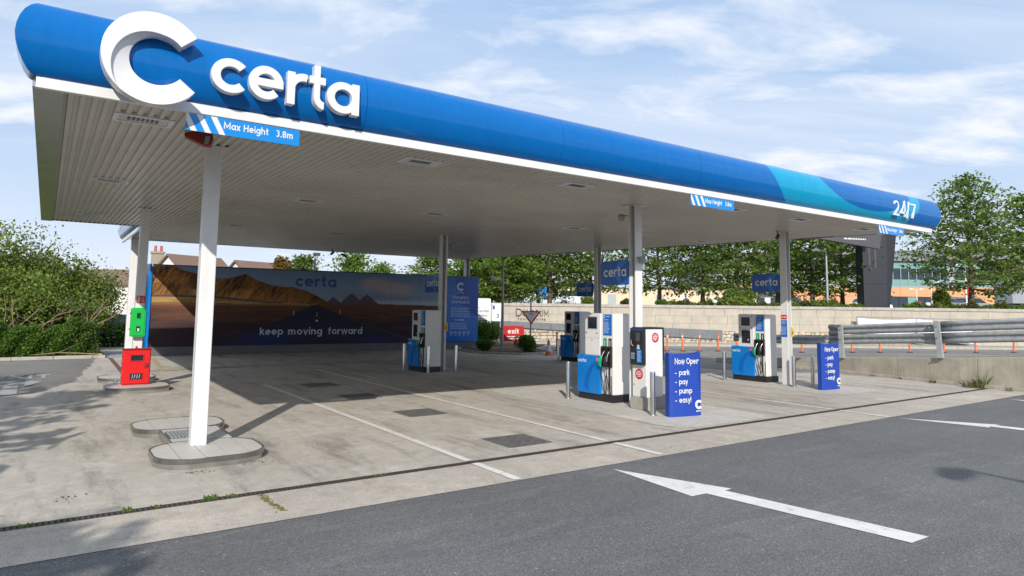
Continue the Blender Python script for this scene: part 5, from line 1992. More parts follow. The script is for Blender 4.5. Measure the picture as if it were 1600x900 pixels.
def blob_bush(label, cat, x, y, z, rx, ry, h, seed, n, leaf, mat, group=None, name='bush', stems=True):
    rng = np.random.default_rng(seed)
    t = thing(name, label, cat, (x, y, z), group)
    if stems:
        mb = MB()
        for k in range(9):
            a = rng.uniform(0, 2 * PI)
            e = Vector((x + math.cos(a) * rx * 0.6, y + math.sin(a) * ry * 0.6, z + h * rng.uniform(0.5, 0.9)))
            mb.tube([(x + math.cos(a) * rx * 0.15, y + math.sin(a) * ry * 0.15, z), tuple((Vector((x, y, z)).lerp(e, 0.55) + Vector((0, 0, h * 0.08)))), tuple(e)], [0.02, 0.014, 0.006], 5)
        mb.build('stem', MAT['bark'], t, smooth=60)
    lob = [(rng.uniform(-0.55, 0.55), rng.uniform(-0.55, 0.55), rng.uniform(0.30, 0.72), rng.uniform(0.35, 0.6)) for _ in range(9)] + [(0, 0, 0.45, 0.62)]
    P = []
    for a, b, c, r in lob:
        m_ = n // len(lob)
        v = rng.normal(size=(m_, 3))
        v /= np.linalg.norm(v, axis=1)[:, None]
        v *= (r * rng.uniform(0.55, 1.06, m_) ** 0.6)[:, None]
        P.append(np.stack([x + (a + v[:, 0]) * rx * 0.8, y + (b + v[:, 1]) * ry * 0.8, z + np.clip(c + v[:, 2] * 0.75, 0.02, 1.05) * h], 1))
    P = np.concatenate(P)
    add_leaves('foliage', P, rng.uniform(0.6, 1.3, len(P)) * leaf, rng, MAT[mat], t, flat=0.4)
    return t


def hedge(label, x0, x1, y0, y1, h, seed, n, leaf, mat):
    rng = np.random.default_rng(seed)
    t = thing('hedge', label, 'hedge', ((x0 + x1) / 2, (y0 + y1) / 2, 0.0))
    mb = MB()
    q = int((x1 - x0) / 0.5)
    for k in range(q):
        xx = x0 + (x1 - x0) * (k + 0.5) / q
        for yy in (y0 + 0.4 * (y1 - y0), y0 + 0.7 * (y1 - y0)):
            for _ in range(3):
                mb.tube([(xx, yy, 0), (xx + rng.normal() * 0.15, yy + rng.normal() * 0.15, h * 0.5), (xx + rng.normal() * 0.3, yy + rng.normal() * 0.25, h * 0.9)], [0.018, 0.012, 0.005], 4)
    mb.build('stem', MAT['bark'], t)
    X = rng.uniform(x0, x1, n)
    top = h * (0.88 + 0.10 * np.sin(X * 2.1 + seed) + 0.07 * np.sin(X * 5.3 + 1) + 0.05 * np.sin(X * 11.0))
    face = rng.random(n)
    dep = np.abs(rng.normal(size=n)) * 0.13
    Z = np.where(face < 0.35, top - dep, rng.uniform(0.03, 1.0, n) * top)
    bulge = 0.14 * np.sin(X * 3.7 + Z * 3) + 0.10 * np.sin(X * 8.1 - Z * 5)
    round_ = 0.25 * np.clip((Z / top - 0.6) / 0.4, 0, 1) ** 2
    Yf = y0 + bulge + round_ + dep
    Yb = y1 - round_ - dep
    Y = np.where(face < 0.35, rng.uniform(y0 + 0.15, y1 - 0.1, n), np.where(face < 0.80, Yf, np.where(face < 0.9, Yb, rng.uniform(y0 + 0.1, y1 - 0.1, n))))
    P = np.stack([X, Y, Z + rng.normal(size=n) * 0.035], 1)
    P[:, 2] = np.maximum(P[:, 2], 0.02)
    add_leaves('foliage', P, rng.uniform(0.6, 1.35, n) * leaf, rng, MAT[mat], t, flat=0.0)
    return t


def shrub(label, x, y, z, H, R, seed, n_stem, leaf, mat, per=26, bare=0.30, group=None):
    """multi-stemmed arching shrub with pale bare stems low down"""
    rng = np.random.default_rng(seed)
    t = thing('large_shrub', label, 'shrub', (x, y, z), group)
    mb = MB()
    P, S = [], []
    for k in range(n_stem):
        a = rng.uniform(0, 2 * PI)
        rr = R * math.sqrt(rng.random())
        top = Vector((x + rr * math.cos(a), y + rr * math.sin(a), z + H * (1 - 0.42 * (rr / R) ** 2) * rng.uniform(0.72, 1.05)))
        b0_ = Vector((x + rng.normal() * R * 0.22, y + rng.normal() * R * 0.22, z))
        mid = b0_.lerp(top, 0.5) + Vector((rng.normal() * 0.2, rng.normal() * 0.2, H * 0.08))
        pts = [b0_, b0_.lerp(mid, 0.5) + Vector(rng.normal(size=3)) * 0.06, mid, mid.lerp(top, 0.55) + Vector(rng.normal(size=3)) * 0.08, top]
        mb.tube([tuple(p) for p in pts], [0.035, 0.028, 0.020, 0.012, 0.005], 5)
        for q in range(7):
            f = bare + (1 - bare) * (q + rng.random()) / 7
            i = min(3, int(f * 4))
            p = pts[i].lerp(pts[i + 1], f * 4 - i)
            off = Vector(rng.normal(size=3)) * Vector((0.5, 0.5, 0.25)).length * 0.32
            e = p + off
            mb.tube([tuple(p), tuple(e)], [0.010, 0.004], 4)
            m_ = int(per * rng.uniform(0.7, 1.3))
            cr = rng.uniform(0.22, 0.42)
            P.append(np.array(e) + rng.normal(size=(m_, 3)) * np.array([cr, cr, cr * 0.55]))
            S.append(rng.uniform(0.6, 1.3, m_) * leaf)
    for k in range(14):
        a = rng.uniform(0, 2 * PI)
        rr = R * rng.uniform(0.5, 1.15)
        b0_ = Vector((x + rr * 0.4 * math.cos(a), y + rr * 0.4 * math.sin(a), z + H * rng.uniform(0.3, 0.75)))
        e = b0_ + Vector((math.cos(a) * rng.uniform(0.3, 0.9), math.sin(a) * rng.uniform(0.3, 0.9), rng.uniform(-0.1, 0.28) * H))
        mid = b0_.lerp(e, 0.5) + Vector(rng.normal(size=3)) * 0.08
        mb.tube([tuple(b0_), tuple(mid), tuple(e)], [0.018, 0.012, 0.004], 5)
        for f in (0.55, 0.75, 0.92, 1.0):
            p = b0_.lerp(e, f)
            m_ = int(rng.integers(6, 13))
            P.append(np.array(p) + rng.normal(size=(m_, 3)) * np.array([0.13, 0.13, 0.09]))
            S.append(rng.uniform(0.6, 1.3, m_) * leaf)
    for k in range(8):
        a = rng.uniform(-2.6, -0.5)
        b0_ = Vector((x + R * 0.7 * math.cos(a), y + R * 0.9 * math.sin(a), z + 0.9))
        e = b0_ + Vector((rng.normal() * 0.8, -rng.uniform(0.1, 0.5), rng.uniform(0.5, 1.6)))
        mid = b0_.lerp(e, 0.5) + Vector(rng.normal(size=3)) * 0.15
        mb.tube([tuple(b0_), tuple(mid), tuple(e)], [0.030, 0.020, 0.008], 5)
        mb.tube([tuple(mid), tuple(mid + Vector((rng.normal() * 0.5, -0.1, 0.5)))], [0.014, 0.004], 5)
    mb.build('stem', MAT['twig'], t, smooth=60)
    P = np.concatenate(P)
    P[:, 2] = np.maximum(P[:, 2], z + 0.15)
    add_leaves('foliage', P, np.concatenate(S), rng, MAT[mat], t, flat=0.0)
    return t


def tuft(label, x, y, z, h, r, n, seed, mat, name='weed_clump', cat='weed', group=None):
    rng = np.random.default_rng(seed)
    t = thing(name, label, cat, (x, y, z), group)
    mb = MB()
    for _ in range(n):
        a = rng.uniform(0, 2 * PI)
        b = r * rng.random() ** 0.6
        bx, by = x + b * math.cos(a) * 0.7, y + b * math.sin(a) * 0.45
        hh = h * rng.uniform(0.35, 1.0)
        ex, ey = bx + rng.normal() * 0.35 * hh, by + rng.normal() * 0.35 * hh
        w_ = rng.uniform(0.006, 0.016) * (0.6 + h)
        mb.add([(bx - w_, by, z), (bx + w_, by, z), ((bx + ex) / 2 + w_, (by + ey) / 2, z + hh * 0.65), (ex, ey, z + hh), ((bx + ex) / 2 - w_, (by + ey) / 2, z + hh * 0.65)], [(0, 1, 2, 3, 4)])
    mb.build('blades', MAT[mat], t, kind='stuff')
    return t


# ------------------------------------------------------------------ left side: kerb, hedge, shrubs, houses
kerb = bpy.data.objects.new('kerb', None)
COL.objects.link(kerb)
kerb.location = (-5.0, 18.75, 0.0)
kerb['kind'] = 'structure'
x = -10.1
rg = random.Random(5)
while x < 0.0:
    x1 = min(x + 1.22, 0.06)
    mb = MB()
    mb.box(x + 0.006, x1 - 0.006, 18.68 + rg.uniform(-0.008, 0.008), 18.84, 0.0, 0.125 + rg.uniform(-0.008, 0.008))
    mb.build('kerb_stone', MAT['kerbstone'], kerb, bevel=0.015)
    x += 1.22
sheet('planting_bed', [(-14, 18.84), (0.06, 18.84), (0.2, 30), (-14, 30)], 0.05, MAT['soil'])
hedge('long clipped green hedge behind the left kerb', -9.0, -0.15, 19.25, 21.0, 1.38, 3, 46000, 0.046, 'leaf_hedge')
hedge('shaded hedge farther back between the kerb hedge and the blue end panel', 0.25, 2.6, 26.0, 27.4, 1.25, 8, 7000, 0.055, 'leaf_hedge')
SH = [(-4.1, 24.6, 5.2, 2.3, 'tall bright green shrub cut by the left edge of the photo'),
      (-2.2, 25.2, 4.7, 2.0, 'bright green shrub second from the left edge above the hedge'),
      (-0.55, 25.6, 3.9, 1.6, 'bright green shrub nearest the second left column'),
      (-3.0, 22.9, 3.2, 1.7, 'lower front shrub with bare pale branches above the left half of the hedge'),
      (-1.1, 23.2, 2.6, 1.4, 'lower front shrub with bare pale branches above the right end of the hedge'),
      (-6.2, 24.0, 5.9, 2.5, 'tall shrub outermost on the left behind the hedge')]
for k, (x, y, H, R, lab) in enumerate(SH):
    shrub(lab, x, y, 0.05, H, R, 40 + k, 50 if R > 1.5 else 26, 0.072, 'leaf_shrub', per=54 if R > 1.5 else 24, bare=0.30 if R > 1.5 else 0.48, group='large shrubs behind the left hedge')
t = thing('fallen_branch', 'bare broken branch lying along the left kerb with a pale cut end', 'branch', (-0.9, 18.95, 0.1))
mb = MB()
mb.tube([(-2.3, 19.1, 0.16), (-1.8, 18.98, 0.20), (-1.4, 18.92, 0.24), (-1.1, 18.88, 0.22), (-0.5, 18.80, 0.18), (-0.15, 18.76, 0.15)], [0.010, 0.015, 0.018, 0.021, 0.025, 0.027], 7)
mb.tube([(-1.4, 18.92, 0.24), (-1.1, 18.98, 0.40), (-0.85, 19.0, 0.52)], [0.012, 0.008, 0.004], 5)
mb.build('wood', MAT['twig'], t, smooth=50)
mb = MB()
mb.tube([(-0.16, 18.762, 0.15), (-0.05, 18.748, 0.143)], [0.028, 0.026], 7)
mb.build('cut_end', M('fresh_wood', (0.55, 0.40, 0.24), 0.8), t)


def house(label, apex, rd, w, L, eave, ridge, z0=0.0, chim=None):
    """gabled house: apex = ridge end nearest the camera (x, y); rd = ridge direction"""
    d = Vector((rd[0], rd[1], 0)).normalized()
    s = Vector((-d.y, d.x, 0))
    A = Vector((apex[0], apex[1], 0))
    t = thing('house', label, 'house', (A.x, A.y, z0), 'houses beyond the hedge and mural')
    F = Frame(A, -s, (0, 0, 1))
    if F.n.dot(d) > 0:
        F = Frame(A, s, (0, 0, 1))
    mb = MB()
    mb.prism(F, [(-w / 2, z0), (w / 2, z0), (w / 2, eave), (0, ridge - 0.05), (-w / 2, eave)], -L, 0.0)
    mb.build('wall', MAT['render_white'], t)
    th = 0.16
    for sg in (-1, 1):
        ev = w / 2 + 0.35
        ez = eave - 0.35 * (ridge - eave) / (w / 2)
        mb = MB()
        mb.prism(F, [(0, ridge), (sg * ev, ez), (sg * ev, ez + th), (0, ridge + th)], -L - 0.2, 0.25)
        rf = mb.build('roof', MAT['roof_brown'], t)
    mb = MB()
    for sg in (-1, 1):
        mb.rect(F, sg * w * 0.24 - 0.5, sg * w * 0.24 + 0.5, z0 + 1.0, z0 + 2.2, 0.0, 0.03)
    mb.build('window', MAT['glass_dark'], t)
    if chim:
        p = A + d * chim[0] + s * chim[1]
        mb = MB()
        mb.box(p.x - 0.42, p.x + 0.42, p.y - 0.3, p.y + 0.3, eave, chim[2])
        mb.box(p.x - 0.48, p.x + 0.48, p.y - 0.36, p.y + 0.36, chim[2], chim[2] + 0.12)
        ch = mb.build('chimney', MAT['chimney'], rf)
    return t, rf


RDIR = (0.81, 0.464)
h1, rf1 = house('white gabled house beside a tan chimney with red pots above the mural', (6.25, 50.3), RDIR, 6.6, 5.0, 3.4, 6.05)
# chimney stack stands against the gable's left
t = thing('chimney_stack', 'tan chimney stack with two red pots left of the white gable', 'chimney', (5.55, 51.6, 0.0))
mb = MB()
mb.box(5.1, 6.0, 51.3, 51.9, 0.0, 6.25)
mb.box(5.02, 6.08, 51.22, 51.98, 6.25, 6.42)
mb.build('stack', MAT['chimney'], t)
for xx in (5.35, 5.78):
    mb = MB()
    mb.lathe([(0.13, 6.42), (0.10, 6.85), (0.12, 6.9), (0.0, 6.9)], 8, xx, 51.6)
    mb.build('pot', MAT['pot'], t)
house('small white gable with brown roof seen over the middle left of the mural', (12.05, 52.7), (0.9, 0.42), 5.0, 7.0, 4.0, 5.95)
house('brown roofed white house seen between the shrubs and the second left column', (0.6, 61.5), (0.82, -0.57), 7.0, 7.0, 3.75, 5.0)


def car(label, x, y, z, rz, mat, L=4.2, W=1.75, group='cars parked in the background'):
    t = thing('parked_car', label, 'car', (x, y, z), group)
    d = Vector((math.cos(rz), math.sin(rz), 0))
    s = Vector((-d.y, d.x, 0))
    F = Frame((x, y, z), d, (0, 0, 1))
    mb = MB()
    prof = [(-L / 2, 0.35), (-L / 2 + 0.05, 0.28), (L / 2 - 0.08, 0.28), (L / 2, 0.45), (L / 2 - 0.06, 0.72), (L / 2 - 1.15, 0.92), (-L / 2 + 0.35, 0.98), (-L / 2, 0.88)]
    mb.prism(F, prof, -W / 2, W / 2)
    mb.build('body', MAT[mat], t, bevel=0.06)
    cab = [(-L / 2 + 0.30, 0.96), (L / 2 - 1.25, 0.92), (L / 2 - 1.95, 1.42), (-L / 2 + 0.9, 1.46), (-L / 2 + 0.55, 1.30)]
    mb = MB()
    mb.prism(F, cab, -W / 2 + 0.12, W / 2 - 0.12)
    mb.build('window', MAT['glass_dark'], t, bevel=0.05)
    mb = MB()
    mb.prism(F, [(L / 2 - 2.05, 1.40), (L / 2 - 2.0, 1.45), (-L / 2 + 0.9, 1.49), (-L / 2 + 0.62, 1.40)], -W / 2 + 0.14, W / 2 - 0.14)
    mb.build('roof', MAT[mat], t, bevel=0.02)
    for fx in (-L / 2 + 0.8, L / 2 - 0.85):
        for sd in (-1, 1):
            mb = MB()
            c = Vector((x, y, z)) + d * fx + s * sd * (W / 2 - 0.1) + Vector((0, 0, 0.31))
            mb.tube([tuple(c - s * 0.11), tuple(c + s * 0.11)], 0.31, 14)
            wh = mb.build('wheel', MAT['rubber'], t)
            mb = MB()
            mb.tube([tuple(c - s * 0.115), tuple(c + s * 0.115)], 0.19, 10)
            mb.build('rim', MAT['steel'], wh)
    for sd in (-1, 1):
        mb = MB()
        mb.rect(Frame(Vector((x, y, z)) + d * (L / 2 - 0.03) + s * sd * (W / 2 - 0.32), s, (0, 0, 1)), -0.2, 0.2, 0.56, 0.70, 0.0, 0.04)
        mb.build('headlight', MAT['print_grey'], t)
    return t


car('blue car glimpsed behind the hedge left of the second column', 1.1, 31.6, 0.0, 2.6, 'car_blue')

# ------------------------------------------------------------------ exit corner: bed, bushes, signs, lamp, cone
bed = [(14.3, 15.3), (14.75, 14.0), (15.4, 13.3), (16.5, 13.25), (17.6, 14.0), (18.0, 15.6), (17.4, 17.0), (15.4, 18.3), (14.6, 17.4)]
sheet('planting_bed', bed, 0.06, MAT['soil'])
sheet('planting_bed', [(15.3, 18.4), (17.5, 17.1), (18.4, 16.6), (22.6, 20.4), (20.6, 23.5), (17.6, 23.4)], 0.04, MAT['soil'])
mb = MB()
cx_, cy_ = 16.2, 15.6
mb.strip(FZ(0, 0, 0), [(cx_ + (a - cx_) * 1.06, cy_ + (b - cy_) * 1.06) for a, b in bed], bed, 0.0, 0.10, closed=True)
mb.build('bed_kerb', MAT['kerbstone'], kind='structure')
blob_bush('low green bush right of the emergency panel below the white direction sign', 'bush', 17.75, 19.75, 0.05, 1.15, 0.85, 1.28, 61, 6500, 0.06, 'leaf_hedge', 'clipped bushes round the exit sign')
blob_bush('round clipped bush right of the red exit sign', 'bush', 16.55, 14.45, 0.05, 0.80, 0.62, 0.78, 62, 5200, 0.045, 'leaf_hedge', 'clipped bushes round the exit sign')
blob_bush('low bush left of the red exit sign', 'bush', 15.1, 15.9, 0.05, 0.55, 0.45, 0.55, 63, 2600, 0.045, 'leaf_hedge', 'clipped bushes round the exit sign')

rr_ = Vector((0.84, -0.54, 0)).normalized()


def facing(x, y, z=0.0, r=rr_):
    return Frame((x, y, z), r, (0, 0, 1))


t = thing('exit_sign', 'red exit sign with rounded corners standing among low bushes', 'sign', (20.6, 21.4, 0.04))
F = facing(20.06, 21.82)
mb = MB()
mb.prism(F, round_rect(0, 1.40, 0.10, 1.03, 0.12, 5), -0.08, 0.0)
mb.build('panel', MAT['red_sign'], t)
mb = MB()
write(mb, F, 'exit', 0.76, 0.58, 0.205, w=0.25, d0=0.0, d1=0.006, center=True)
small_print(mb, F, 0.38, 0.38, 0.76, 1, 0.085, 51, 0.004, 0.55, 0.02)
small_print(mb, F, 0.46, 0.26, 0.60, 1, 0.085, 52, 0.004, 0.55, 0.02)
mb.build('lettering', MAT['print_white'], t)
mb = MB()
for a in (0.25, 1.15):
    mb.rect(F, a - 0.03, a + 0.03, 0.0, 0.12, -0.06, -0.01)
mb.build('post', MAT['dark'], t)

t = thing('lamp_post', 'slim grey post with a white camera head in front of the red exit sign', 'post', (15.78, 15.33, 0.06))
mb = MB()
mb.tube([(15.78, 15.33, 0.03), (15.78, 15.33, 1.3), (15.74, 15.28, 4.30)], [0.075, 0.07, 0.05], 10)
mb.build('pole', MAT['galv'], t, smooth=50)
mb = MB()
mb.tube([(15.50, 15.52, 3.35), (15.76, 15.33, 3.25), (16.0, 15.2, 3.2)], 0.03, 6)
mb.build('bracket', MAT['galv'], t)
mb = MB()
mb.tube([(15.30, 15.60, 3.52), (15.52, 15.46, 3.36)], [0.10, 0.10], 8)
mb.build('camera_head', MAT['print_white'], t)

t = thing('yield_sign', 'red and white triangular give way sign on a thin pole before the stone wall', 'road sign', (17.97, 16.03, 0.0))
mb = MB()
mb.tube([(17.97, 16.03, 0.0), (17.93, 15.98, 2.62)], 0.04, 8)
mb.build('pole', MAT['galv'], t, smooth=50)
F = facing(17.93, 15.94)
mb = MB()
mb.prism(F, [(-0.50, 1.93), (0.0, 1.26), (0.50, 1.93)], -0.0, 0.015)
a = mb.build('red_border', MAT['red'], t)
mb = MB()
mb.prism(F, [(-0.36, 1.865), (0.0, 1.39), (0.36, 1.865)], 0.015, 0.019)
b_ = mb.build('white_field', MAT['print_white'], t)
mb = MB()
write(mb, F, 'YIELD', 0.0, 1.755, 0.05, w=0.22, d0=0.019, d1=0.022, center=True)
mb.build('lettering', MAT['print_black'], b_)

t = thing('direction_sign', 'large white direction sign half hidden by the blue emergency panel', 'road sign', (18.7, 22.6, 0.0))
F = Frame((17.85, 23.05, 0), (0.87, -0.46, 0), (0, 0, 1))
mb = MB()
mb.prism(F, round_rect(0, 1.95, 1.17, 2.62, 0.08, 4), -0.04, 0.0)
mb.build('panel', MAT['print_white'], t)
mb = MB()
write(mb, F, 'An L\u00e1r', 0.72, 2.00, 0.10, w=0.2, d0=0.0, d1=0.004, width=0.55)
write(mb, F, 'CITY CENTRE', 0.72, 1.81, 0.075, w=0.22, d0=0.0, d1=0.004, width=1.12)
write(mb, F, 'D\u00fan Droma', 0.72, 1.56, 0.098, w=0.2, d0=0.0, d1=0.004, width=1.0)
write(mb, F, 'DUNDRUM', 0.72, 1.37, 0.075, w=0.22, d0=0.0, d1=0.004, width=0.95)
mb.build('lettering', MAT['print_black'], t)
mb = MB()
for a in (0.3, 1.3):
    p = F.p(a, 0, -0.08)
    mb.tube([(p.x, p.y, 0.0), (p.x, p.y, 2.5)], 0.04, 8)
mb.build('post', MAT['galv'], t, smooth=50)

t = thing('arrow_sign', 'small white sign with a black arrow beside the large direction sign', 'road sign', (19.8, 21.95, 0.0))
F = Frame((19.62, 22.05, 0), (0.9, -0.43, 0), (0, 0, 1))
mb = MB()
mb.rect(F, 0, 0.56, 1.29, 2.33, -0.03, 0.0)
mb.build('panel', MAT['print_white'], t)
mb = MB()
write(mb, F, '3', 0.24, 1.48, 0.18, w=0.22, d0=0.0, d1=0.004)
mb.build('lettering', MAT['print_black'], t)
mb = MB()
mb.rect(F, 0.03, 0.15, 1.98, 2.20, 0.0, 0.004)
mb.build('blue_mark', MAT['print_blue'], t)
mb = MB()
p = F.p(0.50, 0, -0.06)
mb.tube([(p.x, p.y, 0.0), (p.x, p.y, 2.2)], 0.035, 8)
mb.build('post', MAT['galv'], t, smooth=50)

t = thing('traffic_cone', 'orange and white traffic cone standing on the exit lane', 'cone', (16.41, 12.6, 0.006))
mb = MB()
mb.prism(FZ(16.41, 12.6, 0.006), round_rect(-0.2, 0.2, -0.2, 0.2, 0.05, 3), 0.0, 0.035)
mb.lathe([(0.15, 0.04), (0.125, 0.19)], 16, 16.41, 12.6)
mb.lathe([(0.078, 0.47), (0.035, 0.70), (0.0, 0.705)], 16, 16.41, 12.6)
mb.build('body', MAT['orange'], t, smooth=40)
mb = MB()
mb.lathe([(0.126, 0.188), (0.079, 0.472)], 16, 16.41, 12.6)
mb.build('white_sleeve', MAT['print_white'], t, smooth=40)

# ------------------------------------------------------------------ retaining wall across the road
RF = Frame((20.73, 23.68, 0.0), (0.82815, -0.56051, 0), (0, 0, 1))
rw = thing('retaining_wall', 'long pale limestone retaining wall with a rubble stone foot across the road', 'wall', (30.0, 13.4, 0.0))
rg = random.Random(9)
mb = MB()
mb.rect(RF, -7, 60, 0.0, 2.2, -0.5, -0.03)
mb.build('backing', MAT['mortar'], rw)
zc = [0.80, 1.27, 1.735, 2.2]
for c in range(-2, 3):
    z0 = 0.80 + 0.466 * c + 0.003
    z1 = z0 + 0.460
    a = (-7.0 + 0.55 * (c % 2)) if c >= 0 else 26.0 + 0.55 * (c % 2)
    while a < 52:
        L_ = 1.05 + rg.uniform(-0.05, 0.25)
        mb = MB()
        d_ = rg.uniform(-0.004, 0.004)
        mb.rect(RF, a, a + L_ - 0.012, max(0.0, z0), z1 - 0.002, -0.04, 0.012 + d_)
        mb.build('stone_block', MAT['limestone'], rw)
        a += L_
a = -7.0
while a < 52:
    mb = MB()
    mb.rect(RF, a, a + 1.99, 2.203, 2.385, -0.45, 0.07)
    mb.build('coping_stone', MAT['coping'], rw, bevel=0.012)
    a += 2.0
mb = MB()
for r_ in range(4):
    a = -7.0 + (r_ % 2) * 0.13
    while a < 26.0:
        L_ = rg.uniform(0.20, 0.44)
        zz0 = 0.0 + r_ * 0.2 + rg.uniform(-0.02, 0.02)
        zz1 = (r_ + 1) * 0.2 + rg.uniform(-0.02, 0.02)
        j = lambda: rg.uniform(-0.03, 0.03)
        poly = [(a + 0.015 + j() * 0.4, zz0 + 0.02), (a + L_ * 0.5 + j(), zz0 + 0.008), (a + L_ - 0.015 + j() * 0.4, zz0 + 0.03 + j() * 0.5), (a + L_ - 0.012, (zz0 + zz1) / 2 + j()), (a + L_ - 0.03 + j() * 0.5, zz1 - 0.012), (a + L_ * 0.45 + j(), zz1 - 0.004), (a + 0.02, zz1 - 0.02 + j() * 0.5), (a + 0.008, (zz0 + zz1) / 2)]
        d_ = rg.uniform(0.01, 0.07)
        cxp = a + L_ / 2
        czp = (zz0 + zz1) / 2
        inn = [(cxp + (p - cxp) * 0.82, czp + (q - czp) * 0.80) for p, q in poly]
        n = len(poly)
        vs_ = [RF.p(p, q, -0.03) for p, q in poly] + [RF.p(p, q, d_ * 0.6) for p, q in poly] + [RF.p(p, q, d_) for p, q in inn]
        fs = [(i, (i + 1) % n, n + (i + 1) % n, n + i) for i in range(n)] + [(n + i, n + (i + 1) % n, 2 * n + (i + 1) % n, 2 * n + i) for i in range(n)] + [tuple(range(2 * n, 3 * n))]
        mb.add(vs_, fs)
        a += L_
mb.build('rubble_stone', MAT['rubble'], rw, kind='stuff')
t = thing('ramp_parapet', 'sloping grey parapet band running along the middle of the retaining wall', 'parapet', tuple(RF.p(6, 0, 0.2)))
tops = lambda a: float(np.interp(a, [-7, 0, 4.75, 14.18], [1.50, 1.29, 1.14, 0.86]))
bots = lambda a: float(np.interp(a, [-7, 0, 4.75, 14.18], [1.25, 0.97, 0.71, 0.31]))
for k in range(8):
    a0 = -7.0 + 21.18 * k / 8
    a1 = -7.0 + 21.18 * (k + 1) / 8 - 0.015
    mb = MB()
    mb.prism(RF, [(a0, bots(a0)), (a1, bots(a1)), (a1, tops(a1)), (a0, tops(a0))], 0.0, 0.16)
    mb.build('parapet_panel', MAT['rampgrey'], t)
t = thing('wall_lettering', 'dark grey raised town centre lettering on the limestone wall behind the give way sign', 'lettering', tuple(RF.p(2.1, 1.4, 0.05)))
mb = MB()
write(mb, RF, 'D', 1.42, 1.575, 0.345, w=0.17, d0=0.01, d1=0.06)
mb.build('letter', MAT['dark'], t)
for k, ch in enumerate('UNDRUM'):
    mb = MB()
    write(mb, RF, ch, 1.86 + 0.262 * k, 1.575, 0.29, w=0.20, d0=0.01, d1=0.06, sx=0.62)
    mb.build('letter', MAT['dark'], t)
mb = MB()
write(mb, RF, 'TOWN CENTRE', 1.52, 1.33, 0.09, w=0.24, d0=0.01, d1=0.045, width=1.75, gap=0.5)
mb.build('letter', MAT['dark'], t)

# pavement at the wall foot, kerb line and the flexible orange delineators
mb = MB()
mb.rect(Frame(RF.p(0, 0, 0), RF.r, -RF.n), -9, 60, -2.6, -0.01, 0.0, 0.11)
mb.build('far_pavement', MAT['pavement'], kind='structure')
mb = MB()
a = -9.0
kb = bpy.data.objects.new('far_kerb', None)
COL.objects.link(kb)
kb.location = tuple(RF.p(20, 0, 2.6))
kb['kind'] = 'structure'
while a < 58:
    mb = MB()
    mb.rect(Frame(RF.p(0, 0, 0), RF.r, -RF.n), a, a + 1.985, -2.75, -2.602, 0.0, 0.12)
    mb.build('kerb_stone', MAT['kerbstone'], kb)
    a += 2.0
sheet('lane_line', [tuple(RF.p(a_, 0, d_))[:2] for a_, d_ in ((-6, 3.9), (60, 5.0), (60, 5.12), (-6, 4.02))], 0.008, MAT['road_line'])
sheet('lane_line', [tuple(RF.p(a_, 0, d_))[:2] for a_, d_ in ((-6, 7.6), (60, 9.0), (60, 9.1), (-6, 7.7))], 0.008, MAT['pale_line'])
dl0 = None
DEL = [(18.88, 15.08), (19.93, 14.62), (23.75, 12.36), (24.54, 12.01), (25.36, 11.64), (26.28, 11.22), (27.1, 10.7), (27.95, 10.1), (29.58, 8.65), (30.8, 8.1), (32.19, 7.46), (33.64, 6.79), (35.26, 6.05), (37.12, 5.2), (38.91, 4.38), (41.08, 3.39)]
for k, (x, y) in enumerate(DEL):
    if k == 0:
        lab = 'orange flexible delineator nearest the traffic cone, behind the dark bollard'
    elif k < 2:
        lab = 'orange flexible delineator just left of the shaded pump behind the kiosk pump'
    elif k < 5:
        lab = 'orange flexible delineator, %s of three seen between the kiosk and the blue board' % ('left', 'middle', 'right')[k - 2]
    elif k < 9:
        lab = 'orange flexible delineator, %s in the row left of the right hand sunlit column' % ('first', 'second', 'third', 'last')[k - 5]
    else:
        lab = 'orange flexible delineator, %s in the row seen under the guardrail' % ('first', 'second', 'third', 'fourth', 'fifth', 'sixth', 'last')[k - 9]
    if dl0 is None:
        dl0 = thing('delineator', lab, 'delineator', (x, y, 0.004), 'orange delineators along the far kerb')
        mb = MB()
        mb.tube([(x, y, 0.03), (x, y, 0.5), (x + 0.01, y, 0.93)], [0.050, 0.045, 0.042], 10)
        mb.build('post', MAT['orange'], dl0, smooth=50)
        mb = MB()
        mb.lathe([(0.0465, 0.70), (0.0465, 0.80)], 10, x, y)
        mb.build('reflective_band', MAT['print_white'], dl0, smooth=50)
        mb = MB()
        mb.lathe([(0.14, 0.004), (0.13, 0.03), (0.06, 0.05), (0.0, 0.05)], 12, x, y)
        mb.build('base', MAT['rubber'], dl0)
    else:
        d_ = dup(dl0, (x, y, 0.004), lab, rz=k * 0.7)
        d_.rotation_euler = (math.radians((k * 37 % 5) - 2), math.radians((k * 53 % 7) - 3), k * 0.7)

t = thing('banner', 'slack white banner in a grey frame behind the guardrail', 'banner', tuple(RF.p(25.4, 0.2, 0.6)))
nx, nz = 40, 8
vs_, fs = [], []
for j in range(nz + 1):
    for i in range(nx + 1):
        s_, q = i / nx, j / nz
        a_ = 22.4 + 7.1 * s_
        zb, zt = 0.86 - 0.62 * s_, 1.74 - 0.08 * s_
        sag = -0.10 * math.sin(PI * ((s_ * 2) % 1)) * q
        vs_.append(tuple(RF.p(a_, zb + (zt - zb) * q + sag, 0.55 + 0.05 * math.sin(9 * s_ + 4 * q) + 0.03 * math.sin(23 * s_ - 5 * q))))
for j in range(nz):
    for i in range(nx):
        a_ = j * (nx + 1) + i
        fs.append((a_, a_ + 1, a_ + nx + 2, a_ + nx + 1))
mb = MB()
mb.add(vs_, fs)
mb.build('cloth', MAT['banner'], t, smooth=60)
mb = MB()
mb.tube([tuple(RF.p(22.33, 0.1, 0.6)), tuple(RF.p(22.33, 1.80, 0.6))], 0.04, 6)
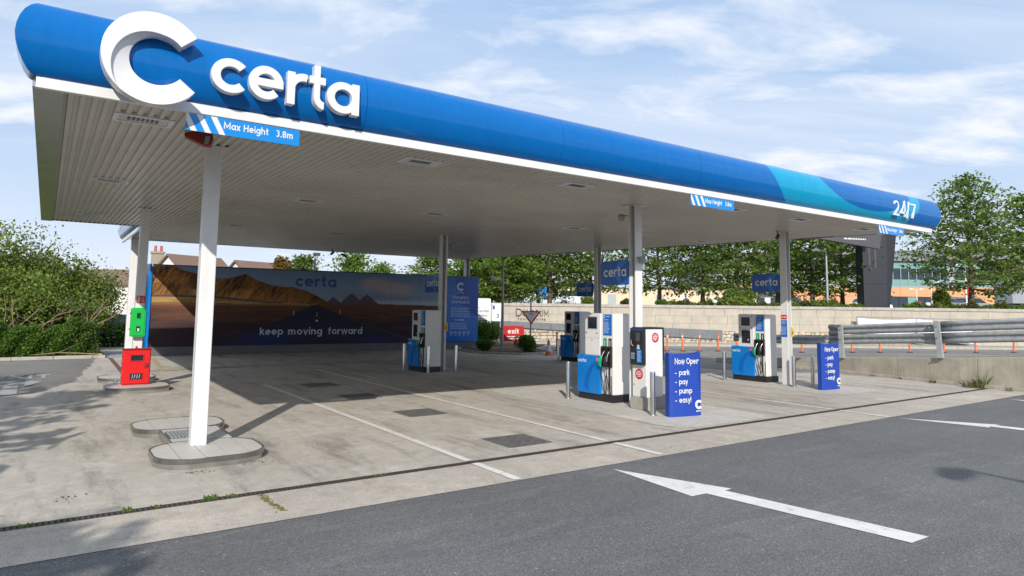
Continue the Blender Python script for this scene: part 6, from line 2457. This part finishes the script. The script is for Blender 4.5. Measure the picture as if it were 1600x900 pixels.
mb.tube([tuple(RF.p(26.0, 0.1, 0.6)), tuple(RF.p(26.0, 1.76, 0.6))], 0.04, 6)
mb.tube([tuple(RF.p(29.56, 0.1, 0.6)), tuple(RF.p(29.56, 1.70, 0.6))], 0.04, 6)
mb.tube([tuple(RF.p(22.33, 1.80, 0.6)), tuple(RF.p(29.56, 1.70, 0.6))], 0.035, 6)
mb.tube([tuple(RF.p(22.33, 0.82, 0.6)), tuple(RF.p(29.56, 0.18, 0.6))], 0.035, 6)
mb.build('frame', MAT['greyed'], t, smooth=50)

# ------------------------------------------------------------------ low concrete wall and guardrail at the right
WP = [(20.35, 6.7, 0.17), (20.55, 5.0, 0.27), (20.5, 3.4, 0.38), (20.42, 1.7, 0.50), (20.12, 0.0, 0.62), (19.92, -1.0, 0.69), (19.68, -2.3, 0.79), (19.58, -3.8, 0.90), (19.35, -6.0, 1.03), (19.1, -9.0, 1.2)]
t = thing('low_wall', 'low weathered concrete wall with a kerb strip under the guardrail', 'wall', (20.1, 0.0, 0.0))


def ribbon(mb, path, off0, off1, zb, zt):
    """wall along path; off: distance towards the forecourt"""
    L_, R_ = [], []
    n = len(path)
    for i, p in enumerate(path):
        a = Vector(path[max(0, i - 1)][:2])
        b = Vector(path[min(n - 1, i + 1)][:2])
        d = (b - a).normalized()
        nn = Vector((d.y, -d.x))      # towards -x when running towards -y
        if nn.x > 0:
            nn = -nn
        L_.append((p[0] + nn.x * off1, p[1] + nn.y * off1))
        R_.append((p[0] + nn.x * off0, p[1] + nn.y * off0))
    vs_ = []
    for i, p in enumerate(path):
        b_, t_ = zb(p), zt(p)
        vs_ += [(L_[i][0], L_[i][1], b_), (L_[i][0], L_[i][1], t_), (R_[i][0], R_[i][1], t_), (R_[i][0], R_[i][1], b_)]
    fs = []
    for i in range(n - 1):
        for k in range(4):
            fs.append((4 * i + k, 4 * i + (k + 1) % 4, 4 * i + 4 + (k + 1) % 4, 4 * i + 4 + k))
    fs += [(0, 3, 2, 1), (4 * n - 4, 4 * n - 3, 4 * n - 2, 4 * n - 1)]
    mb.add(vs_, fs)


def subpath(a, b):
    """part of the wall line between two y values (a > b)"""
    ys = [p[1] for p in WP]
    f = lambda y, k: float(np.interp(-y, [-q for q in ys], [p[k] for p in WP]))
    out = [(f(a, 0), a, f(a, 2))] + [p for p in WP if b < p[1] < a] + [(f(b, 0), b, f(b, 2))]
    return out


for y0, y1 in ((6.7, 3.2), (3.19, -0.4), (-0.41, -2.75), (-2.76, -6.0), (-6.01, -9.0)):
    mb = MB()
    ribbon(mb, subpath(y0, y1), -0.35, 0.0, lambda p: 0.0, lambda p: p[2])
    mb.build('wall_section', MAT['lowwall'], t, bevel=0.01)
y = 6.6
while y > -9:
    mb = MB()
    ribbon(mb, subpath(y, max(-9, y - 0.9) + 0.01), 0.002, 0.10, lambda p: 0.0, lambda p: 0.10)
    mb.build('kerb_stone', MAT['kerbstone'], t, bevel=0.01)
    y -= 0.9

g = thing('guardrail', 'galvanised double corrugated guardrail on posts above the low concrete wall', 'guardrail', (20.1, -1.0, 0.6))
WPROF = [(-0.155, 0.004), (-0.140, 0.008), (-0.112, 0.052), (-0.100, 0.058), (-0.070, 0.058), (-0.058, 0.052), (-0.028, 0.010), (0.0, 0.004), (0.028, 0.010), (0.058, 0.052), (0.070, 0.058), (0.100, 0.058), (0.112, 0.052), (0.140, 0.008), (0.155, 0.004)]


def beam(name, pts, end_flare=False):
    vs_ = []
    n = len(pts)
    for i, p in enumerate(pts):
        a = Vector(pts[max(0, i - 1)])
        b = Vector(pts[min(n - 1, i + 1)])
        d = (b - a).normalized()
        nn = Vector((d.y, -d.x, 0)).normalized()
        if nn.x > 0:
            nn = -nn
        k = 1.25 if (end_flare and i == 0) else 1.0
        for zz, dd in WPROF:
            q = Vector(p) + nn * dd + Vector((0, 0, zz * k))
            vs_.append(tuple(q))
    m = len(WPROF)
    fs = [(i * m + k, i * m + k + 1, (i + 1) * m + k + 1, (i + 1) * m + k) for i in range(n - 1) for k in range(m - 1)]
    mb = MB()
    mb.add(vs_, fs)
    o = mb.build(name, MAT['galv'], g, smooth=24)
    sd = o.modifiers.new('thickness', 'SOLIDIFY')
    sd.thickness = 0.006
    return o


def rail(y):
    """height of the upper beam's centre"""
    return float(np.interp(-y, [-3.4, -1.5, 1.8, 3.9, 9.0], [1.36, 1.465, 1.665, 1.81, 2.10]))


def wx(y):
    return float(np.interp(-y, [-q[1] for q in WP], [q[0] for q in WP])) + 0.12


for y0, y1 in ((2.05, -1.83), (-1.75, -5.6), (-5.52, -9.0)):
    for dz in (0.0, -0.335):
        beam('beam', [(wx(y0 + (y1 - y0) * i / 6) - (0.012 if y0 < 0 else 0), y0 + (y1 - y0) * i / 6, rail(y0 + (y1 - y0) * i / 6) + dz) for i in range(7)], end_flare=(y0 > 2 and dz == 0))
beam('beam', [(wx(y) + 0.02, y, rail(y) - 0.335) for y in (6.0, 5.0, 4.0, 3.0, 1.95)])
for y in (4.6, 1.50, -1.80, -5.55):
    b_ = float(np.interp(-y, [-q[1] for q in WP], [q[2] for q in WP]))
    zt = rail(y) + 0.17 if y < 3 else rail(y) - 0.15
    mb = MB()
    X = wx(y) - 0.21
    lean = 0.05 if y < 0 else 0.02
    for x0, x1, ya, yb in ((0.0, 0.012, -0.07, 0.07), (0.012, 0.10, -0.07, -0.058), (0.012, 0.10, 0.058, 0.07)):
        lo = [(X + x0, y + ya), (X + x1, y + ya), (X + x1, y + yb), (X + x0, y + yb)]
        vs_ = [(a, b, b_ - 0.0) for a, b in lo] + [(a, b + lean * 1.5, zt) for a, b in lo]
        mb.add(vs_, [(0, 3, 2, 1), (4, 5, 6, 7), (0, 1, 5, 4), (1, 2, 6, 5), (2, 3, 7, 6), (3, 0, 4, 7)])
    mb.box(X - 0.04, X + 0.14, y - 0.1, y + 0.1, b_, b_ + 0.015)
    po = mb.build('post', MAT['galv'], g)
    for dz in (0.0, -0.335):
        mb = MB()
        mb.prism(FX(X, 0, 0), disc(-y - lean * 1.2, rail(y) + dz, 0.022, 8), 0.0, 0.02)
        mb.build('bolt', MAT['steel'], po)

tuft('tall dry weeds growing at the foot of the low concrete wall', 19.48, -2.95, 0.0, 0.55, 0.26, 16, 71, 'leaf_weed')
tuft('brown dead grass at the foot of the low concrete wall beside the tall weeds', 19.38, -2.75, 0.0, 0.26, 0.55, 110, 72, 'leaf_dry')
for k, (x, y) in enumerate(((20.25, 0.35), (20.05, -0.6), (19.75, -1.6), (19.45, -3.6))):
    tuft('small dry weed at the low concrete wall, %s from its far end' % ('first', 'second', 'third', 'fourth')[k], x - 0.1, y, 0.0, 0.16, 0.2, 26, 80 + k, 'leaf_dry', group='small weeds along the low wall')
for k, (x, h, r_, n) in enumerate(((-1.95, 0.03, 0.10, 24), (-1.15, 0.045, 0.08, 30), (-0.87, 0.03, 0.09, 20), (-0.38, 0.06, 0.10, 44), (-0.16, 0.03, 0.10, 20), (1.55, 0.02, 0.10, 16))):
    tuft('small green weed in the drain grating, %s from the left' % ('first', 'second', 'third', 'largest and fourth', 'fifth', 'sixth')[k], x, -3.0, 0.005, h, r_, n, 90 + k, 'leaf_weed', group='weeds in the drain grating')
mb = MB()
rg = random.Random(3)
for k in range(110):
    s_ = rg.random()
    x, y = 0.10 + 0.16 * s_ * 0.3 + rg.gauss(0, 0.02), -3.12 - 0.72 * s_ + rg.gauss(0, 0.015)
    mb.add([(x - 0.012, y, 0.010), (x + 0.012, y - 0.008, 0.011), (x + 0.008, y + 0.014, 0.014), (x - 0.010, y + 0.010, 0.012)], [(0, 1, 2, 3)])
tag(mb.build('moss_line', MAT['leaf_moss'], kind='stuff'), 'thin line of moss in a crack across the pale apron', 'moss')
mb = MB()
for k in range(70):
    cx, cy = rg.choice(((-0.28, -1.72), (-0.28, -1.72), (0.42, -1.55), (-1.6, -2.2), (1.5, -0.8)))
    x, y = cx + rg.gauss(0, 0.10), cy + rg.gauss(0, 0.07)
    s_ = rg.uniform(0.006, 0.018)
    a = rg.uniform(0, 6.28)
    mb.add([(x + s_ * math.cos(a), y + s_ * math.sin(a), 0.010), (x - s_ * 0.5 * math.sin(a), y + s_ * 0.5 * math.cos(a), 0.020), (x - s_ * math.cos(a), y - s_ * math.sin(a), 0.011), (x + s_ * 0.5 * math.sin(a), y - s_ * 0.5 * math.cos(a), 0.014)], [(0, 1, 2, 3)])
tag(mb.build('dead_leaves', MAT['soil'], kind='stuff'), 'scraps of dead leaf litter in front of the left island', 'leaf litter')

# ------------------------------------------------------------------ terrace above the wall
def T2(a, d):
    p = RF.p(a, 0, -d)
    return (p.x, p.y)


sheet('terrace', [T2(-7, 0.46), T2(80, 0.46), T2(140, 160), T2(-7, 160)], 2.25, MAT['pavement'])
sheet('terrace_bed', [T2(-7, 0.5), T2(60, 0.5), T2(60, 3.2), T2(-7, 3.2)], 2.28, MAT['soil'])

TR = [(26.7, 25.6, 8.6, 3.4), (29.6, 24.6, 8.3, 3.2), (33.6, 21.9, 8.8, 3.5), (34.6, 18.9, 8.4, 3.2), (37.4, 18.2, 8.7, 3.4), (41.2, 17.6, 8.9, 3.6), (41.6, 15.1, 8.5, 3.5), (45.6, 15.2, 8.3, 3.4)]
NM = ('leftmost of the terrace row, behind the dark pump', 'second in the terrace row, behind the kiosk column', 'third in the terrace row, right of the kiosk column', 'fourth in the terrace row, dark trunk over the board', 'fifth in the terrace row, left of the right hand column sign', 'sixth in the terrace row, behind the right hand column', 'seventh in the terrace row, right of the right hand column', 'eighth in the terrace row, beside the charcoal totem')
protos = []
for k, (x, y, H, R) in enumerate(TR):
    lab = 'leafy tree ' + NM[k]
    if k < 3:
        protos.append(tree(lab, 'tree', x, y, 2.25, H, 1.25, R, 100 + k, leaf=0.135, per=17, nb=52, group='trees in a row on the terrace above the wall'))
    else:
        dup(protos[k % 3], (x, y, 2.25), lab, rz=1.3 * k, scale=(R / TR[k % 3][3], R / TR[k % 3][3], H / TR[k % 3][2]))
tree('large layered tree against the sky right of the blue fascia end', 'tree', 48.3, 8.0, 2.25, 10.0, 1.5, 4.4, 120, leaf=0.135, per=18, nb=60, group='trees in a row on the terrace above the wall', lean=0.5, r0=0.19)
tree('tree cut by the right edge of the photo', 'tree', 53.4, 6.3, 2.25, 8.9, 1.6, 3.6, 121, leaf=0.14, per=18, nb=54, group='trees in a row on the terrace above the wall')
BT = [(13.6, 38.5, 6.3, 2.8, 'tree above the left half of the mural, beside copper leaves'), (17.3, 38.0, 6.7, 3.0, 'tree above the middle of the mural, right of the camera pole'), (20.3, 39.5, 6.1, 2.4, 'small tree above the slogan on the mural'),
      (21.6, 33.5, 6.4, 2.6, 'tree above the mural just left of the middle column'), (22.3, 28.6, 7.2, 2.8, 'tree behind the column standing in the enclosure'), (24.6, 27.6, 7.8, 3.2, 'tree right of the emergency panel above the direction sign'), (22.6, 24.9, 6.9, 2.6, 'tree behind the lamp post with the camera head'), (29.5, 30.5, 8.4, 3.6, 'tree behind the town centre lettering'), (27.0, 33.5, 8.2, 3.6, 'tree farthest back above the direction sign')]
bp = []
for k, (x, y, H, R, lab) in enumerate(BT):
    lab = 'bright green ' + lab
    if k in (0, 4):
        zb = 0.0 if k < 3 else 2.25
        bp.append(tree(lab, 'tree', x, y, zb, H - zb, 0.9 if k == 0 else 0.30, R, 140 + k, leaf=0.13, per=26, nb=44, mat='leaf_tree2', group='trees beyond the mural wall'))
        ref = (H, R)
    else:
        src, (h0, r0_) = (bp[0], (6.3, 2.8)) if k % 2 else (bp[-1], (6.3, 2.8) if len(bp) == 1 else (4.95, 2.8))
        zb = 0.0 if k < 3 else 2.25
        dup(src, (x, y, zb), lab, rz=0.9 * k, scale=(R / r0_, R / r0_, (H - zb) / h0))
blob_bush('copper leaved bush seen over the mural near the white gable', 'bush', 11.9, 37.6, 3.4, 0.9, 0.8, 2.1, 160, 2400, 0.12, 'leaf_copper')

# low planting along the wall top
LS = [(10.9, 1.1, 0.45, 0.5, 'leaf_dry', 'tan ornamental grass on the wall top right of the blue column sign'), (13.3, 1.2, 0.7, 0.45, 'leaf_hedge', 'small dark bush on the wall top left of the kiosk column'),
      (8.6, 1.4, 0.7, 0.6, 'leaf_shrub', 'yellow green bush on the wall top behind the dark blue sign')]
for k, (a, d, r_, h, mt, lab) in enumerate(LS):
    x, y = T2(a - 2.5, d)
    blob_bush(lab, 'bush', x, y, 2.28, r_, r_ * 0.8, h, 170 + k, 1300, 0.07, mt, 'planting along the wall top')
q0 = None
rg = random.Random(77)
k = 0
PLN = [(a, rg.uniform(0.9, 2.4), rg.uniform(0.6, 1.1), rg.uniform(0.35, 0.8)) for a in np.arange(11.5, 24.5, 0.95)] + [(a, rg.uniform(0.8, 2.2), rg.uniform(0.6, 1.0), rg.uniform(0.40, 0.7)) for a in np.arange(27.2, 41.0, 0.9)]
for side, lab in (('left', 'low planting on the wall top left of the charcoal totem'), ('right', 'low planting on the wall top right of the charcoal totem')):
    sel = [p for p in PLN if (p[0] < 25.5) == (side == 'left')]
    for mt, sub in (('leaf_tree', 0), ('leaf_dry', 1), ('leaf_shrub', 2)):
        rng = np.random.default_rng(200 + sub)
        Pp = []
        for k, (a, d, r_, h) in enumerate(sel):
            if (0, 1, 2, 0, 1)[k % 5] != sub:
                continue
            x, y = T2(float(a), d)
            v = rng.normal(size=(1500, 3))
            v /= np.linalg.norm(v, axis=1)[:, None]
            v *= rng.uniform(0.45, 1.0, 1500)[:, None]
            bump = 0.8 + 0.35 * np.sin(v[:, 0] * 4 + k) * np.cos(v[:, 1] * 5 + k)
            Pp.append(np.stack([x + v[:, 0] * r_ * 1.15, y + v[:, 1] * r_ * 0.9, 2.28 + np.abs(v[:, 2]) * h * bump], 1))
        Pp = np.concatenate(Pp)
        me = leaf_mesh('terrace_planting', Pp, rng.uniform(0.6, 1.3, len(Pp)) * 0.075, rng, 0.3)
        me.materials.append(MAT[mt])
        o = bpy.data.objects.new('terrace_planting', me)
        COL.objects.link(o)
        o['kind'] = 'stuff'
        tag(o, {0: 'dark green ', 1: 'straw coloured ', 2: 'bright green '}[sub] + lab, 'planting')
x, y = T2(18.4, 1.5)
blob_bush('bigger bright bush on the wall top under the right hand column sign', 'bush', x - 2.4, y + 1.1, 2.28, 1.9, 1.2, 1.15, 230, 4200, 0.085, 'leaf_shrub', 'planting along the wall top')
x, y = T2(29.6, 2.2)
blob_bush('leafy bush at the foot of the large layered tree', 'bush', x, y, 2.28, 0.95, 0.8, 1.35, 231, 2600, 0.085, 'leaf_tree2', 'planting along the wall top')

for a, lab in ((14.0, 'small white garden lamp on the wall top left of the right hand column sign'), (27.6, 'small white garden lamp on the wall top right of the charcoal totem')):
    x, y = T2(a, 0.7)
    t = thing('garden_lamp', lab, 'lamp', (x, y, 2.28), 'small lamps on the wall top')
    mb = MB()
    mb.tube([(x, y, 2.28), (x, y, 2.5)], 0.04, 8)
    mb.build('stem', MAT['greyed'], t)
    mb = MB()
    mb.lathe([(0.05, 2.5), (0.14, 2.56), (0.16, 2.64), (0.12, 2.73), (0.0, 2.76)], 12, x, y)
    mb.build('globe', MAT['print_white'], t, smooth=60)
t = thing('parking_sign', 'small blue sign on a post among the trees behind the give way sign', 'sign', (25.9, 25.4, 2.25))
mb = MB()
mb.tube([(25.9, 25.4, 2.25), (25.9, 25.4, 3.6)], 0.035, 6)
mb.build('post', MAT['galv'], t)
F = facing(25.65, 25.5)
mb = MB()
mb.rect(F, 0.0, 0.55, 2.85, 3.55, 0.0, 0.03)
pl = mb.build('plate', MAT['azure'], t)
mb = MB()
mb.prism(Frame(F.p(0, 0, 0.03), F.r, F.u), [(0.12, 3.15), (0.30, 3.0), (0.30, 3.1), (0.45, 3.1), (0.45, 3.2), (0.30, 3.2), (0.30, 3.3)], 0.0, 0.004)
mb.build('arrow_mark', MAT['print_white'], pl)

# charcoal totem with its sign arm
t = thing('totem', 'tall charcoal faceted totem with a slanted sign arm standing on the wall top', 'totem', (42.3, 11.0, 2.25))
base = [(41.55, 11.55), (42.75, 10.70), (43.15, 10.75), (42.6, 12.1), (41.9, 12.2)]
topp = [(41.55, 11.55), (42.90, 10.60), (43.75, 10.25), (42.9, 12.2), (41.9, 12.2)]
zt = 8.7
mb = MB()
n = 5
mb.add([(a, b, 2.25) for a, b in base] + [(a, b, zt) for a, b in topp], [tuple(range(n - 1, -1, -1)), tuple(range(n, 2 * n))] + [(i, (i + 1) % n, n + (i + 1) % n, n + i) for i in range(n)])
mb.build('shaft', MAT['totem'], t)
Ft = Frame((41.55, 11.55, 0), (42.75 - 41.55, 10.70 - 11.55, 0), (0, 0, 1))
for z_ in (3.9, 5.1, 6.3):
    mb = MB()
    mb.rect(Ft, 0.0, 1.45, z_, z_ + 0.03, 0.0, 0.012)
    mb.build('panel_joint', MAT['black'], t)
for a0 in (0.36, 0.74):
    mb = MB()
    mb.rect(Ft, a0, a0 + 0.13, 4.95, 6.25, 0.0, 0.015)
    mb.build('light_slot', MAT['totem_arm'], t)
Fa = Frame((37.25, 11.70, 0), (2.75, -1.95, 0), (0, 0, 1))
mb = MB()
mb.prism(Fa, [(-0.5, 6.62), (3.42, 5.98), (3.75, 7.8), (-0.2, 8.1)], -0.25, 0.0)
am = mb.build('sign_arm', MAT['totem_arm'], t)
mb = MB()
small_print(mb, Frame(Fa.p(0, 0, 0), (2.75, -1.95, -0.10), (0, 0, 1)), 1.25, 6.60, 1.35, 1, 0.11, 44, 0.01, 0.7, 0.02)
mb.build('arm_print', MAT['print_white'], am)
mb = MB()
mb.rect(Frame(Fa.p(0, 0, -0.25), Fa.r, Fa.u), 3.0, 3.9, 7.2, 7.6, -1.2, 0.0)
mb.build('arm_bracket', MAT['totem'], t)

# ------------------------------------------------------------------ buildings beyond the terrace
MF = Frame((83.9, 45.59, 0.0), (0.819, -0.574, 0), (0, 0, 1))
t = thing('shopping_centre', 'long building of orange cladding with green glass bands and a grey roof', 'building', tuple(MF.p(20, 2.25, -5)))
mb = MB()
mb.rect(MF, -10, 48, 2.25, 9.5, -18, -0.2)
mb.build('core_wall', MAT['mall_grey'], t)
mb = MB()
mb.prism(MF, [(-10, 9.5), (48, 9.5), (48, 11.0), (20, 11.0), (-10, 10.2)], -18, 0.5)
mb.build('roof', MAT['mall_roof'], t)
a = -10.0
while a < 48:
    wd = 4.6
    mb = MB()
    mb.rect(MF, a, a + wd - 0.05, 4.42, 5.74, -0.2, 0.06)
    mb.build('cladding_panel', MAT['mall_orange'], t)
    if a > 26 or a < 10:
        mb = MB()
        mb.rect(MF, a, a + wd - 0.05, 2.26, 4.38, -0.2, 0.03)
        mb.build('cladding_panel', MAT['mall_orange'], t)
    if a < 10:
        mb = MB()
        mb.rect(MF, a, a + wd - 0.05, 5.78, 7.4, -0.2, 0.03)
        mb.build('cladding_panel', MAT['mall_grey'], t)
    a += wd
mb = MB()
mb.rect(MF, 8, 48, 5.76, 5.90, -0.2, 0.10)
mb.build('string_course', MAT['mall_grey'], t)
pw = 1.13
wf = MB()
for i in range(32):
    a0 = 11.0 + pw * i
    if 12 <= i <= 12 or i == 22:
        continue
    for z0, z1, mt in ((5.92, 6.86, 'glass_teal'), (6.92, 7.72, 'glass_dark'), (7.78, 8.38, 'glass_dark'), (8.44, 9.36, 'glass_teal')):
        if i > 22 and mt == 'glass_dark' and i % 3 == 0:
            mt = 'glass_teal'
        mb = MB()
        mb.rect(MF, a0 + 0.05, a0 + pw - 0.05, z0, z1, -0.2, -0.05 if mt == 'glass_dark' else -0.02)
        mb.build('pane', MAT[mt], t)
    wf.rect(MF, a0 - 0.04, a0 + 0.04, 5.9, 9.45, -0.2, 0.05)
wf.build('mullion', MAT['mall_grey'], t)
for i in range(9):
    a0 = 13.6 + 1.25 * i
    mb = MB()
    mb.rect(MF, a0 + 0.04, a0 + 1.21, 2.35, 4.34, -0.2, 0.04)
    mb.build('shop_pane', MAT['glass_dark'] if i % 4 else MAT['glass_teal'], t)

Bf = Frame((52.0, 49.6, 0.0), (0.819, -0.574, 0), (0, 0, 1))
t = thing('rendered_building', 'low beige rendered building behind the terrace trees', 'building', tuple(Bf.p(6, 2.25, -3)))
mb = MB()
mb.rect(Bf, -4, 16, 2.25, 4.62, -8, 0.0)
mb.build('wall', MAT['beige'], t)
mb = MB()
mb.rect(Bf, -4.2, 16.2, 4.62, 4.80, -8.2, 0.2)
mb.build('roof', MAT['mall_grey'], t)
for a0 in (7.8, 10.6, 2.0):
    mb = MB()
    mb.rect(Bf, a0, a0 + 1.0, 2.3, 3.9, 0.0, 0.06)
    mb.build('door', MAT['mall_grey'] if a0 != 10.6 else MAT['print_white'], t)
t = thing('pavilion', 'small white pavilion with a slate blue roof between the terrace trees', 'building', tuple(Bf.p(20, 2.25, -2)))
mb = MB()
mb.rect(Bf, 17.5, 23.0, 2.25, 4.0, -4, 0.0)
mb.build('wall', MAT['render_white'], t)
mb = MB()
mb.prism(Bf, [(17.0, 4.0), (23.5, 4.0), (22.6, 4.75), (17.9, 4.75)], -4.5, 0.5)
mb.build('roof', M('slate_roof', (0.13, 0.17, 0.24), 0.5), t)
for a0 in (18.2, 20.0, 21.6):
    mb = MB()
    mb.rect(Bf, a0, a0 + 0.9, 2.6, 3.7, 0.0, 0.04)
    mb.build('window', MAT['glass_dark'], t)


def tall_lamp(x, y, z0, z1, lab, flag=None, heads=2):
    t = thing('street_lamp', lab, 'street lamp', (x, y, z0), 'slim lamps and flag posts on the terrace')
    mb = MB()
    mb.tube([(x, y, z0), (x, y, z1)], [0.075, 0.05], 8)
    mb.build('pole', MAT['mall_grey'] if flag is None else MAT['print_white'], t, smooth=50)
    r = Vector((0.819, -0.574, 0))
    for s_ in ((-1, 1) if heads == 2 else (-1,)):
        e = Vector((x, y, z1)) + r * s_ * 0.62
        mb = MB()
        mb.tube([(x, y, z1 - 0.05), tuple(e + Vector((0, 0, 0.08)))], 0.03, 5)
        mb.build('arm', MAT['print_grey'], t)
        mb = MB()
        mb.tube([tuple(e - r * 0.25), tuple(e + Vector((0, 0, 0.08))), tuple(e + r * 0.25)], [0.06, 0.11, 0.06], 6)
        mb.build('lamp_head', MAT['print_white'], t)
    if flag:
        mb = MB()
        F = Frame((x, y, 0), r, (0, 0, 1))
        mb.rect(F, 0.06, 0.50, flag[0], flag[1], -0.02, 0.02)
        mb.build('flag', MAT['red'], t)
    return t


tall_lamp(38.7, 12.4, 2.28, 5.95, 'slim pole with a single lamp head among the trees left of the charcoal totem', heads=1)
tall_lamp(74.6, 21.4, 2.25, 5.3, 'white twin headed lamp with a red flag right of the charcoal totem', (3.0, 3.9))
tall_lamp(84.0, 27.0, 2.25, 4.9, 'white twin headed lamp with a red flag nearest the charcoal totem', (2.7, 3.5))
tall_lamp(66.2, 15.0, 2.25, 6.4, 'tall white post with a red flag beside the large layered tree', (3.6, 4.9), heads=1)

t = thing('box_truck', 'grey and white box truck parked behind the planting at the right edge', 'truck', (72.5, 11.5, 2.25))
Fk = Frame((70.5, 12.9, 0.0), (0.819, -0.574, 0), (0, 0, 1))
mb = MB()
mb.rect(Fk, 0.0, 4.4, 3.05, 5.5, -2.3, 0.0)
mb.build('cargo_box', MAT['car_grey'], t, bevel=0.04)
mb = MB()
mb.prism(Fk, [(4.5, 2.75), (6.4, 2.75), (6.4, 3.7), (6.0, 4.9), (4.5, 5.0)], -2.2, -0.05)
cb = mb.build('cab', MAT['car_white'], t, bevel=0.08)
mb = MB()
mb.prism(Fk, [(5.0, 3.8), (6.1, 3.8), (5.85, 4.6), (5.0, 4.65)], -0.05, -0.03)
mb.build('window', MAT['glass_dark'], cb)
mb = MB()
mb.rect(Fk, 0.1, 6.2, 2.75, 3.05, -2.0, -0.3)
mb.build('chassis', MAT['dark'], t)
for a0 in (1.0, 5.4):
    for dd in (0.0, -2.0):
        mb = MB()
        c0 = Fk.p(a0, 2.70, dd - 0.25)
        c1 = Fk.p(a0, 2.70, dd - 0.02)
        mb.tube([tuple(c0), tuple(c1)], 0.44, 14)
        mb.build('wheel', MAT['rubber'], t)
car('blue grey car parked before the shop windows right of the totem', 82.0, 21.8, 2.25, -0.6, 'car_blue')
car('silver car parked beside the blue grey car near the flag post', 77.5, 18.6, 2.25, -0.6, 'car_grey')
car('blue car parked left of the charcoal totem behind the trees', 66.0, 32.0, 2.25, -0.6, 'car_blue')
car('white car glimpsed below the dark blue column sign behind the terrace trees', 37.6, 35.4, 2.25, -0.6, 'car_white')
car('white car parked behind the charcoal totem', 76.0, 28.5, 2.25, -0.6, 'car_white')

# ------------------------------------------------------------------ outside the frame: what casts the shade at the left and front
tree('tall tree standing outside the left edge that throws dappled shade over the forecourt', 'tree', -8.6, -4.4, 0.0, 9.0, 2.2, 2.6, 301, leaf=0.24, per=14, nb=26, group='trees outside the left edge')
tree('second tree outside the left edge throwing shade on the old asphalt', 'tree', -9.6, 1.2, 0.0, 8.2, 2.2, 2.6, 302, leaf=0.24, per=14, nb=24, group='trees outside the left edge')
tree('tree behind the viewpoint shading the lower left asphalt', 'tree', -7.9, -13.2, 0.0, 7.2, 2.0, 2.4, 303, leaf=0.22, per=18, nb=24, group='trees outside the left edge')
t = thing('street_lamp', 'street lamp behind the viewpoint whose shadow crosses the road at the right', 'street lamp', (3.4, -14.9, 0.004))
mb = MB()
mb.tube([(3.4, -14.9, 0.004), (3.4, -14.9, 5.0), (3.05, -14.95, 5.45)], [0.07, 0.05, 0.04], 8)
mb.build('pole', MAT['galv'], t)
mb = MB()
mb.tube([(3.1, -14.95, 5.43), (2.75, -15.0, 5.5), (2.35, -15.05, 5.48)], [0.07, 0.14, 0.09], 8)
mb.build('lamp_head', MAT['greyed'], t)
